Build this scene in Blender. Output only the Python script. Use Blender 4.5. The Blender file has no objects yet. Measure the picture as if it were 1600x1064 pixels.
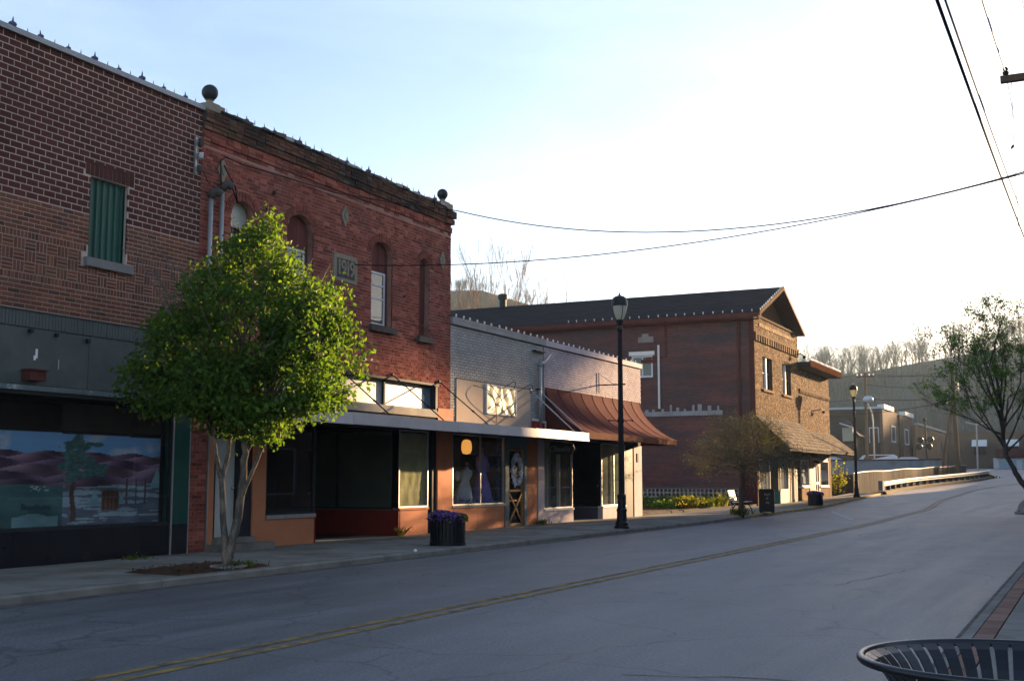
import bpy, bmesh, math, random
import numpy as np
from mathutils import Vector, Matrix, Quaternion, noise as mnoise

# ------------------------------------------------------------------ camera, sky, sun, exposure
SC = bpy.context.scene
COL = SC.collection
R = math.radians
F_PX, YAW, PITCH, CAM_H = 1850.0, R(26.164), R(6.629), 1.40

cam_d = bpy.data.cameras.new('camera')
cam_d.sensor_width = 36.0
cam_d.lens = F_PX / 1600.0 * 36.0
cam_d.clip_start = 0.05
cam_d.clip_end = 5000.0
cam = bpy.data.objects.new('camera', cam_d)
cam.location = (0, 0, CAM_H)
cam.rotation_euler = (R(90) + PITCH, 0, YAW)
COL.objects.link(cam)
SC.camera = cam

SUN_DIR = Vector((1.0, 4.0, 0.60)).normalized()          # towards the sun
SUN_EL = math.asin(SUN_DIR.z)
SUN_AZ = math.atan2(SUN_DIR.x, SUN_DIR.y)

world = bpy.data.worlds.new('World')
SC.world = world
world.use_nodes = True
wn = world.node_tree
wn.nodes.clear()
w_out = wn.nodes.new('ShaderNodeOutputWorld')
w_bg = wn.nodes.new('ShaderNodeBackground')
w_bg.inputs['Strength'].default_value = 0.078
w_sky = wn.nodes.new('ShaderNodeTexSky')
w_sky.sky_type = 'NISHITA'
w_sky.sun_disc = False
w_sky.sun_elevation = SUN_EL
w_sky.sun_rotation = SUN_AZ
w_sky.altitude = 300
w_sky.air_density = 1.0
w_sky.dust_density = 0.8
w_sky.ozone_density = 2.2
# thin high cloud, the same all round the sky
w_tc = wn.nodes.new('ShaderNodeTexCoord')
w_map = wn.nodes.new('ShaderNodeMapping')
w_map.inputs['Scale'].default_value = (1.0, 1.0, 4.5)
w_ns = wn.nodes.new('ShaderNodeTexNoise')
w_ns.inputs['Scale'].default_value = 2.6
w_ns.inputs['Detail'].default_value = 7.0
w_ns.inputs['Roughness'].default_value = 0.58
w_ns.inputs['Distortion'].default_value = 0.6
w_rmp = wn.nodes.new('ShaderNodeMapRange')
w_rmp.inputs['From Min'].default_value = 0.36
w_rmp.inputs['From Max'].default_value = 0.72
w_rmp.inputs['To Min'].default_value = 0.0
w_rmp.inputs['To Max'].default_value = 1.0
w_add = wn.nodes.new('ShaderNodeMix')
w_add.data_type = 'RGBA'
w_add.blend_type = 'ADD'
w_add.inputs['B'].default_value = (0.5, 0.52, 0.54, 1)
wn.links.new(w_tc.outputs['Generated'], w_map.inputs['Vector'])
wn.links.new(w_map.outputs['Vector'], w_ns.inputs['Vector'])
wn.links.new(w_ns.outputs['Fac'], w_rmp.inputs['Value'])
wn.links.new(w_rmp.outputs['Result'], w_add.inputs['Factor'])
w_tint = wn.nodes.new('ShaderNodeVectorMath')
w_tint.operation = 'MULTIPLY'
w_tint.inputs[1].default_value = (1.08, 0.93, 0.92)
wn.links.new(w_sky.outputs['Color'], w_tint.inputs[0])
wn.links.new(w_tint.outputs['Vector'], w_add.inputs['A'])
wn.links.new(w_add.outputs['Result'], w_bg.inputs['Color'])
wn.links.new(w_bg.outputs['Background'], w_out.inputs['Surface'])

sun_d = bpy.data.lights.new('sun', 'SUN')
sun_d.energy = 5.0
sun_d.angle = R(0.6)
sun_d.color = (1.0, 0.66, 0.36)
sun = bpy.data.objects.new('sun', sun_d)
sun.rotation_euler = (-SUN_DIR).to_track_quat('-Z', 'Y').to_euler()
sun.location = (40, 160, 60)
COL.objects.link(sun)

SC.view_settings.view_transform = 'Standard'
SC.view_settings.look = 'None'
SC.view_settings.gamma = 1.0
SC.view_settings.use_curve_mapping = False
SC.view_settings.exposure = 2.3
SC.render.engine = 'CYCLES'
SC.cycles.use_denoising = True
SC.cycles.max_bounces = 6
SC.cycles.transparent_max_bounces = 12
SC.cycles.volume_bounces = 0
SC.cycles.caustics_reflective = False
SC.cycles.caustics_refractive = False

rng = random.Random(11)
XF = -14.2                       # plane of the shop fronts

# ------------------------------------------------------------------ helpers
def node(nt, t, **kw):
    n = nt.nodes.new(t)
    for k, v in kw.items():
        setattr(n, k, v)
    return n

def mat(name, base, rough=0.85, var=0.25, scale=3.0, bump=0.25, bscale=45.0, island=0.0, island_hue=None,
        metal=0.0, spec=0.03, stain=None, stain_scale=0.7, stain_amt=0.5, transl=0.0, stretch=(1, 1, 1),
        stain_lo=0.5, stain_hi=0.75):
    """One procedural surface: base colour, mottling, a different tone for each separate piece, wear and relief."""
    m = bpy.data.materials.new(name)
    m.use_nodes = True
    nt = m.node_tree
    nt.nodes.clear()
    out = node(nt, 'ShaderNodeOutputMaterial')
    bs = node(nt, 'ShaderNodeBsdfPrincipled')
    bs.inputs['Roughness'].default_value = rough
    bs.inputs['Metallic'].default_value = metal
    bs.inputs['Specular IOR Level'].default_value = spec
    geo = node(nt, 'ShaderNodeNewGeometry')
    mp = node(nt, 'ShaderNodeMapping')
    mp.inputs['Scale'].default_value = stretch
    nt.links.new(geo.outputs['Position'], mp.inputs['Vector'])
    n1 = node(nt, 'ShaderNodeTexNoise')
    n1.inputs['Scale'].default_value = scale
    n1.inputs['Detail'].default_value = 6
    n1.inputs['Roughness'].default_value = 0.65
    nt.links.new(mp.outputs['Vector'], n1.inputs['Vector'])
    mr = node(nt, 'ShaderNodeMapRange')
    mr.inputs['From Min'].default_value = 0.25
    mr.inputs['From Max'].default_value = 0.75
    mr.inputs['To Min'].default_value = 1 - var
    mr.inputs['To Max'].default_value = 1 + var
    nt.links.new(n1.outputs['Fac'], mr.inputs['Value'])
    fac = mr.outputs['Result']
    col_in = None
    if island > 0:
        oi = node(nt, 'ShaderNodeObjectInfo')
        ad = node(nt, 'ShaderNodeMath', operation='ADD')
        nt.links.new(geo.outputs['Random Per Island'], ad.inputs[0])
        nt.links.new(oi.outputs['Random'], ad.inputs[1])
        fr = node(nt, 'ShaderNodeMath', operation='FRACT')
        nt.links.new(ad.outputs[0], fr.inputs[0])
        r2 = node(nt, 'ShaderNodeMapRange')
        r2.inputs['To Min'].default_value = 1 - island
        r2.inputs['To Max'].default_value = 1 + island
        nt.links.new(fr.outputs[0], r2.inputs['Value'])
        mu = node(nt, 'ShaderNodeMath', operation='MULTIPLY')
        nt.links.new(fac, mu.inputs[0])
        nt.links.new(r2.outputs['Result'], mu.inputs[1])
        fac = mu.outputs[0]
        if island_hue:
            m7 = node(nt, 'ShaderNodeMath', operation='MULTIPLY')
            m7.inputs[1].default_value = 7.31
            nt.links.new(fr.outputs[0], m7.inputs[0])
            f7 = node(nt, 'ShaderNodeMath', operation='FRACT')
            nt.links.new(m7.outputs[0], f7.inputs[0])
            rr = node(nt, 'ShaderNodeValToRGB')
            els = rr.color_ramp.elements
            cols = [base] + list(island_hue)
            while len(els) < len(cols):
                els.new(0.5)
            for i, c in enumerate(cols):
                els[i].position = i / max(1, len(cols) - 1)
                els[i].color = (*c, 1)
            nt.links.new(f7.outputs[0], rr.inputs['Fac'])
            col_in = rr.outputs['Color']
    vm = node(nt, 'ShaderNodeVectorMath', operation='SCALE')
    if col_in is None:
        vm.inputs[0].default_value = base
    else:
        nt.links.new(col_in, vm.inputs[0])
    nt.links.new(fac, vm.inputs['Scale'])
    col = vm.outputs['Vector']
    if stain:
        n2 = node(nt, 'ShaderNodeTexNoise')
        n2.inputs['Scale'].default_value = stain_scale
        n2.inputs['Detail'].default_value = 8
        n2.inputs['Roughness'].default_value = 0.7
        nt.links.new(mp.outputs['Vector'], n2.inputs['Vector'])
        r3 = node(nt, 'ShaderNodeMapRange')
        r3.inputs['From Min'].default_value = stain_lo
        r3.inputs['From Max'].default_value = stain_hi
        r3.inputs['To Max'].default_value = stain_amt
        nt.links.new(n2.outputs['Fac'], r3.inputs['Value'])
        mx = node(nt, 'ShaderNodeMix', data_type='RGBA')
        mx.inputs['B'].default_value = (*stain, 1)
        nt.links.new(r3.outputs['Result'], mx.inputs['Factor'])
        nt.links.new(col, mx.inputs['A'])
        col = mx.outputs['Result']
    nt.links.new(col, bs.inputs['Base Color'])
    if bump > 0:
        n3 = node(nt, 'ShaderNodeTexNoise')
        n3.inputs['Scale'].default_value = bscale
        n3.inputs['Detail'].default_value = 4
        nt.links.new(mp.outputs['Vector'], n3.inputs['Vector'])
        bp = node(nt, 'ShaderNodeBump')
        bp.inputs['Strength'].default_value = bump
        bp.inputs['Distance'].default_value = 0.01
        nt.links.new(n3.outputs['Fac'], bp.inputs['Height'])
        nt.links.new(bp.outputs['Normal'], bs.inputs['Normal'])
    surf = bs.outputs['BSDF']
    if transl > 0:
        tr = node(nt, 'ShaderNodeBsdfTranslucent')
        g2 = node(nt, 'ShaderNodeVectorMath', operation='MULTIPLY')
        g2.inputs[1].default_value = (1.45, 1.35, 0.55)
        nt.links.new(col, g2.inputs[0])
        nt.links.new(g2.outputs['Vector'], tr.inputs['Color'])
        ms = node(nt, 'ShaderNodeMixShader')
        ms.inputs['Fac'].default_value = transl
        nt.links.new(surf, ms.inputs[1])
        nt.links.new(tr.outputs['BSDF'], ms.inputs[2])
        surf = ms.outputs['Shader']
    nt.links.new(surf, out.inputs['Surface'])
    return m

def glass_mat(name, tint=(0.8, 0.85, 0.85), clear=0.85, rough=0.02, dirt=0.1, dirt_col=(0.35, 0.36, 0.34)):
    """A pane one looks through: tinted, mirrored by fresnel, with a film of dust."""
    m = bpy.data.materials.new(name)
    m.use_nodes = True
    nt = m.node_tree
    nt.nodes.clear()
    out = node(nt, 'ShaderNodeOutputMaterial')
    tr = node(nt, 'ShaderNodeBsdfTransparent')
    tr.inputs['Color'].default_value = (*[c * clear for c in tint], 1)
    gl = node(nt, 'ShaderNodeBsdfGlossy')
    gl.inputs['Roughness'].default_value = rough
    gl.inputs['Color'].default_value = (0.9, 0.95, 1, 1)
    df = node(nt, 'ShaderNodeBsdfDiffuse')
    df.inputs['Color'].default_value = (*dirt_col, 1)
    geo = node(nt, 'ShaderNodeNewGeometry')
    ns = node(nt, 'ShaderNodeTexNoise')
    ns.inputs['Scale'].default_value = 1.7
    ns.inputs['Detail'].default_value = 8
    ns.inputs['Roughness'].default_value = 0.7
    nt.links.new(geo.outputs['Position'], ns.inputs['Vector'])
    mr = node(nt, 'ShaderNodeMapRange')
    mr.inputs['From Min'].default_value = 0.35
    mr.inputs['From Max'].default_value = 0.75
    mr.inputs['To Min'].default_value = dirt * 0.3
    mr.inputs['To Max'].default_value = dirt
    nt.links.new(ns.outputs['Fac'], mr.inputs['Value'])
    m1 = node(nt, 'ShaderNodeMixShader')
    nt.links.new(mr.outputs['Result'], m1.inputs['Fac'])
    nt.links.new(tr.outputs['BSDF'], m1.inputs[1])
    nt.links.new(df.outputs['BSDF'], m1.inputs[2])
    fr = node(nt, 'ShaderNodeFresnel')
    io = node(nt, 'ShaderNodeMapRange')            # the same reflection from inside as from outside
    io.inputs['To Min'].default_value = 1.5
    io.inputs['To Max'].default_value = 1 / 1.5
    nt.links.new(geo.outputs['Backfacing'], io.inputs['Value'])
    nt.links.new(io.outputs['Result'], fr.inputs['IOR'])
    m2 = node(nt, 'ShaderNodeMixShader')
    nt.links.new(fr.outputs['Fac'], m2.inputs['Fac'])
    nt.links.new(m1.outputs['Shader'], m2.inputs[1])
    nt.links.new(gl.outputs['BSDF'], m2.inputs[2])
    nt.links.new(m2.outputs['Shader'], out.inputs['Surface'])
    return m

def emit_mat(name, col, strength):
    m = bpy.data.materials.new(name)
    m.use_nodes = True
    nt = m.node_tree
    bs = nt.nodes['Principled BSDF']
    bs.inputs['Base Color'].default_value = (*col, 1)
    bs.inputs['Emission Color'].default_value = (*col, 1)
    bs.inputs['Emission Strength'].default_value = strength
    return m

class MB:
    """Collects faces; build() links them as ONE mesh object."""
    def __init__(s):
        s.v, s.f, s.m = [], [], []
    def add(s, vs, fs, m=0):
        b = len(s.v)
        s.v.extend([tuple(p) for p in vs])
        for f in fs:
            s.f.append(tuple(i + b for i in f))
            s.m.append(m)
        return s
    def box(s, x0, x1, y0, y1, z0, z1, m=0):
        vs = [(x0, y0, z0), (x1, y0, z0), (x1, y1, z0), (x0, y1, z0), (x0, y0, z1), (x1, y0, z1), (x1, y1, z1), (x0, y1, z1)]
        return s.add(vs, [(0, 3, 2, 1), (4, 5, 6, 7), (0, 1, 5, 4), (1, 2, 6, 5), (2, 3, 7, 6), (3, 0, 4, 7)], m)
    def hexa(s, p, m=0):
        return s.add(p, [(0, 3, 2, 1), (4, 5, 6, 7), (0, 1, 5, 4), (1, 2, 6, 5), (2, 3, 7, 6), (3, 0, 4, 7)], m)
    def quad(s, a, b, c, d, m=0):
        return s.add([a, b, c, d], [(0, 1, 2, 3)], m)
    def bar(s, a, b, w, h, up=(0, 0, 1), m=0):
        a, b = Vector(a), Vector(b)
        d = (b - a).normalized()
        u = Vector(up)
        sd = d.cross(u)
        if sd.length < 1e-4:
            sd = d.cross(Vector((0, 1, 0)))
        sd.normalize()
        u = sd.cross(d)
        sd *= w / 2
        u = u * (h / 2)
        p = [a - sd - u, a + sd - u, b + sd - u, b - sd - u, a - sd + u, a + sd + u, b + sd + u, b - sd + u]
        return s.hexa(p, m)
    def tube(s, pts, r, n=6, m=0, cap=True):
        pts = [Vector(p) for p in pts]
        k = len(pts)
        rs = r if isinstance(r, (list, tuple)) else [r] * k
        ref = Vector((0.31, 0.17, 0.93))
        vs, fs = [], []
        pu = None
        for i, p in enumerate(pts):
            d = (pts[min(i + 1, k - 1)] - pts[max(i - 1, 0)])
            if d.length < 1e-9:
                d = Vector((0, 0, 1))
            d.normalize()
            if pu is None:
                u = d.cross(ref)
                if u.length < 1e-3:
                    u = d.cross(Vector((1, 0, 0)))
            else:
                u = pu - d * pu.dot(d)
                if u.length < 1e-5:
                    u = d.cross(ref)
            u.normalize()
            pu = u
            w = d.cross(u)
            for j in range(n):
                a = 2 * math.pi * j / n
                vs.append(p + (u * math.cos(a) + w * math.sin(a)) * rs[i])
        for i in range(k - 1):
            for j in range(n):
                j2 = (j + 1) % n
                fs.append((i * n + j, i * n + j2, (i + 1) * n + j2, (i + 1) * n + j))
        if cap:
            fs.append(tuple(range(n - 1, -1, -1)))
            fs.append(tuple((k - 1) * n + j for j in range(n)))
        return s.add(vs, fs, m)
    def lathe(s, prof, cx=0, cy=0, n=24, m=0, sy=1.0):
        vs, fs = [], []
        for (r, z) in prof:
            for j in range(n):
                a = 2 * math.pi * j / n
                vs.append((cx + r * math.cos(a), cy + r * math.sin(a) * sy, z))
        for i in range(len(prof) - 1):
            for j in range(n):
                j2 = (j + 1) % n
                fs.append((i * n + j, i * n + j2, (i + 1) * n + j2, (i + 1) * n + j))
        return s.add(vs, fs, m)
    def ball(s, c, r, n=10, m=0, squash=1.0):
        prof = [(max(1e-4, r * math.sin(math.pi * i / n)), c[2] - r * squash * math.cos(math.pi * i / n)) for i in range(n + 1)]
        return s.lathe(prof, c[0], c[1], n * 2, m)
    def poly(s, pts, thick, m=0):
        """Flat polygon (any plane) pushed out along thick (a vector)."""
        t = Vector(thick)
        n = len(pts)
        a = [Vector(p) for p in pts]
        b = [p + t for p in a]
        fs = [tuple(range(n - 1, -1, -1)), tuple(range(n, 2 * n))]
        for i in range(n):
            j = (i + 1) % n
            fs.append((i, j, n + j, n + i))
        return s.add(a + b, fs, m)
    def mesh(s, name, mats, smooth=False):
        me = bpy.data.meshes.new(name)
        me.from_pydata(s.v, [], s.f)
        for mm in (mats if isinstance(mats, (list, tuple)) else [mats]):
            me.materials.append(mm)
        if any(s.m):
            me.polygons.foreach_set('material_index', s.m)
        if smooth:
            me.polygons.foreach_set('use_smooth', [True] * len(s.f))
        me.update()
        return me
    def build(s, name, mats, parent=None, smooth=False, kind=None, fix=True):
        o = bpy.data.objects.new(name, s.mesh(name, mats, smooth))
        COL.objects.link(o)
        if fix:
            bm = bmesh.new()
            bm.from_mesh(o.data)
            bmesh.ops.recalc_face_normals(bm, faces=bm.faces)
            bm.to_mesh(o.data)
            bm.free()
        if parent is not None:
            attach(o, parent)
        if kind:
            o['kind'] = kind
        return o

def wloc(o):
    """World translation of a (never rotated while building) parent chain."""
    v = Vector(o.location)
    p = o.parent
    while p is not None:
        v = v + p.matrix_parent_inverse_t if False else v
        p = p.parent
    return v

_ORIG = {}
def attach(o, parent):
    """Parent o, keeping the world coordinates its mesh was written in."""
    o.parent = parent
    root = parent
    o.matrix_parent_inverse = Matrix.Translation(-Vector(_ORIG.get(parent.name, (0, 0, 0))))

def thing(name, label, cat, loc=(0, 0, 0), group=None, local=False):
    o = bpy.data.objects.new(name, None)
    o.empty_display_size = 0.2
    o.location = loc
    COL.objects.link(o)
    _ORIG[o.name] = (0, 0, 0) if local else tuple(loc)
    tag(o, label, cat, group)
    return o

def tag(o, label=None, cat=None, group=None, kind=None):
    for k, v in (('label', label), ('category', cat), ('group', group), ('kind', kind)):
        if v:
            o[k] = v
    return o

def dup(root, loc, rotz=None, label=None):
    r = root.copy()
    COL.objects.link(r)
    r.location = loc
    if rotz is not None:
        r.rotation_euler = (0, 0, rotz)
    if label:
        r['label'] = label
    for ch in list(root.children):
        c = ch.copy()
        COL.objects.link(c)
        c.parent = r
        for g in list(ch.children):
            d = g.copy()
            COL.objects.link(d)
            d.parent = c
    return r

def free_spans(u0, u1, v, holes):
    """Stretches of the course at height v that no opening interrupts; holes are (u0, u1, v0, v1, arch rise)."""
    spans = [(u0, u1)]
    for (a, b, c, d, rise) in holes:
        if not (c < v < d):
            continue
        ha, hb = a, b
        if rise > 0 and v > d - rise:
            t = (v - (d - rise)) / rise
            hw = (b - a) / 2 * math.sqrt(max(0.0, 1 - t * t))
            mid = (a + b) / 2
            ha, hb = mid - hw, mid + hw
        nxt = []
        for (p, q) in spans:
            if hb <= p or ha >= q:
                nxt.append((p, q))
                continue
            if ha > p:
                nxt.append((p, ha))
            if hb < q:
                nxt.append((hb, q))
        spans = nxt
    return spans

def courses(u0, u1, v0, v1, bl, bh, mo, holes, seed=1, jit=0.004, header_every=0):
    rr = random.Random(seed)
    out = []
    k = 0
    v = v0
    while v + bh <= v1 + 1e-6:
        header = header_every and (k % header_every == header_every - 1)
        L = (bl - mo) / 2 if header else bl
        off = (0.5 if k % 2 else 0.0) * (L + mo)
        for (p, q) in free_spans(u0, u1, v + bh / 2, holes):
            u = u0 - off
            while u < q:
                a, b = max(u, p), min(u + L, q)
                if b - a > 0.03:
                    out.append((a, b, v, v + bh, rr.uniform(-jit, jit), abs(b - a - bl) < 1e-6))
                u += L + mo
        v += bh + mo
        k += 1
    return out

def face_x(mb, a, b, c, d, x, depth=0.03, m=0):
    """One brick on a wall that faces +X: five faces."""
    x0 = x - depth
    vs = [(x, a, c), (x, b, c), (x, b, d), (x, a, d), (x0, a, c), (x0, b, c), (x0, b, d), (x0, a, d)]
    mb.add(vs, [(0, 1, 2, 3), (4, 5, 1, 0), (5, 6, 2, 1), (6, 7, 3, 2), (7, 4, 0, 3)], m)

def lay_bricks(parent, bricks, m, x, depth=0.03, singles=0, cam_xy=(0, 0), name='brick'):
    """The nearest full bricks as objects that share one mesh, the rest joined."""
    rest = bricks
    if singles:
        full = [b for b in bricks if b[5]]
        full.sort(key=lambda b: (x - cam_xy[0]) ** 2 + ((b[0] + b[1]) / 2 - cam_xy[1]) ** 2)
        pick = full[:singles]
        ids = set(id(b) for b in pick)
        rest = [b for b in bricks if id(b) not in ids]
        a = pick[0]
        L, H = a[1] - a[0], a[3] - a[2]
        mb = MB()
        face_x(mb, -L / 2, L / 2, -H / 2, H / 2, 0, depth)
        me = mb.mesh(name, m)
        po = Vector(_ORIG.get(parent.name, (0, 0, 0)))
        for b in pick:
            o = bpy.data.objects.new(name, me)
            o.location = (x + b[4], (b[0] + b[1]) / 2, (b[2] + b[3]) / 2)
            o.parent = parent
            o.matrix_parent_inverse = Matrix.Translation(-po)
            COL.objects.link(o)
    if rest:
        mb = MB()
        for b in rest:
            face_x(mb, b[0], b[1], b[2], b[3], x + b[4], depth)
        mb.build('brick_courses', m, parent, kind='stuff', fix=False)

def wall_x(mb, y0, y1, z0, z1, holes, x, thick=0.3, m=0):
    """Wall facing +X, its openings left out."""
    ys = sorted({y0, y1, *[h[0] for h in holes], *[h[1] for h in holes]})
    zs = sorted({z0, z1, *[h[2] for h in holes], *[h[3] for h in holes]})
    ys = [y for y in ys if y0 <= y <= y1]
    zs = [z for z in zs if z0 <= z <= z1]
    for i in range(len(ys) - 1):
        run = None
        for j in range(len(zs) - 1):
            cy, cz = (ys[i] + ys[i + 1]) / 2, (zs[j] + zs[j + 1]) / 2
            solid = not any(h[0] < cy < h[1] and h[2] < cz < h[3] for h in holes)
            if solid:
                run = [zs[j], zs[j + 1]] if run is None else [run[0], zs[j + 1]]
            if (not solid or j == len(zs) - 2) and run is not None:
                mb.box(x - thick, x, ys[i], ys[i + 1], run[0], run[1], m)
                run = None
    return mb

def spandrels(mb, a, b, d, rise, x, m=0, n=10, thick=0.12):
    """Fills the corners above an arched opening."""
    mid, hw = (a + b) / 2, (b - a) / 2
    prev = None
    for i in range(n + 1):
        y = a + (b - a) * i / n
        t = (y - mid) / hw
        z = d - rise + rise * math.sqrt(max(0.0, 1 - t * t))
        if prev:
            mb.hexa([(x - thick, prev[0], prev[1]), (x, prev[0], prev[1]), (x, y, z), (x - thick, y, z),
                     (x - thick, prev[0], d + .002), (x, prev[0], d + .002), (x, y, d + .002), (x - thick, y, d + .002)], m)
        prev = (y, z)

def arch_ring(a, b, d, rise, x, t, parent, m, n=11, off=0.0, depth=0.05):
    """Voussoirs over an arched head, each a brick of its own."""
    mid, hw = (a + b) / 2, (b - a) / 2
    zc = d - rise
    for i in range(n):
        A = []
        for ang in (math.pi * (i + 0.06) / n, math.pi * (i + 0.94) / n):
            for rr in (off, off + t):
                A.append((mid - (hw + rr) * math.cos(ang), zc + (rise + rr) * math.sin(ang)))
        mb = MB()
        q = [A[0], A[1], A[3], A[2]]
        xx = x + rng.uniform(0.004, 0.012)
        mb.poly([(xx - depth, y, z) for y, z in q], (depth, 0, 0))
        mb.build('voussoir', m, parent)

def text_obj(body, size, loc, rot, m, parent=None, extrude=0.004, name='lettering', shear=0.0, bold=0.0):
    cu = bpy.data.curves.new(name, 'FONT')
    cu.body = body
    cu.size = size
    cu.extrude = extrude
    cu.shear = shear
    cu.offset = bold
    cu.align_x = 'CENTER'
    cu.align_y = 'CENTER'
    cu.materials.append(m)
    o = bpy.data.objects.new(name, cu)
    COL.objects.link(o)
    bpy.context.view_layer.update()
    me = bpy.data.meshes.new_from_object(o.evaluated_get(bpy.context.evaluated_depsgraph_get()))
    me.name = name
    bpy.data.objects.remove(o)
    bpy.data.curves.remove(cu)
    o = bpy.data.objects.new(name, me)
    if not me.materials:
        me.materials.append(m)
    o.location = loc
    o.rotation_euler = rot
    COL.objects.link(o)
    if parent is not None:
        attach(o, parent)
    return o

# ------------------------------------------------------------------ lie of the land
def zr(y):
    """Height of the carriageway along the street."""
    if y <= 50:
        return 0.0
    if y <= 75:
        return 0.0005 * (y - 50) ** 2
    if y <= 150:
        return 0.3125 + 0.025 * (y - 75)
    return 2.1875 + 1.2 * (1 - math.exp(-(y - 150) / 48.0))

def interp(y, pts):
    if y <= pts[0][0]:
        return pts[0][1]
    for (a, b), (c, d) in zip(pts, pts[1:]):
        if y <= c:
            t = (y - a) / (c - a)
            t = t * t * (3 - 2 * t)
            return b + (d - b) * t
    return pts[-1][1]

def kerb_left(y):
    return interp(y, [(34, -10.95), (52, -11.6), (70, -12.3), (80, -12.2), (118, -8.9)])

def kerb_right(y):
    return interp(y, [(46, -1.1), (51, -3.0), (70, -3.6), (95, -1.5), (130, 3.0)])

def centre(y):
    return interp(y, [(34, -6.30), (52, -6.75), (70, -7.7), (82, -7.6), (118, -3.8)])

def zw(y):
    return zr(y) + 0.10

# ------------------------------------------------------------------ materials
M = {}
M['asphalt'] = mat('asphalt', (0.104, 0.109, 0.116), 0.72, 0.30, 0.9, 0.35, 160, spec=0.45, stain=(0.045, 0.047, 0.050), stain_scale=0.35, stain_amt=0.75, stretch=(1, 0.35, 1))
M['patch'] = mat('asphalt_patch', (0.034, 0.034, 0.035), 0.8, 0.2, 2.0, 0.3, 140)
M['sealer'] = mat('crack_sealer', (0.022, 0.022, 0.024), 0.6, 0.2, 5.0, 0.1, 90)
M['mortar_p'] = mat('painted_joint', (0.17, 0.165, 0.16), 0.95, 0.2, 3, 0.3, 60)
M['yellow'] = mat('road_yellow', (0.32, 0.215, 0.07), 0.75, 0.25, 6, 0.2, 120, stain=(0.085, 0.08, 0.072), stain_scale=4.0, stain_amt=0.9, stain_lo=0.40, stain_hi=0.62)
M['sun_streak'] = mat('painted_sun_streak', (0.55, 0.54, 0.50), 0.75, 0.2, 6, 0.2, 120, stain=(0.07, 0.068, 0.065), stain_scale=4.0, stain_amt=0.8, stain_lo=0.45, stain_hi=0.7)  # pale colour stands in for sunlight falling on the asphalt
M['concrete'] = mat('concrete', (0.23, 0.225, 0.20), 0.9, 0.2, 1.2, 0.25, 90, island=0.10, stain=(0.115, 0.095, 0.07), stain_scale=0.9, stain_amt=0.85, stain_lo=0.45, stain_hi=0.7)
M['kerb'] = mat('kerb_concrete', (0.21, 0.20, 0.18), 0.9, 0.25, 2.0, 0.3, 80, island=0.12, stain=(0.08, 0.078, 0.07), stain_scale=1.4, stain_amt=0.8)
M['kerb_y'] = mat('kerb_yellow_paint', (0.40, 0.29, 0.11), 0.85, 0.25, 2.5, 0.3, 80, island=0.1, stain=(0.2, 0.19, 0.16), stain_scale=2.0, stain_amt=0.9, stain_lo=0.45, stain_hi=0.65)
M['joint'] = mat('joint_dirt', (0.07, 0.062, 0.05), 0.95, 0.3, 6)
M['paver'] = mat('pink_paver', (0.24, 0.15, 0.12), 0.9, 0.2, 4, 0.3, 90, island=0.2)
M['gutter'] = mat('gutter_grit', (0.14, 0.13, 0.115), 0.92, 0.35, 5, 0.4, 60, spec=0.1, stain=(0.08, 0.073, 0.065), stain_scale=2.2, stain_amt=0.9, stain_lo=0.42, stain_hi=0.62)
M['earth'] = mat('earth', (0.10, 0.085, 0.055), 0.95, 0.3, 0.2, 0.3, 20, stain=(0.07, 0.085, 0.035), stain_scale=0.12, stain_amt=0.9, spec=0.015)
M['grass'] = mat('grass_blades', (0.11, 0.14, 0.03), 0.8, 0.25, 2, 0, island=0.35, transl=0.35)
M['mulch'] = mat('mulch', (0.085, 0.05, 0.033), 0.95, 0.35, 14, 0.5, 60, island=0.3)
M['mortar_w'] = mat('pale_mortar', (0.54, 0.43, 0.385), 0.95, 0.2, 3, 0.3, 60, stain=(0.30, 0.22, 0.19), stain_scale=0.8, stain_amt=0.7, spec=0.015)
M['mortar_r'] = mat('red_mortar', (0.38, 0.20, 0.165), 0.95, 0.3, 3, 0.3, 60, stain=(0.09, 0.06, 0.05), stain_scale=0.9, stain_amt=0.8, spec=0.015)
M['brick_dark'] = mat('dark_glazed_brick', (0.080, 0.023, 0.020), 0.8, 0.15, 2.5, 0.2, 50, island=0.22, spec=0.15, stain=(0.035, 0.017, 0.016), stain_scale=0.5, stain_amt=0.5)
M['brick_tan'] = mat('mixed_tan_brick', (0.20, 0.082, 0.052), 0.85, 0.15, 2.5, 0.25, 60, island=0.16, island_hue=[(0.16, 0.060, 0.042), (0.18, 0.092, 0.058), (0.22, 0.090, 0.055), (0.085, 0.05, 0.04)], stain=(0.07, 0.05, 0.045), stain_scale=0.5, stain_amt=0.6, spec=0.015)
M['brick_red'] = mat('old_red_brick', (0.29, 0.082, 0.060), 0.9, 0.22, 2.2, 0.5, 40, island=0.30, island_hue=[(0.20, 0.062, 0.05), (0.34, 0.12, 0.085), (0.19, 0.055, 0.048)], stain=(0.12, 0.06, 0.05), stain_scale=0.75, stain_amt=0.65, spec=0.015)
M['brick_grey'] = mat('grey_painted_brick', (0.40, 0.385, 0.365), 0.8, 0.15, 1.2, 0.25, 40, island=0.10, stain=(0.25, 0.24, 0.23), stain_scale=0.9, stain_amt=0.6, spec=0.015)
M['brick_lilac'] = mat('lilac_painted_brick', (0.47, 0.41, 0.43), 0.8, 0.15, 1.0, 0.25, 40, island=0.10, stain=(0.31, 0.27, 0.30), stain_scale=0.9, stain_amt=0.6, spec=0.015)
M['brick_brown'] = mat('brown_rug_brick', (0.20, 0.125, 0.064), 0.9, 0.35, 3, 0.5, 50, island=0.45, island_hue=[(0.12, 0.07, 0.038), (0.265, 0.17, 0.085), (0.115, 0.062, 0.038)], stain=(0.055, 0.03, 0.015), stain_scale=0.8, stain_amt=0.6, spec=0.015)
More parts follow.
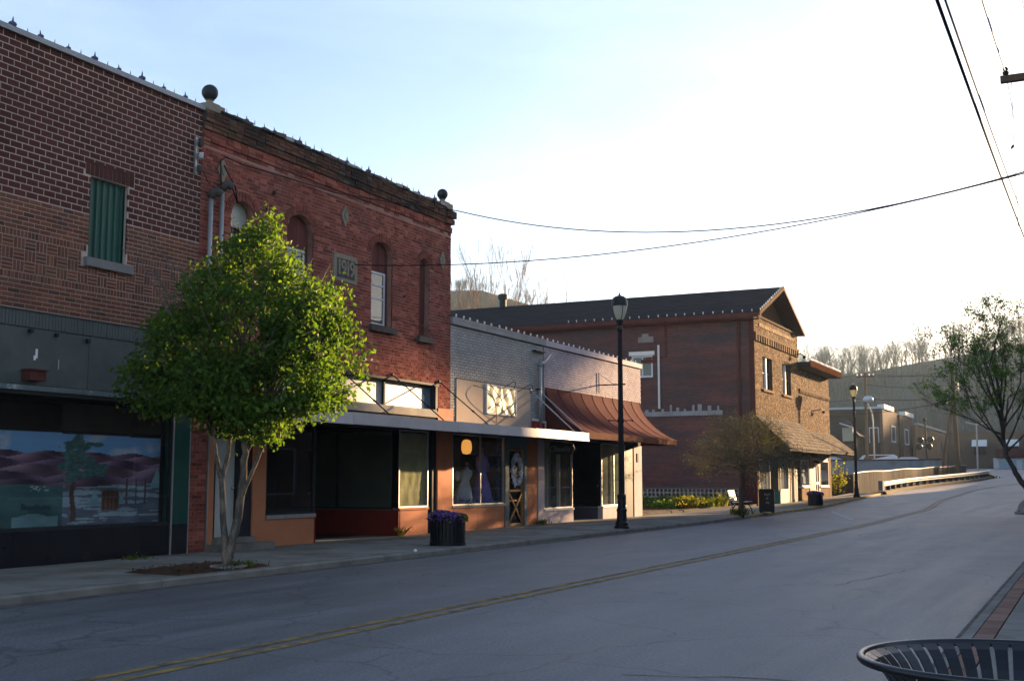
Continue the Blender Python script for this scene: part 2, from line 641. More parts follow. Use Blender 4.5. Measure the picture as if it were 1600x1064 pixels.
M['mortar_b'] = mat('brown_mortar', (0.10, 0.06, 0.03), 0.95, 0.25, 3, 0.3, 60, spec=0.015)
M['ring'] = mat('arch_brick', (0.20, 0.068, 0.05), 0.9, 0.2, 3, 0.35, 50, island=0.22, stain=(0.10, 0.06, 0.05), stain_scale=1.2, stain_amt=0.6, spec=0.015)
M['corbel'] = mat('weathered_cornice_brick', (0.15, 0.065, 0.045), 0.95, 0.35, 3, 0.5, 40, island=0.3, island_hue=[(0.10, 0.055, 0.042), (0.17, 0.075, 0.05), (0.12, 0.09, 0.062)], stain=(0.035, 0.03, 0.028), stain_scale=1.1, stain_amt=0.9, stain_lo=0.42, stain_hi=0.62, spec=0.015)
M['stone'] = mat('cast_stone', (0.27, 0.235, 0.18), 0.9, 0.2, 5, 0.35, 60, stain=(0.12, 0.105, 0.085), stain_scale=3, stain_amt=0.7)
M['stone_dark'] = mat('dark_stone', (0.10, 0.09, 0.085), 0.9, 0.25, 4, 0.35, 60)
M['sill'] = mat('grey_sill', (0.21, 0.20, 0.20), 0.9, 0.25, 4, 0.3, 60)
M['coping'] = mat('metal_coping', (0.26, 0.27, 0.29), 0.55, 0.2, 2, 0.1, 30, metal=0.3)
M['coping_d'] = mat('dark_metal_coping', (0.05, 0.052, 0.06), 0.5, 0.2, 2, 0.1, 30, metal=0.4)
M['coping_g'] = mat('grey_coping', (0.33, 0.32, 0.31), 0.75, 0.2, 2, 0.15, 30)
M['green_metal'] = mat('green_corrugated', (0.010, 0.075, 0.055), 0.5, 0.15, 3, 0.05, 20, spec=0.3, stretch=(1, 1, 0.2))
M['teal_board'] = mat('teal_board', (0.105, 0.12, 0.115), 0.85, 0.15, 1.2, 0.2, 30, stain=(0.065, 0.072, 0.066), stain_scale=0.9, stain_amt=0.7)
M['black_tile'] = mat('black_tile', (0.012, 0.012, 0.016), 0.25, 0.2, 4, 0.02, 30, spec=0.5, island=0.2)
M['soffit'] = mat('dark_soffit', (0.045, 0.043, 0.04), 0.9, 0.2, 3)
M['chrome'] = mat('worn_aluminium', (0.42, 0.43, 0.44), 0.4, 0.15, 6, 0.05, 60, metal=0.75)
M['frame_dk'] = mat('dark_frame', (0.035, 0.036, 0.042), 0.5, 0.2, 5, 0.05, 40)
M['green_tile'] = mat('dark_green_tile', (0.010, 0.065, 0.050), 0.3, 0.15, 4, 0.03, 30, spec=0.5)
M['orange'] = mat('orange_panel', (0.50, 0.20, 0.105), 0.6, 0.10, 2.5, 0.08, 30, island=0.06, stain=(0.27, 0.12, 0.075), stain_scale=1.4, stain_amt=0.55, spec=0.015)
M['canopy'] = mat('canopy_metal', (0.50, 0.49, 0.50), 0.5, 0.10, 2, 0.06, 25, metal=0.25, island=0.06, stain=(0.36, 0.35, 0.36), stain_scale=1.3, stain_amt=0.6)
M['rod'] = mat('dark_iron', (0.03, 0.03, 0.034), 0.55, 0.3, 10, 0.1, 80, metal=0.3)
M['black_paint'] = mat('black_paint', (0.010, 0.011, 0.013), 0.5, 0.25, 7, 0.05, 60, spec=0.3)
M['bin_paint'] = mat('black_coated_steel', (0.008, 0.009, 0.013), 0.33, 0.2, 9, 0.03, 90, spec=0.45)
M['paper'] = mat('yellowed_paper', (0.56, 0.50, 0.27), 0.9, 0.12, 2.5, 0.2, 9, stain=(0.33, 0.28, 0.14), stain_scale=2.6, stain_amt=0.6, stain_lo=0.52, stain_hi=0.7)
M['frosted'] = mat('grimy_frosted_glass', (0.48, 0.47, 0.40), 0.45, 0.2, 2.2, 0.15, 12, spec=0.5, stain=(0.24, 0.26, 0.26), stain_scale=1.7, stain_amt=0.8, stain_lo=0.45, stain_hi=0.68)
M['cement'] = mat('cement_band', (0.37, 0.34, 0.29), 0.9, 0.15, 3, 0.3, 50, stain=(0.22, 0.2, 0.17), stain_scale=2, stain_amt=0.7)
M['board_red'] = mat('red_brown_boards', (0.145, 0.052, 0.044), 0.85, 0.2, 2.5, 0.3, 30, island=0.15, stretch=(1, 1, 0.15))
M['sash'] = mat('white_sash_paint', (0.62, 0.62, 0.64), 0.6, 0.08, 6, 0.1, 50)
M['shade'] = mat('window_blind', (0.42, 0.42, 0.41), 0.8, 0.08, 3, 0.05, 20)
M['beige'] = mat('beige_stucco', (0.49, 0.40, 0.32), 0.9, 0.08, 2, 0.2, 70, stain=(0.40, 0.33, 0.27), stain_scale=1, stain_amt=0.5, spec=0.015)
M['lilac'] = mat('lilac_paint', (0.50, 0.44, 0.46), 0.75, 0.08, 3, 0.1, 40, island=0.05)
M['slate'] = mat('slate_panel', (0.10, 0.10, 0.125), 0.7, 0.12, 3, 0.1, 40)
M['door_white'] = mat('weathered_white_door', (0.52, 0.53, 0.50), 0.7, 0.10, 3, 0.15, 40, stain=(0.36, 0.34, 0.30), stain_scale=1.6, stain_amt=0.5)
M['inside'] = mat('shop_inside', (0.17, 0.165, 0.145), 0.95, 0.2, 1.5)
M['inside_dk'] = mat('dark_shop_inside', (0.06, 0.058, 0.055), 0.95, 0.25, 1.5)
M['grey_green'] = mat('grey_green_wall', (0.14, 0.16, 0.15), 0.9, 0.15, 2)
M['glass'] = glass_mat('shop_glass', clear=0.82, dirt=0.10)
M['glass_dk'] = glass_mat('dark_shop_glass', tint=(0.55, 0.6, 0.6), clear=0.75, dirt=0.10, dirt_col=(0.16, 0.17, 0.16))
M['glass_cl'] = glass_mat('clear_glass', clear=0.95, dirt=0.04)
M['awning'] = mat('maroon_canvas', (0.105, 0.034, 0.03), 0.85, 0.12, 1.6, 0.25, 120, stain=(0.085, 0.035, 0.03), stain_scale=1.1, stain_amt=0.6, spec=0.015)
M['valance'] = mat('faded_valance', (0.13, 0.055, 0.036), 0.9, 0.2, 2.2, 0.25, 100, stain=(0.07, 0.045, 0.04), stain_scale=1.3, stain_amt=0.8, spec=0.015)
M['roof'] = mat('dark_roof_shingle', (0.026, 0.023, 0.024), 0.95, 0.25, 1.5, 0.3, 30, island=0.15, spec=0.1)
M['fascia'] = mat('dark_red_fascia', (0.105, 0.038, 0.032), 0.8, 0.2, 3, 0.1, 30)
M['shake'] = mat('weathered_wood_shake', (0.17, 0.135, 0.10), 0.95, 0.25, 3, 0.4, 40, island=0.35, stretch=(1, 1, 1), spec=0.015)
M['wood'] = mat('varnished_wood', (0.36, 0.19, 0.075), 0.55, 0.2, 5, 0.15, 40, stretch=(1, 1, 0.2))
M['bulb'] = mat('white_bulb', (0.75, 0.74, 0.70), 0.25, 0.05, 4, 0, spec=0.6)
M['teal'] = mat('teal_paint', (0.09, 0.26, 0.29), 0.7, 0.1, 4, 0.1, 40)
M['white'] = mat('white_paint', (0.72, 0.70, 0.66), 0.6, 0.06, 4, 0.06, 40)
M['red_door'] = mat('red_door_paint', (0.22, 0.020, 0.018), 0.5, 0.12, 4, 0.06, 40)
M['curtain'] = mat('cream_curtain', (0.55, 0.49, 0.34), 0.9, 0.10, 3, 0.15, 12, stretch=(1, 6, 0.4))
M['bark'] = mat('grey_bark', (0.105, 0.09, 0.078), 0.95, 0.4, 9, 0.9, 34, stretch=(1, 1, 0.35), stain=(0.23, 0.18, 0.135), stain_scale=9, stain_amt=0.9, stain_lo=0.46, stain_hi=0.6, spec=0.1)
M['bark_dk'] = mat('dark_bark', (0.075, 0.062, 0.052), 0.95, 0.3, 6, 0.5, 30)
M['twig'] = mat('grey_twig', (0.15, 0.125, 0.09), 0.95, 0.25, 3, 0)
M['bark_pale'] = mat('pale_bark', (0.26, 0.20, 0.145), 0.95, 0.25, 2, 0.3, 20)
M['leaf'] = mat('fresh_leaf', (0.080, 0.165, 0.018), 0.6, 0.2, 1.5, 0, island=0.35, spec=0.3, island_hue=[(0.055, 0.13, 0.018), (0.13, 0.20, 0.022), (0.045, 0.105, 0.016), (0.10, 0.165, 0.03)], transl=0.5)
M['leaf_b'] = mat('mid_leaf', (0.085, 0.165, 0.033), 0.65, 0.2, 1.5, 0, island=0.4, transl=0.5)
M['leaf_olive'] = mat('olive_twig_leaf', (0.125, 0.13, 0.085), 0.8, 0.2, 1.5, 0, island=0.4, transl=0.2)
M['leaf_y'] = mat('yellow_green_leaf', (0.20, 0.21, 0.035), 0.7, 0.2, 2, 0, island=0.35, transl=0.4)
M['petal'] = mat('purple_petal', (0.15, 0.065, 0.33), 0.75, 0.2, 6, 0, island=0.4, transl=0.25)
M['petal_l'] = mat('pale_purple_petal', (0.30, 0.20, 0.52), 0.75, 0.2, 6, 0, island=0.4, transl=0.25)
M['petal_y'] = mat('yellow_petal', (0.55, 0.42, 0.04), 0.7, 0.2, 6, 0, island=0.3, transl=0.3)
M['wire'] = mat('black_cable', (0.014, 0.014, 0.018), 0.6, 0.1, 10, 0)
M['pole'] = mat('creosoted_pole', (0.135, 0.09, 0.06), 0.95, 0.3, 3, 0.4, 25, stretch=(4, 4, 0.4))
M['galv'] = mat('galvanised_steel', (0.46, 0.45, 0.43), 0.55, 0.15, 3, 0.1, 40, metal=0.35)
M['block_wall'] = mat('blue_grey_wall', (0.20, 0.235, 0.27), 0.9, 0.2, 1.2, 0.3, 30, stain=(0.11, 0.12, 0.13), stain_scale=0.8, stain_amt=0.8, stretch=(1, 1, 0.5))
M['fence_wood'] = mat('grey_fence_board', (0.075, 0.065, 0.055), 0.9, 0.2, 2, 0.3, 40, island=0.25, spec=0.015)
M['screen'] = mat('screen_block', (0.33, 0.31, 0.28), 0.9, 0.15, 3, 0.3, 50, island=0.12)
M['pipe'] = mat('grey_conduit', (0.33, 0.33, 0.34), 0.5, 0.15, 6, 0.1, 50, metal=0.4)
M['far_brick'] = mat('far_brown_brick', (0.13, 0.08, 0.055), 0.95, 0.25, 0.8, 0.3, 6, stain=(0.11, 0.07, 0.055), stain_scale=0.3, stain_amt=0.7, spec=0.015)
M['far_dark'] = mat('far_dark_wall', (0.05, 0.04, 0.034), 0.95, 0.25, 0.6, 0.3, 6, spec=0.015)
M['cyan_trim'] = mat('pale_blue_trim', (0.42, 0.50, 0.53), 0.7, 0.1, 3)
M['forest'] = mat('bare_forest', (0.15, 0.14, 0.11), 0.95, 0.3, 0.4, 0, island=0.3, spec=0.015)
M['hill'] = mat('wooded_hill', (0.125, 0.13, 0.095), 0.98, 0.35, 0.05, 0.8, 0.4, stain=(0.06, 0.07, 0.035), stain_scale=0.03, stain_amt=0.8, spec=0.015)
M['car_paint'] = mat('white_car_paint', (0.66, 0.67, 0.70), 0.3, 0.03, 3, 0, spec=0.5)
M['tyre'] = mat('tyre_rubber', (0.02, 0.02, 0.02), 0.9, 0.2, 8, 0.1, 60)
M['car_glass'] = mat('car_window', (0.02, 0.025, 0.03), 0.08, 0.1, 3, 0, spec=0.6)
M['gold'] = mat('gold_cloth', (0.58, 0.49, 0.24), 0.45, 0.25, 5, 0.3, 14, spec=0.5)
M['dress_p'] = mat('purple_dress', (0.34, 0.26, 0.72), 0.8, 0.2, 8, 0.4, 25)
M['dress_w'] = mat('pale_dress', (0.66, 0.72, 0.85), 0.8, 0.15, 8, 0.4, 25)
M['tinsel'] = mat('blue_tinsel', (0.18, 0.26, 0.50), 0.3, 0.3, 9, 0, island=0.5, metal=0.5)
M['lantern'] = emit_mat('lit_lantern', (1.0, 0.42, 0.08), 0.22)
M['litter'] = mat('white_litter', (0.8, 0.8, 0.82), 0.5, 0.05, 4, 0.1, 20)
M['lamp_glass'] = mat('frosted_lamp_glass', (0.62, 0.66, 0.70), 0.3, 0.04, 3, 0, spec=0.5, transl=0.45)
M['insul'] = mat('porcelain', (0.55, 0.56, 0.60), 0.25, 0.1, 5, 0)

def wear_asphalt(m):
    """Long polished streaks along the lanes and a web of fine cracks."""
    nt = m.node_tree
    bs = [n for n in nt.nodes if n.type == 'BSDF_PRINCIPLED'][0]
    old = bs.inputs['Base Color'].links[0].from_socket
    geo = node(nt, 'ShaderNodeNewGeometry')
    mp = node(nt, 'ShaderNodeMapping')
    mp.inputs['Scale'].default_value = (1.1, 0.045, 1)
    nt.links.new(geo.outputs['Position'], mp.inputs['Vector'])
    ns = node(nt, 'ShaderNodeTexNoise')
    ns.inputs['Scale'].default_value = 1.6
    ns.inputs['Detail'].default_value = 7
    ns.inputs['Roughness'].default_value = .7
    nt.links.new(mp.outputs['Vector'], ns.inputs['Vector'])
    mr = node(nt, 'ShaderNodeMapRange')
    mr.inputs['From Min'].default_value = .3
    mr.inputs['From Max'].default_value = .7
    mr.inputs['To Min'].default_value = .64
    mr.inputs['To Max'].default_value = 1.34
    nt.links.new(ns.outputs['Fac'], mr.inputs['Value'])
    # speckle of stones
    n2 = node(nt, 'ShaderNodeTexNoise')
    n2.inputs['Scale'].default_value = 34
    n2.inputs['Detail'].default_value = 6
    nt.links.new(geo.outputs['Position'], n2.inputs['Vector'])
    m2 = node(nt, 'ShaderNodeMapRange')
    m2.inputs['From Min'].default_value = .3
    m2.inputs['From Max'].default_value = .7
    m2.inputs['To Min'].default_value = .66
    m2.inputs['To Max'].default_value = 1.40
    nt.links.new(n2.outputs['Fac'], m2.inputs['Value'])
    # cracks
    nw = node(nt, 'ShaderNodeTexNoise')
    nw.inputs['Scale'].default_value = 1.2
    nw.inputs['Detail'].default_value = 4
    nt.links.new(geo.outputs['Position'], nw.inputs['Vector'])
    mxv = node(nt, 'ShaderNodeVectorMath', operation='MULTIPLY_ADD')
    mxv.inputs[1].default_value = (.9, .9, .9)
    nt.links.new(nw.outputs['Color'], mxv.inputs[0])
    nt.links.new(geo.outputs['Position'], mxv.inputs[2])
    vo = node(nt, 'ShaderNodeTexVoronoi', feature='DISTANCE_TO_EDGE')
    vo.inputs['Scale'].default_value = .42
    nt.links.new(mxv.outputs['Vector'], vo.inputs['Vector'])
    m3 = node(nt, 'ShaderNodeMapRange')
    m3.inputs['From Min'].default_value = 0
    m3.inputs['From Max'].default_value = .012
    m3.inputs['To Min'].default_value = .55
    m3.inputs['To Max'].default_value = 1
    nt.links.new(vo.outputs['Distance'], m3.inputs['Value'])
    a = node(nt, 'ShaderNodeMath', operation='MULTIPLY')
    nt.links.new(mr.outputs['Result'], a.inputs[0])
    nt.links.new(m2.outputs['Result'], a.inputs[1])
    b = node(nt, 'ShaderNodeMath', operation='MULTIPLY')
    nt.links.new(a.outputs[0], b.inputs[0])
    nt.links.new(m3.outputs['Result'], b.inputs[1])
    vm = node(nt, 'ShaderNodeVectorMath', operation='SCALE')
    nt.links.new(old, vm.inputs[0])
    nt.links.new(b.outputs[0], vm.inputs['Scale'])
    nt.links.new(vm.outputs['Vector'], bs.inputs['Base Color'])
    rg = node(nt, 'ShaderNodeMapRange')
    rg.inputs['To Min'].default_value = .42
    rg.inputs['To Max'].default_value = .78
    nt.links.new(ns.outputs['Fac'], rg.inputs['Value'])
    nt.links.new(rg.outputs['Result'], bs.inputs['Roughness'])
wear_asphalt(M['asphalt'])

# ------------------------------------------------------------------ setting: ground, road, kerbs, pavements
def hill_z(x, y):
    """Wooded hills round the valley: the long ridge ahead and the nearer one on the left."""
    d = y - 235
    ahead = 0.0
    if d > 0:
        ahead = 33 * (1 - math.exp(-(d / 75.0) ** 2))
        ahead *= 1 + 0.05 * math.sin(x * 0.045 + 1.0) + 0.03 * math.sin(x * 0.11)
        ahead *= 1 + 0.22 / (1 + math.exp((x + 28) / -9.0))
    u = math.hypot((x + 118) / 45.0, (y - 215) / 45.0)
    left = 37 * math.exp(-u ** 2.4) if u < 4 else 0
    return max(ahead, left)

def ground_z(x, y):
    return zr(y) - 0.06 + hill_z(x, y)

mb = MB()
gx = [-700, -520, -400, -320, -260] + list(range(-230, 80, 10)) + [90, 120, 170, 240, 340, 520]
gy = [-260, -120, -40, 0, 30, 45, 52, 58, 64, 70, 76, 90, 105, 120, 135, 150, 165, 180, 195, 210] + list(range(222, 460, 12)) + [480, 540, 640, 800, 1100]
vs = [(x, y, ground_z(x, y)) for y in gy for x in gx]
nx = len(gx)
fs = [(j * nx + i, j * nx + i + 1, (j + 1) * nx + i + 1, (j + 1) * nx + i) for j in range(len(gy) - 1) for i in range(nx - 1)]
mb.add(vs, fs)
for k, f in enumerate(mb.f):
    j = k // (nx - 1)
    mb.m[k] = 1 if gy[j] >= 210 or (gx[k % (nx - 1)] < -80 and gy[j] > 140) else 0
tag(mb.build('ground', [M['earth'], M['hill']], smooth=True), kind='structure')

# carriageway
mb = MB()
ys = [-60, -30, -10, 0, 10, 20, 30, 38, 44, 48, 51, 54, 58, 62, 66, 70, 75, 80, 86, 92, 98, 104, 110, 115, 118]
rows = []
for y in ys:
    a, b = kerb_left(y), kerb_right(y)
    if y > 80:
        a += 0.25
    rows.append([(a + (b - a) * i / 6, y, zr(y)) for i in range(7)])
far = [(119.5, -9.6), (122, -13), (126, -20), (132, -34), (140, -50), (150, -60), (160, -60), (172, -20), (185, -10)]
for y, a in far:
    b = 4 + (y - 118) * 0.1
    rows.append([(a + (b - a) * i / 6, y, zr(y)) for i in range(7)])
vs = [p for r in rows for p in r]
fs = [(j * 7 + i, j * 7 + i + 1, (j + 1) * 7 + i + 1, (j + 1) * 7 + i) for j in range(len(rows) - 1) for i in range(6)]
mb.add(vs, fs)
road = tag(mb.build('road', M['asphalt']), kind='structure')

def strip(offset, w, y0, y1, m, name, lift=0.004, step=3.0):
    mb = MB()
    n = max(1, int((y1 - y0) / step))
    vs, fs = [], []
    for i in range(n + 1):
        y = y0 + (y1 - y0) * i / n
        c = offset(y)
        vs += [(c - w / 2, y, zr(y) + lift), (c + w / 2, y, zr(y) + lift)]
    for i in range(n):
        fs.append((2 * i, 2 * i + 1, 2 * i + 3, 2 * i + 2))
    mb.add(vs, fs)
    return mb.build(name, m, road)
strip(lambda y: centre(y) - 0.11, 0.10, -20, 116, M['yellow'], 'yellow_line')
strip(lambda y: centre(y) + 0.11, 0.10, -20, 116, M['yellow'], 'yellow_line')
strip(lambda y: kerb_left(y) + .11, 0.20, -6, 77, M['gutter'], 'gutter', .003)
strip(lambda y: kerb_right(y) - .055, 0.09, -6, 95, M['gutter'], 'gutter', .003)
# sun streak on the road near the yellow kerb, painted as a pale strip
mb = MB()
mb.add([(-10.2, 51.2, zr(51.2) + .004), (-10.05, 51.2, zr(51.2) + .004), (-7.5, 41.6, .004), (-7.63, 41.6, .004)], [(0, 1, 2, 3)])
mb.build('sun_streak', M['sun_streak'], road)
# tar-sealed cracks and repairs
cr = random.Random(5)
for k in range(6):
    y = cr.uniform(7, 44)
    x = cr.choice([-9.4, -8.4, -4.4, -3.0, -2.2, -5.2]) + cr.uniform(-.5, .5)
    ln = cr.uniform(1.5, 6)
    mb = MB()
    pts = []
    n = 10
    ang = cr.choice([0.02, 1.35, 0.1, 1.5]) + cr.uniform(-.1, .1)
    for i in range(n + 1):
        t = ln * i / n
        pts.append((x + math.sin(ang) * t + cr.uniform(-.05, .05), y + math.cos(ang) * t + cr.uniform(-.05, .05)))
    pts = [p for p in pts if -10.7 < p[0] < -1.4]
    for (a, b) in zip(pts, pts[1:]):
        d = Vector((b[0] - a[0], b[1] - a[1], 0)).normalized()
        s = Vector((-d.y, d.x, 0)) * cr.uniform(.005, .011)
        mb.add([(a[0] - s.x, a[1] - s.y, .003), (a[0] + s.x, a[1] + s.y, .003), (b[0] + s.x, b[1] + s.y, .003), (b[0] - s.x, b[1] - s.y, .003)], [(0, 1, 2, 3)])
    if mb.f:
        mb.build('tar_crack', M['sealer'], road)

# kerbs: stones of about 3 m
def kerb_run(name, fx, side, y0, y1, yellow, w=0.17):
    base = MB()
    first = None
    y = y0
    objs = []
    while y < y1:
        y2 = min(y + 3.0, y1)
        ya, yb = y + .006, y2 - .006
        xa, xb = fx(ya), fx(yb)
        za, zb = zr(ya), zr(yb)
        k = MB()
        s = side
        c = 0.025
        A = [(xa, ya, za - .1), (xa, ya, za + .1 - c), (xa - s * c, ya, za + .1), (xa - s * w, ya, za + .1), (xa - s * w, ya, za - .1)]
        B = [(xb, yb, zb - .1), (xb, yb, zb + .1 - c), (xb - s * c, yb, zb + .1), (xb - s * w, yb, zb + .1), (xb - s * w, yb, zb - .1)]
        k.add(A + B, [(0, 1, 6, 5), (1, 2, 7, 6), (2, 3, 8, 7), (3, 4, 9, 8), (0, 4, 3, 2, 1), (5, 6, 7, 8, 9)])
        objs.append((k, yellow and ya > 42))
        y = y2
    k0, ye = objs[0]
    root = k0.build(name, M['kerb'])
    tag(root, kind='structure')
    for k, ye in objs[1:]:
        k.build('kerb_stone', M['kerb_y'] if ye else M['kerb'], root)
    return root
kerb_run('kerb', kerb_left, 1, -6, 78, True)
kerb_run('kerb', kerb_right, -1, -6, 96, False, 0.105)

def paved(name, y0, y1, xin, xout, fz_in, fz_out, ny, splits, m, piece, gap=0.02, jit=0.0, seed=3, base_drop=0.02):
    """A pavement: dirt-filled base sheet with separate slabs on it."""
    rr = random.Random(seed)
    mb = MB()
    n = int((y1 - y0) / 3)
    vs, fs = [], []
    for i in range(n + 1):
        y = y0 + (y1 - y0) * i / n
        vs += [(xin(y), y, fz_in(y) - base_drop), (xout(y), y, fz_out(y) - base_drop)]
    for i in range(n):
        fs.append((2 * i, 2 * i + 1, 2 * i + 3, 2 * i + 2))
    mb.add(vs, fs)
    root = tag(mb.build(name, M['joint']), kind='structure')
    y = y0
    while y < y1 - .05:
        y2 = min(y + ny * rr.uniform(.85, 1.15), y1)
        for (s0, s1) in zip(splits, splits[1:]):
            k = MB()
            dz = rr.uniform(-jit, jit)
            P = []
            for (yy) in (y + gap / 2, y2 - gap / 2):
                for t in (s0, s1):
                    a, b = xin(yy), xout(yy)
                    x = a + (b - a) * t
                    x += (gap / 2 if t == s0 else -gap / 2) * (1 if b > a else -1)
                    z = fz_in(yy) + (fz_out(yy) - fz_in(yy)) * t + dz
                    P.append((x, yy, z))
            low = [(p[0], p[1], p[2] - .06) for p in P]
            k.hexa([low[0], low[1], low[3], low[2], P[0], P[1], P[3], P[2]])
            k.build(piece, m, root)
        y = y2
    return root

def z_in(y):                      # pavement level along the shop fronts
    return 0.115 if y < 50 else 0.115 + (zr(y) * 0.9)
paved('pavement', -4, 39.0, lambda y: XF - .9, lambda y: kerb_left(y) - .172, z_in, zw, 2.6, [0, .26, .62, 1], M['concrete'], 'paving_slab', seed=3, jit=.004)
paved('pavement', 39.0, 77.5, lambda y: XF + .0, lambda y: kerb_left(y) - .172, z_in, zw, 2.6, [0, .5, 1], M['concrete'], 'paving_slab', seed=4, jit=.004)
# pavement on the camera's side: band of pink pavers, then slabs
paved('pavement', -4, 46, lambda y: -0.99, lambda y: -0.83, zw, zw, 0.33, [0, 1], M['paver'], 'paver', gap=.01, seed=6, jit=.002)
paved('pavement', -4, 46, lambda y: -0.83, lambda y: 3.0, zw, zw, 1.6, [0, .5, 1], M['concrete'], 'paving_slab', seed=7, jit=.003)
paved('pavement', 46, 96, lambda y: kerb_right(y) + .11, lambda y: 3.0 + max(0, (y - 70) * .1), zw, zw, 3.0, [0, .5, 1], M['concrete'], 'paving_slab', seed=8, jit=.003)

# ------------------------------------------------------------------ buildings
def shell(parent, y0, y1, z0, z1, xf, xb, m, roof_m, roof_z=None, side0=True, side1=True):
    """Side walls, back wall, floor and roof behind a shop front."""
    mb = MB()
    if side0:
        mb.box(xb, xf - .3, y0, y0 + .25, z0 - .3, z1)
    if side1:
        mb.box(xb, xf - .3, y1 - .25, y1, z0 - .3, z1)
    mb.box(xb - .3, xb, y0, y1, z0 - .3, z1)
    mb.build('shell_wall', m, parent)
    r = MB()
    rz = roof_z or z1 - .5
    r.box(xb, xf - .3, y0 + .25, y1 - .25, rz, rz + .15)
    r.build('roof', roof_m, parent)

def pane_x(parent, y0, y1, z0, z1, x, frame_m, glass_m, fw=0.05, fd=0.06, mull=(), trans=(), name='window'):
    """Glazed opening facing +X: frame bars (the part) and its panes (sub-parts)."""
    mb = MB()
    mb.box(x - fd, x, y0, y0 + fw, z0, z1)
    mb.box(x - fd, x, y1 - fw, y1, z0, z1)
    mb.box(x - fd + .002, x - .002, y0 + fw, y1 - fw, z0, z0 + fw)
    mb.box(x - fd + .002, x - .002, y0 + fw, y1 - fw, z1 - fw, z1)
    for y in mull:
        mb.box(x - fd + .004, x - .004, y - fw * .4, y + fw * .4, z0 + fw, z1 - fw)
    for z in trans:
        mb.box(x - fd + .006, x - .006, y0 + fw, y1 - fw, z - fw * .4, z + fw * .4)
    o = mb.build(name, frame_m, parent)
    ys = [y0 + fw * .5] + list(mull) + [y1 - fw * .5]
    zs = [z0 + fw * .5] + list(trans) + [z1 - fw * .5]
    for a, b in zip(ys, ys[1:]):
        for c, d in zip(zs, zs[1:]):
            g = MB()
            g.quad((x - fd * .5, a, c), (x - fd * .5, b, c), (x - fd * .5, b, d), (x - fd * .5, a, d))
            g.build('pane', glass_m, o, fix=False)
    return o

def pane_y(parent, x0, x1, z0, z1, y, frame_m, glass_m, fw=0.05, fd=0.06, mull=(), name='window'):
    mb = MB()
    mb.box(x0, x0 + fw, y, y + fd, z0, z1)
    mb.box(x1 - fw, x1, y, y + fd, z0, z1)
    mb.box(x0 + fw, x1 - fw, y + .002, y + fd - .002, z0, z0 + fw)
    mb.box(x0 + fw, x1 - fw, y + .002, y + fd - .002, z1 - fw, z1)
    for x in mull:
        mb.box(x - fw * .4, x + fw * .4, y + .004, y + fd - .004, z0 + fw, z1 - fw)
    o = mb.build(name, frame_m, parent)
    xs = [x0 + fw * .5] + list(mull) + [x1 - fw * .5]
    for a, b in zip(xs, xs[1:]):
        g = MB()
        g.quad((a, y + fd * .5, z0 + fw * .5), (b, y + fd * .5, z0 + fw * .5), (b, y + fd * .5, z1 - fw * .5), (a, y + fd * .5, z1 - fw * .5))
        g.build('pane', glass_m, o, fix=False)
    return o

ONE_EACH = {'bulkhead', 'bracket', 'orange_pier', 'lilac_pier', 'display_wall', 'display_post', 'metal_trim', 'cap_block', 'window_card', 'corner_pier',
            'door_reveal', 'brick_pier', 'junction_box', 'recess_door', 'entrance_wall', 'torn_notice', 'wall_anchor', 'porch_column', 'bin_foot', 'bin_rib',
            'curtain', 'recess_wall', 'dark_doorway', 'cement_band', 'window_ledge', 'awning_frame', 'door_panel', 'pipe_bracket', 'raised_block', 'wall_patch'}
def simple(parent, name, m, *boxes):
    if name in ONE_EACH and len(boxes) > 1:
        for b in boxes:
            o = simple(parent, name, m, b)
        return o
    mb = MB()
    for b in boxes:
        mb.box(*b)
    return mb.build(name, m, parent)

# ---- b1: tall dark brick shop with the landscape painting in its window
B1 = thing('shop_building', 'tall dark brick shop with green metal window and painted landscape in its shop window', 'building', (XF, 12, 0.1))
y0, y1 = 6.0, 16.22
mb = wall_x(MB(), y0, y1, 2.72, 8.04, [(13.64, 14.46, 4.88, 6.20)], XF - .004)
w1 = mb.build('wall', M['mortar_w'], B1)
lint = (13.52, 14.60, 6.20, 6.42, 0)
win = (13.64, 14.46, 4.72, 6.20, 0)
wsill = (13.50, 14.62, 4.70, 4.90, 0)
up = courses(y0, y1 - .004, 5.58, 8.04, 0.203, 0.084, 0.0175, [lint, win], seed=2, jit=.0015)
lay_bricks(w1, up, M['brick_dark'], XF, singles=300)
mid = courses(y0, y1 - .004, 5.075, 5.57, 0.205, 0.060, 0.0105, [win], seed=3, jit=.0015)
low = courses(y0, y1 - .004, 3.9095, 4.33, 0.205, 0.060, 0.0105, [], seed=4, jit=.0015)
sold = []
rr = random.Random(8)
for (za, zb) in ((4.965, 5.07), (4.335, 4.44)):
    y = y0
    while y < y1 - .07:
        for (p, q) in free_spans(y, y + .0575, (za + zb) / 2, [win, wsill]):
            if q - p > .03:
                sold.append((p, q, za, zb - .006, rr.uniform(-.0015, .0015), False))
        y += .068
